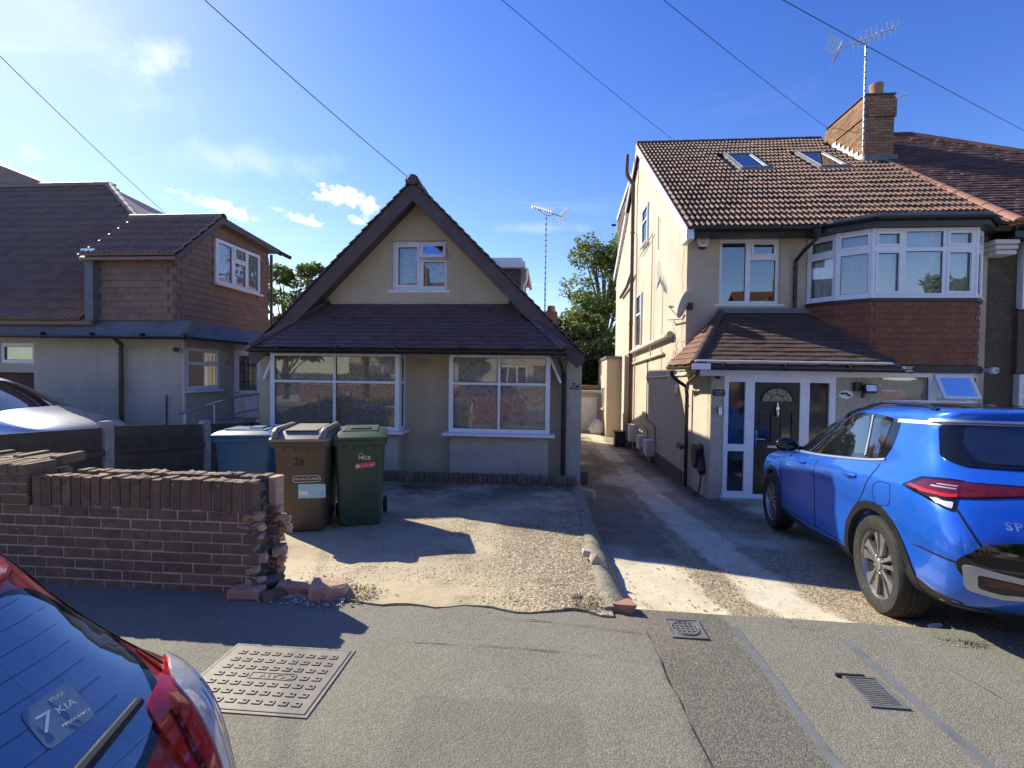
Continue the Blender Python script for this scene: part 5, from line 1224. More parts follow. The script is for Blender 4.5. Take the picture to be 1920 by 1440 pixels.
    ridge_tiles(r, (-12.0, ry, rz + .02), (-8.7, 9.95, 4.26), K['tile_left'], .10, .42, 'hip_tile')
    # higher roof beyond, climbing out of the left edge
    MB().prism([(-13.8, 12.03, 6.2), (-18, 12.03, 6.2), (-18, 12.03, 8.15), (-13.75, 12.03, 6.52)], (0, 4, 0)).build('upper_roof', K['tile_left'], T)
left_house()


def handrail():
    T = thing('handrail', 'pale galvanised handrail beside the ramp to the white side door', 'handrail', (-6.4, 8.8, .3))
    P = [(-6.4, 7.62, .72), (-6.4, 8.53, .85), (-6.4, 9.35, .965), (-6.4, 9.9, .975), (-6.4, 10.2, .975)]
    MB().tube(P, .024, 8).build('top_rail', K['galv'], T, smooth=True)
    MB().tube([(-6.4, 8.55, .46), (-6.4, 9.3, .62), (-6.4, 10.0, .64)], .018, 8).build('lower_rail', K['galv'], T, smooth=True)
    for x, y, z in ((-6.4, 7.8, .74), (-6.4, 8.53, .85), (-6.4, 9.35, .96), (-6.4, 9.9, .97)):
        MB().tube([(x, y, 0), (x, y, z)], .022, 8).build('post', K['galv'], T)
    T = thing('entrance_ramp', 'small dark landing on concrete piers before the side door', 'ramp', (-6.8, 9.8, .1))
    MB().ab(-7.0, 9.2, .36, -6.3, 9.86, .44).build('landing', K['concrete_post'], T)
    MB().prism([(-7.3, 7.4, .05), (-7.3, 9.2, .05), (-7.3, 9.2, .43), (-7.3, 7.4, .12)], (.8, 0, 0)).build('slope', K['concrete'], T)
    for y in (9.25, 9.62): MB().ab(-6.5, y, -.1, -6.32, y + .2, .36).build('pier', K['concrete_post'], T)
handrail()


# ------------------------------------------------------------------ low boundary fence
def fence():
    T = thing('boundary_fence', 'low dark board fence with concrete posts between the front drives', 'fence', (-5.3, 6, -.1))
    zt = lambda y: pw(y, [(3.4, .90), (4.135, .87), (5.15, .83), (7.5, .615), (8.3, .56)])
    ys = [3.45, 5.22, 6.85, 8.25]
    for y in ys:
        p = [(-5.36, -.35), (-5.24, -.35), (-5.24, zt(y) + .02), (-5.27, zt(y) + .045), (-5.33, zt(y) + .045), (-5.36, zt(y) + .02)]
        MB().prism([(a, y - .06, b) for a, b in p], (0, .12, 0)).build('post', K['concrete_post'], T, bevel=.008)
    rnd = random.Random(4)
    for a, b in zip(ys, ys[1:]):
        for k in range(7):
            t0 = -.02 - k * .145; j = rnd.uniform(-.006, .006)
            MB().prism([(-5.305 + j, a + .06, zt(a) + t0), (-5.305 + j, b - .06, zt(b) + t0 + rnd.uniform(-.008, .008)), (-5.30 + j, b - .06, zt(b) + t0 - .15), (-5.30 + j, a + .06, zt(a) + t0 - .15)], (.018 + (k % 2) * .008, 0, 0)).build('board', K['fence'], T)
        MB().prism([(-5.29, a + .06, zt(a) - .30), (-5.29, b - .06, zt(b) - .30), (-5.29, b - .06, zt(b) - .36), (-5.29, a + .06, zt(a) - .36)], (.05, 0, 0)).build('rail', K['fence'], T)
fence()


# ------------------------------------------------------------------ broken brick garden wall
def brick_mesh(l, d, h, m, seed, chip=.004, bev=.0035):
    bm = bmesh.new(); bmesh.ops.create_cube(bm, size=1)
    for v in bm.verts: v.co = V(((v.co.x + .5) * l, (v.co.y + .5) * d, (v.co.z + .5) * h))
    bmesh.ops.bevel(bm, geom=bm.edges[:], offset=bev, segments=1, affect='EDGES')
    rnd = random.Random(seed)
    for v in bm.verts: v.co += V((rnd.uniform(-1, 1), rnd.uniform(-1, 1), rnd.uniform(-1, 1))) * chip
    me = bpy.data.meshes.new('brick'); bm.to_mesh(me); bm.free(); me.materials.append(m); return me


def chunk_mesh(sx, sy, sz, m, seed, name='chunk'):
    """angular broken piece: the hull of a few scattered points"""
    bm = bmesh.new(); rnd = random.Random(seed)
    for i in range(17):
        p = V([rnd.choice((-1, 1)) * rnd.uniform(.28, .5) if rnd.random() < .72 else rnd.uniform(-.4, .4) for _ in range(3)])
        bm.verts.new((p.x * sx, p.y * sy, p.z * sz))
    r = bmesh.ops.convex_hull(bm, input=bm.verts); bmesh.ops.delete(bm, geom=[v for v in bm.verts if not v.link_faces], context='VERTS')
    me = bpy.data.meshes.new(name); bm.to_mesh(me); bm.free(); me.materials.append(m); return me


def garden_wall():
    T = thing('garden_wall', 'broken double-leaf brick garden wall with a soldier course on top', 'wall', (-3.2, 3.25, -.07))
    inv = Matrix.Translation(-V(T.location)); rnd = random.Random(21)
    A = [brick_mesh(.215, .10, .065, K['brick'], s, .0022) for s in range(6)]
    So = [brick_mesh(.066, .10, .215, K['brick'], s + 20, .0025) for s in range(6)]
    Hb = [brick_mesh(.10, .10, .065, K['brick'], s + 40, .0022) for s in range(4)]
    Pk = [chunk_mesh(.13, .12, .085, K['brick_broken'], s) for s in range(6)]
    So2 = [brick_mesh(.066, .10, .205, K['brick_broken'], s + 60, .006, .009) for s in range(3)]
    def put(me, x, y, z, name='brick', rot=.006, par=T):
        o = bpy.data.objects.new(name, me); COL.objects.link(o); o.parent = par; o.matrix_parent_inverse = inv
        o.location = (x, y + rnd.uniform(-.0018, .0018), z); o.rotation_euler = (rnd.uniform(-1, 1) * rot, rnd.uniform(-1, 1) * rot, rnd.uniform(-1, 1) * rot); return o
    ce, xl, zb = .075, -6.3, -.10
    for leaf, (y, xr) in enumerate(((3.10, -2.045), (3.285, -1.985))):
        core = MB()
        for k in range(8):
            z = zb + k * ce; off = .1125 if k % 2 else 0; e = xr + rnd.choice((0, 0, -.02, .03)) + (.03 if leaf and k in (1, 3) else 0)
            core.ab(xl, y + .0045, z, e - .03, y + .0955, z + ce)
            x = e - .22 - off * rnd.choice((1, 1, .9)) + (0 if k % 2 == 0 else 0)
            if off: put(rnd.choice(Hb), e - .105, y, z + .008); x = e - .105 - .228
            else: x = e - .215
            while x > xl:
                put(rnd.choice(A), x, y, z + .008); x -= .226
            for q in range(2):
                c = put(rnd.choice(Pk), e - .02 + rnd.uniform(-.03, .02), y + .05 + rnd.uniform(-.03, .03), z + .04, 'broken_brick', .5); c.scale = (.8, rnd.uniform(.6, .9), .8)
        z = zb + 8 * ce
        x = xr - .07 + (.0 if leaf == 0 else .01); i = 0
        while x > (-3.73 if leaf == 0 else -3.62):
            hi = rnd.uniform(-.012, .006)
            if leaf and i == 0: put(So2[0], x, y - .012, z + .02, rot=.02)
            else:
                b = put(rnd.choice(So), x, y, z + .008 + hi, rot=.004)
                if rnd.random() < .75: put(rnd.choice(Pk), x + .03, y + .05, z + .208 + hi, 'pale_top_lump', .4).scale = (.62, .85, .26)  # mortar lumps in a pale colour that paints in the sunlit top edge
            core.ab(x - .01, y + .010, z, x + .062, y + .090, z + .19); x -= .0765; i += 1
        if leaf: core.ab(xl, y + .007, z, x, y + .093, z + .16)
        core.build('mortar_core', K['mortar'], T)
    # squared pier rising a little higher at the left, returning to the back leaf
    px1 = -3.745; z = zb
    core = MB().ab(xl, 3.098, zb + .6, px1 - .02, 3.40, zb + .835); core.build('mortar_core', K['mortar'], T)
    for k in range(3):
        zz = zb + .6 + k * .075; x = px1 - (.10 if k % 2 else .215)
        put(rnd.choice(Hb if k % 2 else A), x, 3.09, zz + .008); x -= .226
        while x > xl: put(rnd.choice(A), x, 3.09, zz + .008); x -= .226
        for yy in (3.20, 3.31): put(rnd.choice(Hb), px1 - .097, yy, zz + .008)
    x = px1 - .07; i = 0
    TB = [brick_mesh(.066, .215, .066, K['brick'], s + 80, .004) for s in range(4)]
    while x > xl:
        put(rnd.choice(TB), x, 3.085, zb + .832, rot=.03); put(rnd.choice(TB), x, 3.305, zb + .835 + (.02 if i % 4 == 0 else 0), rot=.03); x -= .077; i += 1
    # the dark rubble core showing at the broken end
    for i in range(26):
        put(chunk_mesh(.075, .09, .09, K['mortar_dark'], 300 + i), -2.09 + rnd.uniform(-.04, .03), 3.245 + rnd.uniform(-.025, .03), zb + .05 + i * .029, 'rubble_core', 1.0)
    MB().ab(xl, 3.19, zb, -2.11, 3.29, .66).build('rubble_fill', K['mortar_dark'], T)
    # rubble at its foot
    L = [('loose_brick', 'whole red brick lying at the foot of the broken wall end', brick_mesh(.215, .1025, .065, K['brick_broken'], 7, .006, .008), (-2.16, 2.99, -.062), (0, 0, .1)),
         ('broken_brick', 'large pale broken brick on the drive edge beside the wall', chunk_mesh(.30, .20, .13, K['brick_broken'], 31), (-1.50, 3.14, -.03), (.1, .05, .4)),
         ('broken_brick', 'flat pink brick piece half buried in the drive edge', chunk_mesh(.34, .15, .10, K['brick_broken'], 35), (-1.76, 3.16, -.045), (0, 0, .1)),
         ('mortar_rubble', 'dark lump of mortar between the two leaves of the wall', chunk_mesh(.20, .14, .11, K['mortar_dark'], 33), (-1.97, 3.17, -.02), (0, 0, .3)),
         ('broken_brick', 'dark brick end in the shade beside the wall', chunk_mesh(.17, .12, .10, K['brick'], 37), (-1.86, 3.06, -.045), (0, 0, 1))]
    for nm, lab, me, loc, rot in L:
        o = bpy.data.objects.new(nm, me); COL.objects.link(o); o.location = loc; o.rotation_euler = rot; tag(o, lab, 'brick' if 'brick' in nm else 'rubble')


garden_wall()


# ------------------------------------------------------------------ wheelie bins
def bin_(name, label, loc, rz, body, lid, style, group='wheelie bins on the bungalow drive'):
    T = thing(name, label, 'wheelie bin', loc, rz, group)
    def B(mb, nm, m, par=T, **k): return mb.build(nm, m, par, world=False, **k)
    def loop(w, f, r, z, cr=.05):
        pts = []
        for cx, cy, a0 in ((w - cr, r - cr, 0), (-w + cr, r - cr, 90), (-w + cr, f + cr, 180), (w - cr, f + cr, 270)):
            for k in range(4): a = R(a0 + k * 30); pts.append((cx + cr * cos(a), cy + cr * sin(a), z))
        return pts
    mb = MB(); L = [loop(.215, -.25, .25, .03), loop(.225, -.262, .28, .12), loop(.245, -.30, .31, .55), loop(.262, -.335, .335, .90), loop(.268, -.345, .345, .935)]
    for l in L: mb.v += l
    n = 16
    for k in range(len(L) - 1):
        for j in range(n): mb.f.append((k * n + j, k * n + (j + 1) % n, (k + 1) * n + (j + 1) % n, (k + 1) * n + j))
    mb.f.append(tuple(range(n - 1, -1, -1))); bd = B(mb, 'body', body, smooth=True, angle=40)
    mb = MB(); L = [loop(.268, -.345, .345, .915), loop(.288, -.372, .362, .922), loop(.290, -.375, .365, .975), loop(.27, -.35, .35, .98)]
    for l in L: mb.v += l
    for k in range(3):
        for j in range(n): mb.f.append((k * n + j, k * n + (j + 1) % n, (k + 1) * n + (j + 1) % n, (k + 1) * n + j))
    B(mb, 'rim', body, smooth=True, angle=40)
    mb = MB()
    for x in (-.16, -.05, .06, .17): mb.prism([(x - .006, -.335, .90), (x - .006, -.365, .92), (x - .006, -.31, .83)], (.012, 0, 0))
    B(mb, 'rim_rib', body, bd)
    # lid: raised dome, side rolls, two grip dents
    mb = MB(); L = [loop(.292, -.40, .37, .982, .05), loop(.292, -.405, .375, 1.012, .05), loop(.262, -.36, .35, 1.035, .06), loop(.235, -.30, .32, 1.072 if style != 'flat' else 1.05, .08), loop(.20, -.26, .28, 1.082 if style != 'flat' else 1.058, .08)]
    for l in L: mb.v += l
    for k in range(len(L) - 1):
        for j in range(n): mb.f.append((k * n + j, k * n + (j + 1) % n, (k + 1) * n + (j + 1) % n, (k + 1) * n + j))
    mb.f.append(tuple((len(L) - 1) * n + j for j in range(n))); mb.f.append(tuple(range(n - 1, -1, -1)))
    ld = B(mb, 'lid', lid, smooth=True, angle=40)
    if style == 'roll':
        for s in (-1, 1): B(MB().tube([(s * .225, -.385, 1.015), (s * .235, -.36, 1.06), (s * .238, -.30, 1.09), (s * .238, .25, 1.09), (s * .235, .33, 1.05)], .034, 10), 'lid_roll', lid, ld, smooth=True)
        B(MB().prism([(-.16, -.30, 1.08), (.16, -.30, 1.08), (.17, .26, 1.09), (-.17, .26, 1.09)], (0, 0, .012)), 'lid_panel', lid, ld, bevel=.008)
    else:
        B(MB().prism([(-.19, -.25, 1.055), (.19, -.25, 1.055), (.19, .25, 1.062), (-.19, .25, 1.062)], (0, 0, .014)), 'lid_panel', lid, ld, bevel=.008)
        B(MB().prism([(-.11, -.17, 1.07), (.11, -.17, 1.07), (.10, .0, 1.075), (-.10, .0, 1.075)], (0, 0, .016)), 'lid_panel', lid, ld, bevel=.008)
    B(MB().tube([(-.24, .40, .99), (.24, .40, .99)], .016, 8).tube([(-.2, .34, .97), (-.2, .40, .99)], .02, 6).tube([(.2, .34, .97), (.2, .40, .99)], .02, 6), 'handle', body, smooth=True)
    for s in (-1, 1):
        w = B(MB().lathe([(.03, -.024), (.085, -.024), (.098, -.014), (.098, .014), (.085, .024), (.03, .024)], (s * .262, .275, .10), 20, 'X'), 'wheel', K['rubber'], smooth=True, angle=40)
        B(MB().lathe([(.05, -.027), (.05, .027)], (s * .262, .275, .10), 14, 'X'), 'hub', K['trim'], w)
    B(MB().tube([(-.26, .275, .10), (.26, .275, .10)], .012, 8), 'axle', K['galv'])
    return T, bd


def on_front(z):      # local front face point of the body at height z
    return -pw(z, [(.12, .262), (.55, .30), (.90, .335)])


T, bd = bin_('wheelie_bin', 'brown wheelie bin marked 26 with a torn pale blue label', (-2.62, 4.95, -.205), R(13), K['bin_brown'], K['bin_lid_brown'], 'roll')
sl = (on_front(.8) - on_front(.5)) / .3; up = V((0, sl, 1)).normalized()
def deco(T, bd, x, z, eps=.004): return V((x, on_front(z) - eps, z))
lettering('26', .115, deco(T, bd, -.01, .765), (1, 0, 0), up, K['dark_ink'], bd, .002, 0, world=False)
lettering('HarrowCOUNCIL', .033, deco(T, bd, .06, .585), (1, 0, 0), up, K['white_ink'], bd, .0015, .35, world=False)
ring = [deco(T, bd, .06, .585) + V((.105 * (1 if cos(R(a)) > 0 else -1) + .032 * cos(R(a)), sl * .034 * sin(R(a)), .034 * sin(R(a)))) for a in range(0, 361, 15)]
MB().tube(ring, .0032, 5, False).build('logo_ring', K['white_ink'], bd, world=False)
rnd = random.Random(1); top = [(-.085 + .03 * i + .06 - .0, .528 + rnd.uniform(-.004, .004)) for i in range(0, 10)]; bot = [(x, .378 + rnd.uniform(-.004, .004)) for x, _ in reversed(top)]
MB().prism([(x, on_front(z) - .003, z) for x, z in top + bot], (0, -.0012, 0)).build('label', K['label_blue'], bd, world=False)
MB().prism([(x, on_front(z) - .0052, z) for x, z in ((-.015, .455), (.075, .458), (.075, .415), (-.015, .412))], (0, -.001, 0)).build('label_patch', K['white_ink'], bd, world=False)
T, bd = bin_('wheelie_bin', 'green wheelie bin with a red strip label', (-2.14, 5.23, -.215), R(19), K['bin_green'], K['bin_green'], 'flat')
lettering('MGB', .062, deco(T, bd, .05, .775), (1, 0, 0), up, K['white_ink'], bd, .0015, .1, world=False)
MB().tube([deco(T, bd, .05 + x, .775 + z, .005) for x, z in ((-.06, .035), (-.035, .06), (-.005, .03), (-.03, .005))], .004, 5).build('logo_arrow', K['white_ink'], bd, world=False)
MB().prism([(x, on_front(z) - .003, z) for x, z in ((-.045, .655), (.155, .675), (.165, .725), (.145, .735), (-.048, .715))], (0, -.0012, 0)).build('label', K['label_red'], bd, world=False)
lettering('yes for all waste', .029, deco(T, bd, .07, .695, .0055), (1, 0, .1), up, K['white_ink'], bd, .001, .1, world=False)
MB().lathe([(.018, 0), (.018, .001)], deco(T, bd, -.02, .687, .006), 12, 'Y').build('label_badge', K['white_ink'], bd, world=False)
bin_('wheelie_bin', 'blue wheelie bin with a flat lid against the fence', (-3.80, 5.75, -.31), R(100), K['bin_blue'], K['bin_blue'], 'flat')  # lid and body share one blue


# ------------------------------------------------------------------ covers in the pavement
def catv():
    T = thing('cable_chamber_cover', 'worn steel cable chamber cover marked CATV in the pavement', 'manhole cover', (-1.39, 2.235, -.04))
    x0, x1, y0, y1 = -1.72, -1.07, 1.99, 2.485; z = lambda x, y: z_pave(x, y) + .006
    MB().box((x0, y0, z(x0, y0) - .02), (x1 - x0, 0, 0), (0, y1 - y0, -.02 * (y1 - y0)), (0, 0, .022)).build('plate', K['catv'], T, bevel=.004)
    fr = MB().plate((x0 - .018, y0 - .018, z(x0, y0) + .0), (1, 0, 0), (0, 1, -.02), (0, 0, 1), x1 - x0 + .036, y1 - y0 + .036, [(.014, .014, x1 - x0 + .022, y1 - y0 + .022)], .03); fr.build('frame', K['iron'], T)
    me = MB().prism([(0, 0, 0), (.040, 0, 0), (.040, .028, 0), (.012, .028, 0), (.012, .021, 0), (.033, .021, 0), (.033, .007, 0), (0, .007, 0)], (0, 0, .005)).mesh('tread_bar', K['catv'])
    inv = Matrix.Translation(-V(T.location))
    for r in range(7):
        for c in range(9):
            if r == 3 and 3 <= c <= 5: continue
            x = x0 + .05 + c * .064; y = y0 + .04 + r * .062
            o = bpy.data.objects.new('tread_bar', me); COL.objects.link(o); o.parent = T; o.matrix_parent_inverse = inv
            o.location = (x, y, z(x, y) + .0015)
    MB().plate((x0 + .232, y0 + .217, z(-1.4, 2.2) + .005), (1, 0, 0), (0, 1, -.02), (0, 0, 1), .235, .052, [(.005, .005, .23, .047)], .004).build('name_frame', K['catv'], T)
    lettering('CATV', .05, (x0 + .35, y0 + .243, z(-1.4, 2.23) + .003), (-1, 0, 0), (0, -1, .02), K['catv'], T, .002)
    for (x, y) in ((x1 - .075, y0 + .236),): MB().ab(x, y, z(x, y) - .002, x + .03, y + .014, z(x, y) + .0016).build('lifting_slot', K['seam'], T)
catv()


def grid_cover(name, label, x0, x1, y0, y1, kind):
    T = thing(name, label, 'manhole cover', ((x0 + x1) / 2, (y0 + y1) / 2, -.07)); z = z_pave((x0 + x1) / 2, (y0 + y1) / 2) + .007; inv = Matrix.Translation(-V(T.location))
    MB().ab(x0, y0, z - .03, x1, y1, z).build('plate', K['iron'], T)
    MB().plate((x0 - .006, y0 - .006, z + .004), (1, 0, 0), (0, 1, 0), Z, x1 - x0 + .012, y1 - y0 + .012, [(.012, .012, x1 - x0, y1 - y0)], .03).build('frame', K['iron'], T)
    if kind == 'ring':
        c = V(((x0 + x1) / 2, (y0 + y1) / 2, z + .003)); r = (x1 - x0) * .40
        MB().tube([c + V((r * cos(R(a)), r * sin(R(a)), 0)) for a in range(0, 361, 15)], .004, 5, False).build('ring', K['iron'], T)
        for i in range(5):
            q = (i - 2) * r * .36; h = sqrt(max(0, r * r - q * q))
            MB().ab(c.x - h, c.y + q - .003, z, c.x + h, c.y + q + .003, z + .004).build('tread_bar', K['iron'], T)
            MB().ab(c.x + q - .003, c.y - h, z, c.x + q + .003, c.y + h, z + .0045).build('tread_bar', K['iron'], T)
    else:
        me = MB().ab(0, 0, 0, .010, .007, .003).mesh('stud', K['iron'])
        for i in range(10):
            for j in range(14):
                o = bpy.data.objects.new('stud', me); COL.objects.link(o); o.parent = T; o.matrix_parent_inverse = inv
                o.location = (x0 + .014 + i * (x1 - x0 - .03) / 9.6, y0 + .012 + j * (y1 - y0 - .03) / 13.4, z)
        MB().ab(x0 - .03, y1 + .004, z - .01, x1 - .05, y1 + .018, z + .008).build('hinge_lip', K['trim'], T)


grid_cover('water_meter_cover', 'small square iron cover with a ringed grid at the drive mouth', .765, .965, 2.85, 3.055, 'ring')
grid_cover('stopcock_cover', 'small studded iron cover between the two tar bands', 1.558, 1.72, 2.335, 2.555, 'stud')
# ------------------------------------------------------------------ cars
def half_loop(xr, xf, wr, w, wf, br, bf, cr, cf, zr, zm, zf, n=7):
    zz = lambda x: pw(x, [(xr, zr), (xr + (xf - xr) * .5, zm), (xf, zf)]); P = []
    for k, q in ((0, 0), (.12, .42), (.42, .73), (.80, .915)): P.append((xr + br * k, wr * q))
    P.append((xr + br + cr * .40, wr * .985))
    a, b = xr + br + cr, xf - bf - cf
    for i in range(n):
        t = i / (n - 1); y = w
        if t < .34: y = w - (w - wr) * (1 - t / .34) ** 2
        elif t > .66: y = w - (w - wf) * ((t - .66) / .34) ** 2
        P.append((a + (b - a) * t, y))
    P.append((xf - bf - cf * .40, wf * .985))
    for k, q in ((.80, .915), (.42, .73), (.12, .42), (0, 0)): P.append((xf - bf * k, wf * q))
    return [(x, y, zz(x)) for x, y in P]


def evaluated(o):
    bpy.context.view_layer.update(); return bpy.data.meshes.new_from_object(o.evaluated_get(bpy.context.evaluated_depsgraph_get()))


def car_body(levels, arches, m, sub=2):
    H = [half_loop(*l) for l in levels]; n = len(H[0]); N = 2 * n - 2; mb = MB()
    for h in H: mb.v += h + [(x, -y, z) for x, y, z in reversed(h[1:-1])]
    for k in range(len(H) - 1):
        for j in range(N): mb.f.append((k * N + j, (k + 1) * N + j, (k + 1) * N + (j + 1) % N, k * N + (j + 1) % N))
    for base, flip in ((0, True), ((len(H) - 1) * N, False)):
        Lf = [base + i for i in range(n)]; Rt = [base] + [base + N - i for i in range(1, n - 1)] + [base + n - 1]
        for i in range(n - 1):
            q = [Lf[i], Lf[i + 1], Rt[i + 1], Rt[i]]; q = list(dict.fromkeys(q))
            if len(q) > 2: mb.f.append(tuple(q if flip else q[::-1]))
    me = mb.mesh('body_cage'); bm = bmesh.new(); bm.from_mesh(me); bmesh.ops.recalc_face_normals(bm, faces=bm.faces); bm.to_mesh(me); bm.free()
    o = bpy.data.objects.new('body_cage', me); COL.objects.link(o); s = o.modifiers.new('s', 'SUBSURF'); s.levels = s.render_levels = sub
    full = evaluated(o); bvh = BVHTree.FromPolygons([v.co.copy() for v in full.vertices], [tuple(p.vertices) for p in full.polygons])
    o.modifiers.clear(); o.data = full; cuts = []
    for (x, z, r, y0, y1) in arches:
        c = MB().lathe([(r, y0), (r, y1)], (x, 0, z), 40, 'Y'); cm = c.mesh('cut'); b2 = bmesh.new(); b2.from_mesh(cm); bmesh.ops.recalc_face_normals(b2, faces=b2.faces); b2.to_mesh(cm); b2.free()
        co = bpy.data.objects.new('cut', cm); COL.objects.link(co); cuts.append(co)
        b = o.modifiers.new('b', 'BOOLEAN'); b.operation = 'DIFFERENCE'; b.object = co; b.solver = 'EXACT'
    me = evaluated(o) if cuts else full
    for c in cuts: bpy.data.objects.remove(c)
    bpy.data.objects.remove(o)
    me.materials.clear(); me.materials.append(m); me.polygons.foreach_set('use_smooth', [True] * len(me.polygons)); me.set_sharp_from_angle(angle=R(38))
    return me, bvh


def smooth_poly(pts, k=4):
    out = []; n = len(pts)
    for i in range(n):
        p0, p1, p2, p3 = [V(pts[(i + j - 1) % n]) for j in range(4)]
        for s in range(k):
            t = s / k; out.append(.5 * (2 * p1 + (p2 - p0) * t + (2 * p0 - 5 * p1 + 4 * p2 - p3) * t * t + (3 * p1 - p0 - 3 * p2 + p3) * t ** 3))
    return [(p.x, p.y) for p in out]


def round_poly(pts, r, k=3):
    out = []; n = len(pts)
    for i in range(n):
        a, b, c = V(pts[i - 1]), V(pts[i]), V(pts[(i + 1) % n]); d1, d2 = (a - b), (c - b); q = min(r, d1.length * .45, d2.length * .45)
        p, s = b + d1.normalized() * q, b + d2.normalized() * q
        for j in range(k + 1):
            t = j / k; w = p * (1 - t) ** 2 + b * 2 * t * (1 - t) + s * t * t; out.append((w.x, w.y))
    return out


class Skin:
    """lays flat outlines onto a car body as thin raised parts"""
    SIDE = (V((0, 3, 0)), V((1, 0, 0)), V((0, 0, 1)), V((0, -1, 0)))
    FAR = (V((0, -3, 0)), V((1, 0, 0)), V((0, 0, 1)), V((0, 1, 0)))
    REAR = (V((-3, 0, 0)), V((0, 1, 0)), V((0, 0, 1)), V((1, 0, 0)))
    FRONT = (V((9, 0, 0)), V((0, 1, 0)), V((0, 0, 1)), V((-1, 0, 0)))
    TOP = (V((0, 0, 4)), V((1, 0, 0)), V((0, 1, 0)), V((0, 0, -1)))
    def __init__(s, bvh, T): s.b, s.T = bvh, T
    def hit(s, fr, u, v, off):
        o, r, up, d = fr; p = o + r * u + up * v; loc, nrm, i, dist = s.b.ray_cast(p, d)
        if loc is None:
            loc, nrm, i, dist = s.b.find_nearest(p + d * 3)
        if nrm.dot(d) > 0: nrm = -nrm
        return loc + nrm * off
    def patch(s, name, fr, poly, m, off=.004, step=.035, parent=None, rim=.010):
        dense = []
        for i, a in enumerate(poly):
            b = poly[(i + 1) % len(poly)]; L = sqrt((b[0] - a[0]) ** 2 + (b[1] - a[1]) ** 2); k = max(1, int(L / step))
            dense += [(a[0] + (b[0] - a[0]) * j / k, a[1] + (b[1] - a[1]) * j / k) for j in range(k)]
        n = len(dense); x0, x1 = min(p[0] for p in dense), max(p[0] for p in dense); y0, y1 = min(p[1] for p in dense), max(p[1] for p in dense)
        def inside(x, y, mg):
            c = False; md = 9
            for i in range(n):
                (ax, ay), (bx, by) = dense[i], dense[(i + 1) % n]
                if (ay > y) != (by > y) and x < (bx - ax) * (y - ay) / (by - ay) + ax: c = not c
                md = min(md, (ax - x) ** 2 + (ay - y) ** 2)
            return c and md > mg * mg
        pts = [V(p) for p in dense]; y = y0 + step / 2; row = 0
        while y < y1:
            x = x0 + step * (.5 if row % 2 else .0)
            while x < x1:
                if inside(x, y, step * .45): pts.append(V((x, y)))
                x += step
            y += step * .87; row += 1
        vs, es, fs, *_ = delaunay_2d_cdt(pts, [(i, (i + 1) % n) for i in range(n)], [list(range(n))], 1, 1e-6)
        mb = MB(); mb.v = [tuple(s.hit(fr, p.x, p.y, off)) for p in vs]; mb.f = [tuple(f) for f in fs]
        bnd = {}
        for f in mb.f:
            for i in range(len(f)):
                e = (f[i], f[(i + 1) % len(f)]); bnd[tuple(sorted(e))] = bnd.get(tuple(sorted(e)), []) + [e]
        low = {}
        for k_, v_ in bnd.items():
            if len(v_) == 1:
                a, b = v_[0]
                for q in (a, b):
                    if q not in low: low[q] = len(mb.v); mb.v.append(tuple(s.hit(fr, vs[q].x, vs[q].y, off - rim)))
                mb.f.append((b, a, low[a], low[b]))
        me = mb.mesh(name, m); bm = bmesh.new(); bm.from_mesh(me); bmesh.ops.recalc_face_normals(bm, faces=bm.faces)
        c = sum((f.normal.dot(-fr[3]) * f.calc_area() for f in bm.faces), 0)
        if c < 0: bmesh.ops.reverse_faces(bm, faces=bm.faces)
        bm.to_mesh(me); bm.free(); me.polygons.foreach_set('use_smooth', [True] * len(me.polygons)); me.set_sharp_from_angle(angle=R(40))
        o = bpy.data.objects.new(name, me); COL.objects.link(o); o.parent = parent or s.T; return o
    def strip(s, name, fr, pts, w, m, off=.0025, step=.03, parent=None):
        P = []
        for a, b in zip(pts, pts[1:]):
            L = sqrt((b[0] - a[0]) ** 2 + (b[1] - a[1]) ** 2); k = max(1, int(L / step)); P += [(a[0] + (b[0] - a[0]) * j / k, a[1] + (b[1] - a[1]) * j / k) for j in range(k)]
        P.append(pts[-1]); mb = MB(); rows = []
        for i, p in enumerate(P):
            a, b = P[max(0, i - 1)], P[min(len(P) - 1, i + 1)]; d = V((b[0] - a[0], b[1] - a[1])).normalized(); nn = V((-d.y, d.x)) * w / 2
            rows.append([s.hit(fr, p[0] - nn.x, p[1] - nn.y, -.004), s.hit(fr, p[0] - nn.x, p[1] - nn.y, off), s.hit(fr, p[0] + nn.x, p[1] + nn.y, off), s.hit(fr, p[0] + nn.x, p[1] + nn.y, -.004)])
        for a, b in zip(rows, rows[1:]):
            for k in range(3): mb.quad(a[k], a[k + 1], b[k + 1], b[k])
        return mb.build(name, m, parent or s.T, world=False, smooth=True, angle=50)


def curve(pts, k=6):
    out = []; n = len(pts)
    for i in range(n - 1):
        p0, p1, p2, p3 = [V(pts[max(0, min(n - 1, i + j - 1))]) for j in range(4)]
        for s in range(k):
            t = s / k; w = .5 * (2 * p1 + (p2 - p0) * t + (2 * p0 - 5 * p1 + 4 * p2 - p3) * t * t + (3 * p1 - p0 - 3 * p2 + p3) * t ** 3); out.append((w.x, w.y))
    out.append(tuple(pts[-1])); return out


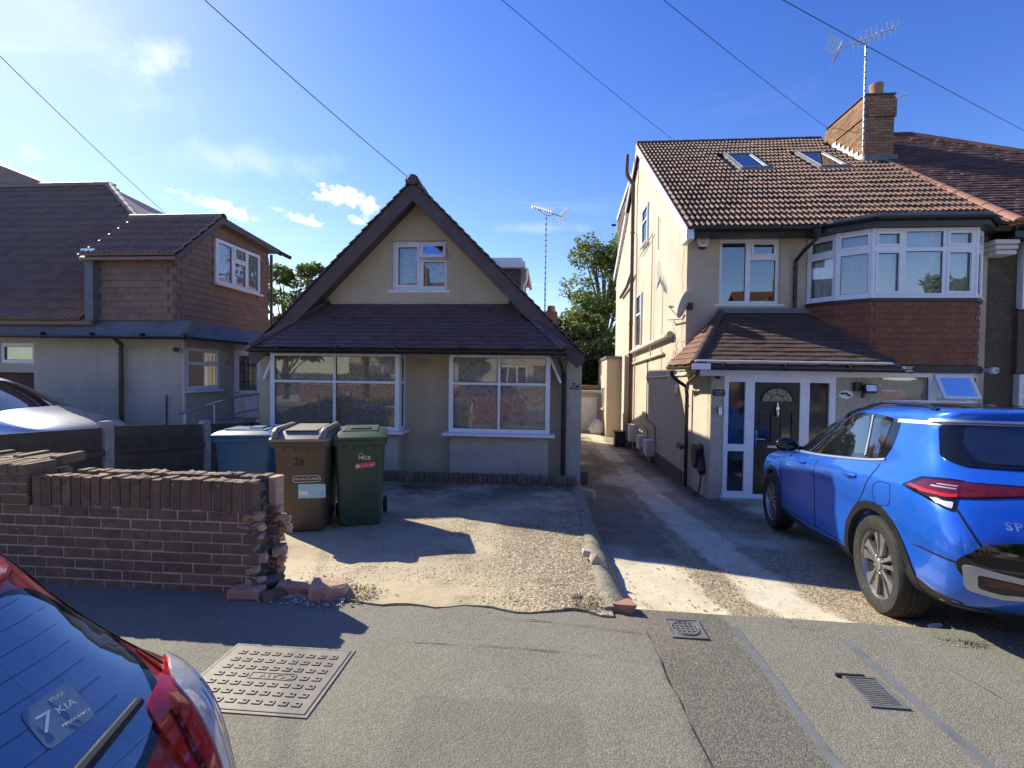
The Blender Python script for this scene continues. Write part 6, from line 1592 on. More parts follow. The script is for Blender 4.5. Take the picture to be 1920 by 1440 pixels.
def wheel(T, x, y, r, rr, side, w=.205, spokes=5):
    """tyre with rounded shoulders and tread grooves, dished rim, split spokes; side=+1 faces +y"""
    W = MB().lathe([(rr * .98, -w * .42), (rr * 1.06, -w * .5), (r * .93, -w * .5), (r * .985, -w * .40), (r, -w * .25), (r, w * .25), (r * .985, w * .40), (r * .93, w * .5), (rr * 1.06, w * .5), (rr * .98, w * .42)], (x, y, r), 48, 'Y', cap=False)
    t = W.build('tyre', K['rubber'], T, world=False, smooth=True, angle=45)
    g = MB()
    for q in (-.16, 0, .16): g.lathe([(r * 1.0012, (q - .018) * w), (r * 1.0012, (q + .018) * w)], (x, y, r), 48, 'Y')
    g.build('tread_groove', K['seam'], t, world=False)
    f = y + side * w * .40
    rim = MB().lathe([(rr * .96, f - side * .14), (rr * .98, f - side * .02), (rr * 1.035, f + side * .012), (rr * 1.045, f + side * .004), (rr * .99, f - side * .05), (rr * .93, f - side * .10)], (x, 0, r), 40, 'Y', cap=False)
    rim = rim.build('rim', K['alloy'], T, world=False, smooth=True, angle=50)
    MB().lathe([(rr * .94, f - side * .12), (rr * .94, f - side * .10)], (x, 0, r), 32, 'Y').build('brake_shadow', K['trim'], rim, world=False)
    MB().lathe([(rr * .62, f - side * .09), (rr * .60, f - side * .075)], (x, 0, r), 28, 'Y').build('brake_disc', K['galv'], rim, world=False)
    for k in range(spokes):
        a = 2 * pi * k / spokes + .3; sp = MB()
        for s2 in (-1, 1):
            P = lambda rad, da, dep: (x + rad * rr * cos(a + da), f - side * dep, r + rad * rr * sin(a + da))
            i0 = len(sp.v)
            sec = [(.16, .10 * s2, .55 * s2 + 0, .006, .05), (.55, .12 * s2, .33 * s2, .016, .055), (.97, .07 * s2, .38 * s2, .012, .05)]
            for rad, d0, d1, d, th in sec: sp.v += [P(rad, d0, d), P(rad, d1, d + .006), P(rad, d1, d + th), P(rad, d0, d + th)]
            for q in range(2):
                for e in range(4): sp.f.append((i0 + q * 4 + e, i0 + q * 4 + (e + 1) % 4, i0 + (q + 1) * 4 + (e + 1) % 4, i0 + (q + 1) * 4 + e))
        me = sp.mesh('spoke', K['alloy']); bm = bmesh.new(); bm.from_mesh(me); bmesh.ops.recalc_face_normals(bm, faces=bm.faces); bm.to_mesh(me); bm.free()
        o = bpy.data.objects.new('spoke', me); COL.objects.link(o); o.parent = rim
    MB().lathe([(rr * .17, f - side * .05), (rr * .17, f - side * .002), (rr * .13, f + side * .004)], (x, 0, r), 20, 'Y').build('hub_cap', K['alloy'], rim, world=False, smooth=True, angle=40)
    for k in range(5):
        a = 2 * pi * k / 5 + .9; MB().tube([(x + rr * .26 * cos(a), f - side * .04, r + rr * .26 * sin(a)), (x + rr * .26 * cos(a), f - side * .002, r + rr * .26 * sin(a))], .011, 6).build('wheel_nut', K['chrome'], rim, world=False)


def arch_poly(x, z, r0, r1, zcut):
    a0 = math.asin((zcut - z) / r1); b0 = math.asin((zcut - z) / r0)
    o = [(x + r1 * cos(a0 + (pi - 2 * a0) * i / 24), z + r1 * sin(a0 + (pi - 2 * a0) * i / 24)) for i in range(25)]
    return o + [(x + r0 * cos(b0 + (pi - 2 * b0) * (24 - i) / 24), z + r0 * sin(b0 + (pi - 2 * b0) * (24 - i) / 24)) for i in range(25)]


def blue_suv():
    F = 9.5; T = thing('blue_suv', 'bright blue SUV parked nose-in on the concrete apron', 'car', (3.18, 2.60, -.175), R(90 - F))
    T.rotation_euler = (0, R(4.6), R(90 - F))
    #        xr    xf    wr    w     wf    br   bf   cr   cf   zr    zm    zf
    lv = [(.50, 4.20, .60, .74, .60, .05, .10, .15, .2, .25, .21, .25),
          (.22, 4.42, .80, .88, .74, .08, .16, .20, .25, .29, .24, .28),
          (.08, 4.50, .86, .915, .80, .10, .20, .22, .30, .40, .34, .42),
          (.03, 4.54, .885, .920, .83, .12, .22, .22, .30, .56, .52, .58),
          (.02, 4.54, .895, .915, .84, .12, .22, .22, .30, .70, .68, .70),
          (.05, 4.52, .895, .918, .84, .13, .22, .24, .30, .84, .82, .80),
          (.10, 4.47, .885, .925, .83, .14, .24, .26, .32, .955, .93, .88),
          (.15, 4.38, .85, .900, .80, .15, .28, .28, .36, 1.02, 1.0, .945),
          (.20, 4.15, .81, .865, .74, .16, .30, .28, .40, 1.075, 1.055, .985),
          (.30, 3.42, .77, .835, .68, .15, .20, .24, .30, 1.15, 1.10, 1.06),
          (.46, 2.98, .70, .755, .62, .14, .16, .22, .28, 1.31, 1.30, 1.30),
          (.60, 2.56, .62, .69, .56, .12, .14, .20, .26, 1.445, 1.46, 1.46),
          (.50, 2.42, .60, .665, .53, .12, .14, .2, .26, 1.50, 1.515, 1.50),
          (.58, 2.25, .52, .58, .46, .12, .14, .2, .26, 1.53, 1.57, 1.55),
          (.90, 1.95, .25, .28, .22, .1, .1, .15, .2, 1.55, 1.595, 1.57)]
    rx, fx, wz = .93, 3.61, .358
    me, bvh = car_body(lv, [(rx, wz, .405, .52, 1.2), (rx, wz, .405, -1.2, -.52), (fx, wz, .405, .52, 1.2), (fx, wz, .405, -1.2, -.52)], K['blue_paint'])
    b = bpy.data.objects.new('body', me); COL.objects.link(b); b.parent = T; k = Skin(bvh, T)
    MB().ab(.45, -.5, .24, 4.1, .5, .5).build('underbody', K['trim'], T, world=False)
    for x in (rx, fx):
        for s in (-1, 1): wheel(T, x, s * .80, wz, .25, s)
    for fr, s in ((k.SIDE, 1), (k.FAR, -1)):
        for x in (rx, fx): k.patch('arch_trim', fr, arch_poly(x, wz, .402, .462, .27), K['trim'], .010, .03, rim=.05)
        k.patch('sill_trim', fr, [(1.38, .24), (3.16, .24), (3.14, .36), (2.2, .33), (1.40, .36)], K['trim'], .008)
        # glasshouse
        dlo = smooth_poly([(.98, 1.145), (1.30, 1.12), (2.0, 1.09), (2.75, 1.075), (3.13, 1.065), (2.88, 1.24), (2.60, 1.40), (2.28, 1.465), (1.75, 1.495), (1.36, 1.485), (1.12, 1.45), (1.02, 1.40)], 3)
        k.patch('window_surround', fr, dlo, K['gloss_black'], .003)
        k.patch('front_window', fr, round_poly([(2.10, 1.12), (2.98, 1.10), (2.62, 1.36), (2.30, 1.445), (2.12, 1.46)], .03), K['car_glass'], .006)
        k.patch('rear_window', fr, round_poly([(1.26, 1.15), (2.0, 1.125), (2.02, 1.46), (1.76, 1.47), (1.44, 1.465)], .03), K['car_glass'], .006)
        k.patch('quarter_window', fr, round_poly([(1.05, 1.17), (1.22, 1.16), (1.37, 1.455), (1.12, 1.425)], .03), K['car_glass'], .006)
        k.strip('window_trim', fr, curve([(.97, 1.135), (1.25, 1.108), (2.0, 1.075), (2.75, 1.06), (3.10, 1.05)]), .016, K['silver_trim'], .008)
        k.strip('window_divider', fr, [(1.235, 1.14), (1.405, 1.475)], .022, K['silver_trim'], .010)
        k.strip('pillar_trim', fr, curve([(1.06, 1.435), (.80, 1.425), (.56, 1.43)]), .028, K['silver_trim'], .006)
        # shut lines
        k.strip('panel_gap', fr, curve([(1.0, 1.10), (1.02, .98), (1.09, .84), (1.26, .68), (1.38, .55)]), .010, K['seam'])
        k.strip('panel_gap', fr, curve([(2.05, 1.04), (2.05, .7), (2.03, .38)]), .010, K['seam'])
        k.strip('panel_gap', fr, curve([(3.10, 1.03), (3.16, .75), (3.10, .40)]), .010, K['seam'])
        k.strip('panel_gap', fr, [(1.36, .385), (3.12, .37)], .006, K['seam'])
        for hx in (1.30, 2.40):
            d = k.patch('handle_recess', fr, round_poly([(hx - .10, .94), (hx + .10, .94), (hx + .11, .995), (hx - .09, 1.005)], .03), K['blue_paint'], .002)
            P = [k.hit(fr, hx - .10 + .05 * q, .972, .012 + .022 * sin(pi * q / 4)) for q in range(5)]
            MB().tube(P, [.008, .015, .017, .015, .008], 8).build('door_handle', K['blue_paint'], T, world=False, smooth=True)
        # mirror
        mp = k.hit(fr, 2.92, 1.08, .0); o = mp + V((0, s * .13, .02))
        MB().tube([mp, o], .025, 8).build('mirror_arm', K['gloss_black'], T, world=False)
        bm = bmesh.new(); bmesh.ops.create_icosphere(bm, subdivisions=3, radius=1)
        for v in bm.verts: v.co = o + V((v.co.x * (.075 if v.co.x > 0 else .05), v.co.y * .12, v.co.z * .085)) + V((0, s * .05, .02))
        mm = bpy.data.meshes.new('door_mirror'); bm.to_mesh(mm); bm.free(); mm.materials.append(K['gloss_black']); mm.polygons.foreach_set('use_smooth', [True] * len(mm.polygons))
        q = bpy.data.objects.new('door_mirror', mm); COL.objects.link(q); q.parent = T
        # tail lamp: side wing, laid on at 50 degrees round the corner
        a = R(50); d = V((cos(a), -s * sin(a), 0)); right = V((sin(a), s * cos(a), 0)) * (1)
        cn = V((.25, s * .85, 0)); frl = (cn - d * 3, V((sin(a) * -1, -s * cos(a), 0)), V((0, 0, 1)), d)
        # u runs from the flank (negative) towards the tail (positive)
        k.patch('tail_lamp_housing', frl, round_poly([(-.30, .99), (-.17, 1.068), (.0, 1.076), (.075, 1.07), (.075, .89), (.02, .905), (-.12, .955)], .02), K['gloss_black'], .004, .025)
        k.patch('tail_lamp', frl, round_poly([(-.21, 1.01), (-.13, 1.055), (.06, 1.055), (.066, .99), (.02, .98), (-.10, .990)], .012), K['tail_dark'], .009, .025)
        k.patch('tail_lamp_bar', frl, [(-.24, 1.0), (-.12, .977), (.02, .967), (.066, .973), (.066, .990), (.02, .985), (-.10, .995), (-.22, 1.012)], K['tail_red'], .012, .02)
        k.patch('reversing_lamp', frl, round_poly([(-.07, .957), (.02, .945), (.06, .947), (.06, .908), (.03, .915), (-.02, .934)], .01), K['tail_clear'], .009, .02)
        for q in range(2): k.strip('lamp_rib', frl, [(-.08 + q * .03, 1.020 + q * .014), (.05, 1.016 + q * .016)], .006, K['silver_trim'], .012)
    # fuel flap on the left
    k.strip('fuel_flap_gap', k.SIDE, [*round_poly([(.70, .83), (.90, .80), (.945, .94), (.87, .985), (.72, .975)], .05, 4), round_poly([(.70, .83), (.90, .80), (.945, .94), (.87, .985), (.72, .975)], .05, 4)[0]], .005, K['seam'])
    # tail
    RR = k.REAR
    k.patch('rear_screen_wing', RR, round_poly([(-.60, 1.41), (.60, 1.41), (.70, 1.19), (.64, 1.15), (-.64, 1.15), (-.70, 1.19)], .03), K['gloss_black'], .010, .03, rim=.02)
    k.patch('rear_screen', RR, round_poly([(-.50, 1.40), (.50, 1.40), (.57, 1.28), (.56, 1.19), (.52, 1.17), (-.52, 1.17), (-.56, 1.19), (-.57, 1.28)], .03), K['car_glass'], .014, .03)
    k.patch('spoiler_lip', RR, round_poly([(-.60, 1.45), (.60, 1.45), (.62, 1.42), (-.62, 1.42)], .01), K['silver_trim'], .03, rim=.06)
    k.patch('light_bar', RR, [(-.785, 1.065), (.785, 1.065), (.785, .965), (.30, 1.025), (-.30, 1.025), (-.785, .965)], K['gloss_black'], .005)
    for s in (-1, 1): k.patch('tail_lamp', RR, [(s * .778, 1.06), (s * .778, .975), (s * .30, 1.032), (s * .2, 1.05)], K['tail_dark'], .008)
    for s in (-1, 1):
        k.strip('panel_gap', RR, curve([(s * .792, 1.062), (s * .797, 1.04), (s * .79, .92), (s * .735, .74), (s * .64, .60), (s * .54, .50), (s * .40, .46), (0, .45)]), .010, K['seam'])
        k.strip('panel_gap', RR, curve([(s * .89, .635), (s * .86, .62), (s * .80, .605)]), .010, K['seam'])
    k.patch('bumper_panel', RR, smooth_poly([(-.82, .60), (-.77, .68), (-.62, .755), (0, .79), (.62, .755), (.77, .68), (.82, .60), (.74, .50), (.4, .44), (-.4, .44), (-.74, .50)], 3), K['gloss_black'], .005)
    for s in (-1, 1):
        k.patch('fog_lamp_bezel', RR, round_poly([(s * .80, .605), (s * .77, .61), (s * .44, .555), (s * .27, .505), (s * .42, .455), (s * .64, .44), (s * .78, .465)], .03), K['silver_trim'], .016, .025, rim=.03)
        k.patch('fog_lamp_recess', RR, round_poly([(s * .745, .565), (s * .45, .53), (s * .36, .505), (s * .46, .482), (s * .64, .47), (s * .735, .487)], .02), K['gloss_black'], .018, .025)
        k.patch('fog_lamp', RR, round_poly([(s * .725, .558), (s * .47, .526), (s * .41, .510), (s * .70, .512)], .01), K['tail_dark'], .021, .02)
    k.patch('bumper_skirt', RR, [(-.80, .335), (.80, .335), (.78, .27), (-.78, .27)], K['trim'], .008)
    for s in (1, -1): k.patch('bumper_corner_trim', k.SIDE if s > 0 else k.FAR, [(.20, .35), (.56, .45), (.60, .36), (.55, .28), (.22, .28)], K['trim'], .006)
    me = text_mesh('SPORTAGE', .062, .003, 0, space=1.35, bold=.0022); pr = k.hit(RR, .42, .845, .006)
    mw = Matrix((V((0, -1, 0)), V((.10, 0, 1)).normalized(), V((-1, 0, .1)).normalized())).transposed().to_4x4(); mw.translation = pr; me.transform(mw)
    for v in me.vertices:
        h = k.hit(RR, v.co.y, v.co.z, .0); v.co.x = h.x - .004 + (v.co.x - pr.x) * .5
    me.materials.clear(); me.materials.append(K['chrome']); o = bpy.data.objects.new('model_lettering', me); COL.objects.link(o); o.parent = T
    # roof: dark panoramic glass, rails, shark fin
    k.patch('roof_glass', k.TOP, round_poly([(.80, -.46), (2.25, -.42), (2.25, .42), (.80, .46)], .06), K['gloss_black'], .004, .06)
    for s in (-1, 1):
        P = [k.hit(k.TOP, x, s * .56, d) for x, d in ((.78, .0), (.90, .03), (1.5, .035), (2.1, .03), (2.25, .0))]
        MB().tube(P, .016, 8).build('roof_rail', K['gloss_black'], T, world=False, smooth=True)
    fz = k.hit(k.TOP, .70, 0, 0)
    MB().prism([(fz.x - .08, -.018, fz.z - .01), (fz.x + .13, -.018, fz.z - .005), (fz.x - .02, -.010, fz.z + .065), (fz.x - .07, -.010, fz.z + .06)], (0, .036, 0)).build('roof_fin', K['blue_paint'], T, world=False, bevel=.006)
    return T


blue_suv()


def red_hatch():
    # heading -X (rear towards the camera); local +x is forward
    T = thing('red_hatchback', 'red hatchback parked in the road with its rear screen beside the camera', 'car', RED_LOC, RED_RZ)
    lv = [(.40, 3.30, .55, .68, .55, .05, .10, .15, .2, .25, .20, .25),
          (.16, 3.46, .70, .79, .66, .08, .16, .20, .25, .30, .24, .28),
          (.06, 3.54, .745, .815, .72, .10, .20, .22, .30, .42, .34, .42),
          (.02, 3.58, .765, .818, .75, .12, .22, .24, .30, .56, .52, .58),
          (.02, 3.58, .775, .820, .75, .13, .22, .26, .30, .70, .68, .70),
          (.05, 3.56, .775, .822, .75, .14, .22, .28, .30, .84, .82, .80),
          (.09, 3.50, .772, .820, .73, .13, .24, .26, .32, .955, .93, .88),
          (.13, 3.40, .762, .80, .70, .12, .28, .23, .36, 1.045, 1.0, .95),
          (.18, 2.95, .738, .775, .64, .12, .22, .20, .34, 1.115, 1.05, 1.0),
          (.25, 2.80, .685, .74, .60, .12, .20, .20, .30, 1.16, 1.10, 1.06),
          (.36, 2.50, .64, .69, .56, .13, .16, .22, .28, 1.25, 1.26, 1.26),
          (.47, 2.14, .58, .63, .51, .12, .14, .18, .26, 1.37, 1.42, 1.43),
          (.50, 2.02, .555, .60, .48, .10, .14, .18, .26, 1.395, 1.455, 1.45),
          (.56, 1.9, .49, .53, .42, .10, .14, .2, .26, 1.415, 1.485, 1.475),
          (.6, 1.6, .22, .25, .2, .1, .1, .15, .2, 1.475, 1.515, 1.50)]
    rx, fx, wz = .62, 3.0, .295
    me, bvh = car_body(lv, [(rx, wz, .335, .48, 1.2), (rx, wz, .335, -1.2, -.48), (fx, wz, .335, .48, 1.2), (fx, wz, .335, -1.2, -.48)], K['red_paint'], 3)
    b = bpy.data.objects.new('body', me); COL.objects.link(b); b.parent = T; k = Skin(bvh, T)
    MB().ab(.35, -.45, .22, 3.2, .45, .45).build('underbody', K['trim'], T, world=False)
    for x in (rx, fx):
        for s in (-1, 1): wheel(T, x, s * .72, wz, .205, s, .18)
    for fr, s in ((k.SIDE, 1), (k.FAR, -1)):
        k.patch('window_surround', fr, smooth_poly([(.52, 1.12), (1.2, 1.07), (2.45, 1.05), (2.2, 1.24), (1.9, 1.40), (1.4, 1.445), (.9, 1.42), (.60, 1.34)], 3), K['gloss_black'], .003)
        k.patch('front_window', fr, round_poly([(1.32, 1.10), (2.30, 1.085), (1.90, 1.36), (1.34, 1.41)], .03), K['car_glass'], .006)
        k.patch('rear_window', fr, round_poly([(.62, 1.14), (1.24, 1.11), (1.26, 1.41), (.92, 1.39), (.68, 1.32)], .03), K['car_glass'], .006)
        k.strip('panel_gap', fr, curve([(1.28, 1.06), (1.28, .7), (1.26, .34)]), .006, K['seam'])
        k.strip('panel_gap', fr, curve([(.66, 1.10), (.70, .9), (.98, .62), (1.0, .34)]), .006, K['seam'])
        k.strip('panel_gap', fr, curve([(2.4, 1.04), (2.46, .7), (2.42, .34)]), .006, K['seam'])
        # tail lamp laid on round the corner
        a = R(30); d = V((cos(a), -s * sin(a), 0)); cn = V((.20, s * .665, 0)); frl = (cn - d * 3, V((-sin(a), -s * cos(a), 0)), V((0, 0, 1)), d)
        k.patch('tail_lamp', frl, smooth_poly([(-.12, 1.115), (.03, 1.125), (.085, 1.10), (.10, 1.03), (.085, .90), (.05, .74), (.0, .73), (-.02, .86), (-.06, .99)], 4), K['tail_red'], .010, .018)
        k.patch('reversing_lamp', frl, smooth_poly([(-.13, 1.112), (-.02, 1.118), (.015, 1.06), (.03, .95), (.05, .78), (.02, .73), (-.04, .88), (-.10, 1.04)], 4), K['tail_clear'], .014, .018)
        for q in range(3): k.strip('lamp_rib', frl, curve([(-.08 + .025 * q, 1.09 - .01 * q), (-.04 + .02 * q, .99 - .02 * q), (.0 + .012 * q, .84 - .02 * q)]), .005, K['chrome'], .0165)
        k.strip('lamp_rib', frl, curve([(.05, 1.09), (.075, 1.02), (.068, .90), (.04, .79)]), .010, K['tail_dark'], .014)
    RR = k.REAR
    k.patch('rear_screen_surround', RR, round_poly([(-.53, 1.35), (.53, 1.35), (.625, 1.21), (.635, 1.165), (.59, 1.10), (.49, 1.05), (0, .985), (-.49, 1.05), (-.59, 1.10), (-.635, 1.165), (-.625, 1.21)], .05, 4), K['gloss_black'], .004, .03)
    k.patch('rear_screen', RR, round_poly([(-.51, 1.345), (.51, 1.345), (.608, 1.21), (.615, 1.165), (.57, 1.11), (.48, 1.065), (0, 1.0), (-.48, 1.065), (-.57, 1.11), (-.615, 1.165), (-.608, 1.21)], .05, 4), K['rear_glass'], .0065, .03)
    # spoiler
    P0 = [k.hit(RR, y, 1.365, 0) for y in (-.56, -.28, 0, .28, .56)]
    sp = MB(); rows = []
    for p in P0:
        e = .75 + .25 * (1 - abs(p.y) / .56)
        rows.append([p + V((.16, 0, .052)), p + V((.02, 0, .045)), p + V((-.085 * e, 0, .022)), p + V((-.10 * e, 0, .004)), p + V((-.08 * e, 0, -.010)), p + V((.03, 0, -.004))])
    for a, b2 in zip(rows, rows[1:]):
        for q in range(5): sp.quad(a[q], a[q + 1], b2[q + 1], b2[q])
    sp.quad(*rows[0][::-1]); sp.quad(*rows[-1])
    o = sp.build('spoiler', K['red_paint'], T, world=False, smooth=True, angle=50); su = o.modifiers.new('s', 'SUBSURF'); su.levels = su.render_levels = 2
    # tailgate shut lines, wiper, sticker
    for s in (-1, 1):
        k.strip('panel_gap', RR, curve([(s * .60, 1.37), (s * .665, 1.16), (s * .665, 1.05), (s * .645, .86), (s * .60, .70), (s * .5, .60), (0, .585)]), .008, K['seam'], .003)
        k.strip('tailgate_highlight', RR, curve([(s * .645, 1.16), (s * .64, 1.07), (s * .61, .92)]), .006, K['red_paint'], .005)
    k.patch('number_plate', RR, round_poly([(-.26, .80), (.26, .80), (.26, .69), (-.26, .69)], .01), K['label_blue'], .006) if False else None
    k.strip('panel_gap', RR, [(-.74, .555), (.74, .555)], .007, K['seam'])
    pv = k.hit(RR, .0, .955, .0)
    MB().lathe([(.035, -.05), (.035, .0), (.02, .012)], (pv.x, pv.y, pv.z), 14, 'X').build('wiper_pivot', K['trim'], T, world=False, smooth=True, angle=40)
    A = [k.hit(RR, y, z, d) for y, z, d in ((0, .955, .055), (-.12, 1.03, .055), (-.30, 1.095, .045), (-.53, 1.125, .028))]
    MB().tube(A, [.022, .019, .015, .010], 8).build('wiper_arm', K['black_pvc'], T, world=False, smooth=True)
    st = k.patch('window_sticker', RR, round_poly([(-.480, 1.199), (-.396, 1.199), (-.396, 1.148), (-.480, 1.148)], .009), K['sticker'], .0085, .03)
    for body, sz, y, z in (('7', .050, -.413, 1.173), ('YEAR', .0105, -.450, 1.190), ('KIA', .0195, -.452, 1.175), ('WARRANTY', .0082, -.452, 1.158)):
        me = text_mesh(body, sz, .0004, .15 if body == '7' else 0); p = k.hit(RR, y, z, .0095); up = (k.hit(RR, y, z + .02, .0095) - p).normalized(); rt = V((0, -1, 0)); nn = rt.cross(up)
        mw = Matrix((rt, up, nn)).transposed().to_4x4(); mw.translation = p + nn * .0012; me.transform(mw); me.materials.clear(); me.materials.append(K['white_ink'])
        o = bpy.data.objects.new('sticker_lettering', me); COL.objects.link(o); o.parent = st
    for i in range(9): k.strip('heater_line', RR, [(-.53, 1.09 + i * .030), (.53, 1.09 + i * .030)], .0008, K['heater'], .0075, .05)
    return T


RED_LOC, RED_RZ = (-.635, .28, -.30), R(171)
K['heater'] = mat('heater_wire', [(.03, .035, .05)], .4, 5)
K['sticker'] = mat('sticker_film', [(.10, .16, .24), (.15, .22, .31)], .2, 20)
red_hatch()


def silver_mpv():
    # heading +X, nose to the right behind the fence
    T = thing('silver_car', 'pale silver-blue car parked behind the low fence at the left', 'car', SIL_LOC, SIL_RZ)
    lv = [(.40, 3.95, .60, .72, .58, .05, .10, .15, .2, .25, .20, .25),
          (.14, 4.14, .76, .84, .72, .08, .16, .20, .25, .30, .24, .28),
          (.05, 4.23, .80, .875, .78, .10, .22, .22, .34, .44, .38, .44),
          (.02, 4.26, .82, .88, .80, .12, .24, .24, .36, .62, .60, .60),
          (.05, 4.24, .82, .88, .79, .14, .26, .26, .38, .80, .80, .74),
          (.10, 4.12, .80, .865, .76, .15, .30, .28, .42, .96, .93, .83),
          (.16, 3.72, .77, .84, .70, .15, .30, .28, .44, 1.04, 1.0, .93),
          (.22, 3.40, .74, .81, .66, .15, .24, .26, .40, 1.12, 1.07, 1.0),
          (.34, 2.85, .67, .73, .58, .13, .20, .24, .32, 1.30, 1.29, 1.27),
          (.48, 2.35, .60, .66, .52, .12, .18, .20, .3, 1.48, 1.49, 1.47),
          (.52, 2.1, .54, .60, .46, .12, .16, .2, .3, 1.53, 1.555, 1.53),
          (.8, 1.8, .28, .30, .25, .1, .1, .15, .2, 1.555, 1.58, 1.555)]
    rx, fx, wz = .82, 3.42, .31
    me, bvh = car_body(lv, [(rx, wz, .36, .5, 1.2), (rx, wz, .36, -1.2, -.5), (fx, wz, .36, .5, 1.2), (fx, wz, .36, -1.2, -.5)], K['silver_paint'])
    b = bpy.data.objects.new('body', me); COL.objects.link(b); b.parent = T; k = Skin(bvh, T)
    MB().ab(.35, -.5, .22, 3.9, .5, .5).build('underbody', K['trim'], T, world=False)
    for x in (rx, fx):
        for s in (-1, 1): wheel(T, x, s * .76, wz, .21, s, .2)
    for fr, s in ((k.SIDE, 1), (k.FAR, -1)):
        k.patch('window_surround', fr, smooth_poly([(.60, 1.12), (1.4, 1.06), (2.4, 1.02), (3.22, .985), (2.9, 1.15), (2.5, 1.32), (2.05, 1.45), (1.4, 1.49), (.85, 1.46), (.66, 1.36)], 3), K['gloss_black'], .003)
        k.patch('front_window', fr, round_poly([(1.50, 1.09), (2.62, 1.05), (2.40, 1.28), (2.0, 1.43), (1.52, 1.465)], .03), K['car_glass'], .006)
        k.patch('front_quarter_window', fr, round_poly([(2.72, 1.04), (3.10, 1.02), (2.56, 1.26)], .02), K['car_glass'], .006)
        k.patch('rear_window', fr, round_poly([(.74, 1.15), (1.40, 1.10), (1.42, 1.465), (.92, 1.43)], .03), K['car_glass'], .006)
        k.strip('panel_gap', fr, curve([(1.46, 1.05), (1.46, .7), (1.44, .34)]), .010, K['seam'])
        k.strip('panel_gap', fr, curve([(2.66, 1.02), (2.76, .7), (2.7, .34)]), .010, K['seam'])
        mp = k.hit(fr, 2.70, 1.06, 0); o = mp + V((0, s * .12, .03)); bm = bmesh.new(); bmesh.ops.create_icosphere(bm, subdivisions=3, radius=1)
        for v in bm.verts: v.co = o + V((v.co.x * .06, v.co.y * .10, v.co.z * .07))
        mm = bpy.data.meshes.new('door_mirror'); bm.to_mesh(mm); bm.free(); mm.materials.append(K['silver_paint']); mm.polygons.foreach_set('use_smooth', [True] * len(mm.polygons))
        q = bpy.data.objects.new('door_mirror', mm); COL.objects.link(q); q.parent = T
    k.patch('windscreen', k.TOP, round_poly([(3.20, -.55), (3.26, 0), (3.20, .55), (2.36, .47), (2.30, 0), (2.36, -.47)], .05), K['car_glass'], .005, .05)
    return T


SIL_LOC, SIL_RZ = (-11.05, 6.5, -.17), R(2)
silver_mpv()
# ------------------------------------------------------------------ overhead wires and their pole
POLE = V((-6.1, .35, 0))
def pole():
    T = thing('telegraph_pole', 'brown wooden telegraph pole at the road edge feeding the overhead wires', 'pole', tuple(POLE))
    MB().tube([POLE + V((0, 0, -.2)), POLE + V((0, 0, 7.6))], [.13, .09], 12).build('shaft', K['wood_pole'], T, smooth=True, angle=40)
    MB().lathe([(.16, 0), (.16, .06), (.12, .08)], tuple(POLE + V((0, 0, 7.2))), 14).build('ring_head', K['galv'], T)
pole()
def wire(b, label, sag=.18, h=7.25):
    a = POLE + V((0, 0, h)); b = V(b); n = 24
    P = [a.lerp(b, i / n) - Z * (sag * 4 * (i / n) * (1 - i / n)) for i in range(n + 1)]
    tag(MB().tube(P, .006, 5).build('overhead_wire', K['wire'], smooth=True, loc=tuple(a)), label, 'wire', 'overhead telephone wires')
wire((-9.3, 10.9, 5.20), 'overhead wire running to the roof of the left house')
wire((-2.36, 7.72, 4.72), 'overhead wire running to the apex of the bungalow gable')
wire((3.75, 15.3, 8.95), 'overhead wire running to the ridge of the two-storey house')
wire((8.25, 15.0, 9.0), 'overhead wire running to the brick chimney stack')
wire((20.4, 19.5, 9.5), 'overhead wire crossing the top right corner of the sky', .1, 5.6)


# ------------------------------------------------------------------ trees
def leaf_cloud(clumps, n, size, rnd, hollow=.55):
    mb = MB(); tot = sum(c[3] * c[4] * c[5] for c in clumps)
    for cx, cy, cz, rx, ry, rz in clumps:
        for i in range(int(n * rx * ry * rz / tot)):
            d = V((rnd.gauss(0, 1), rnd.gauss(0, 1), rnd.gauss(0, 1))).normalized(); k = hollow + (1 - hollow) * rnd.random() ** .6
            k *= 1 + .35 * noise.noise(V((cx, cy, cz)) + d * 2.3)
            p = V((cx + d.x * rx * k, cy + d.y * ry * k, cz + d.z * rz * k))
            a = V((rnd.gauss(0, 1), rnd.gauss(0, 1), rnd.gauss(0, .6))).normalized(); b = a.cross(V((rnd.gauss(0, 1), rnd.gauss(0, 1), rnd.gauss(0, 1)))).normalized()
            s = size * rnd.uniform(.6, 1.3)
            mb.quad(p - a * s, p + b * s * .45, p + a * s, p - b * s * .45)
    return mb


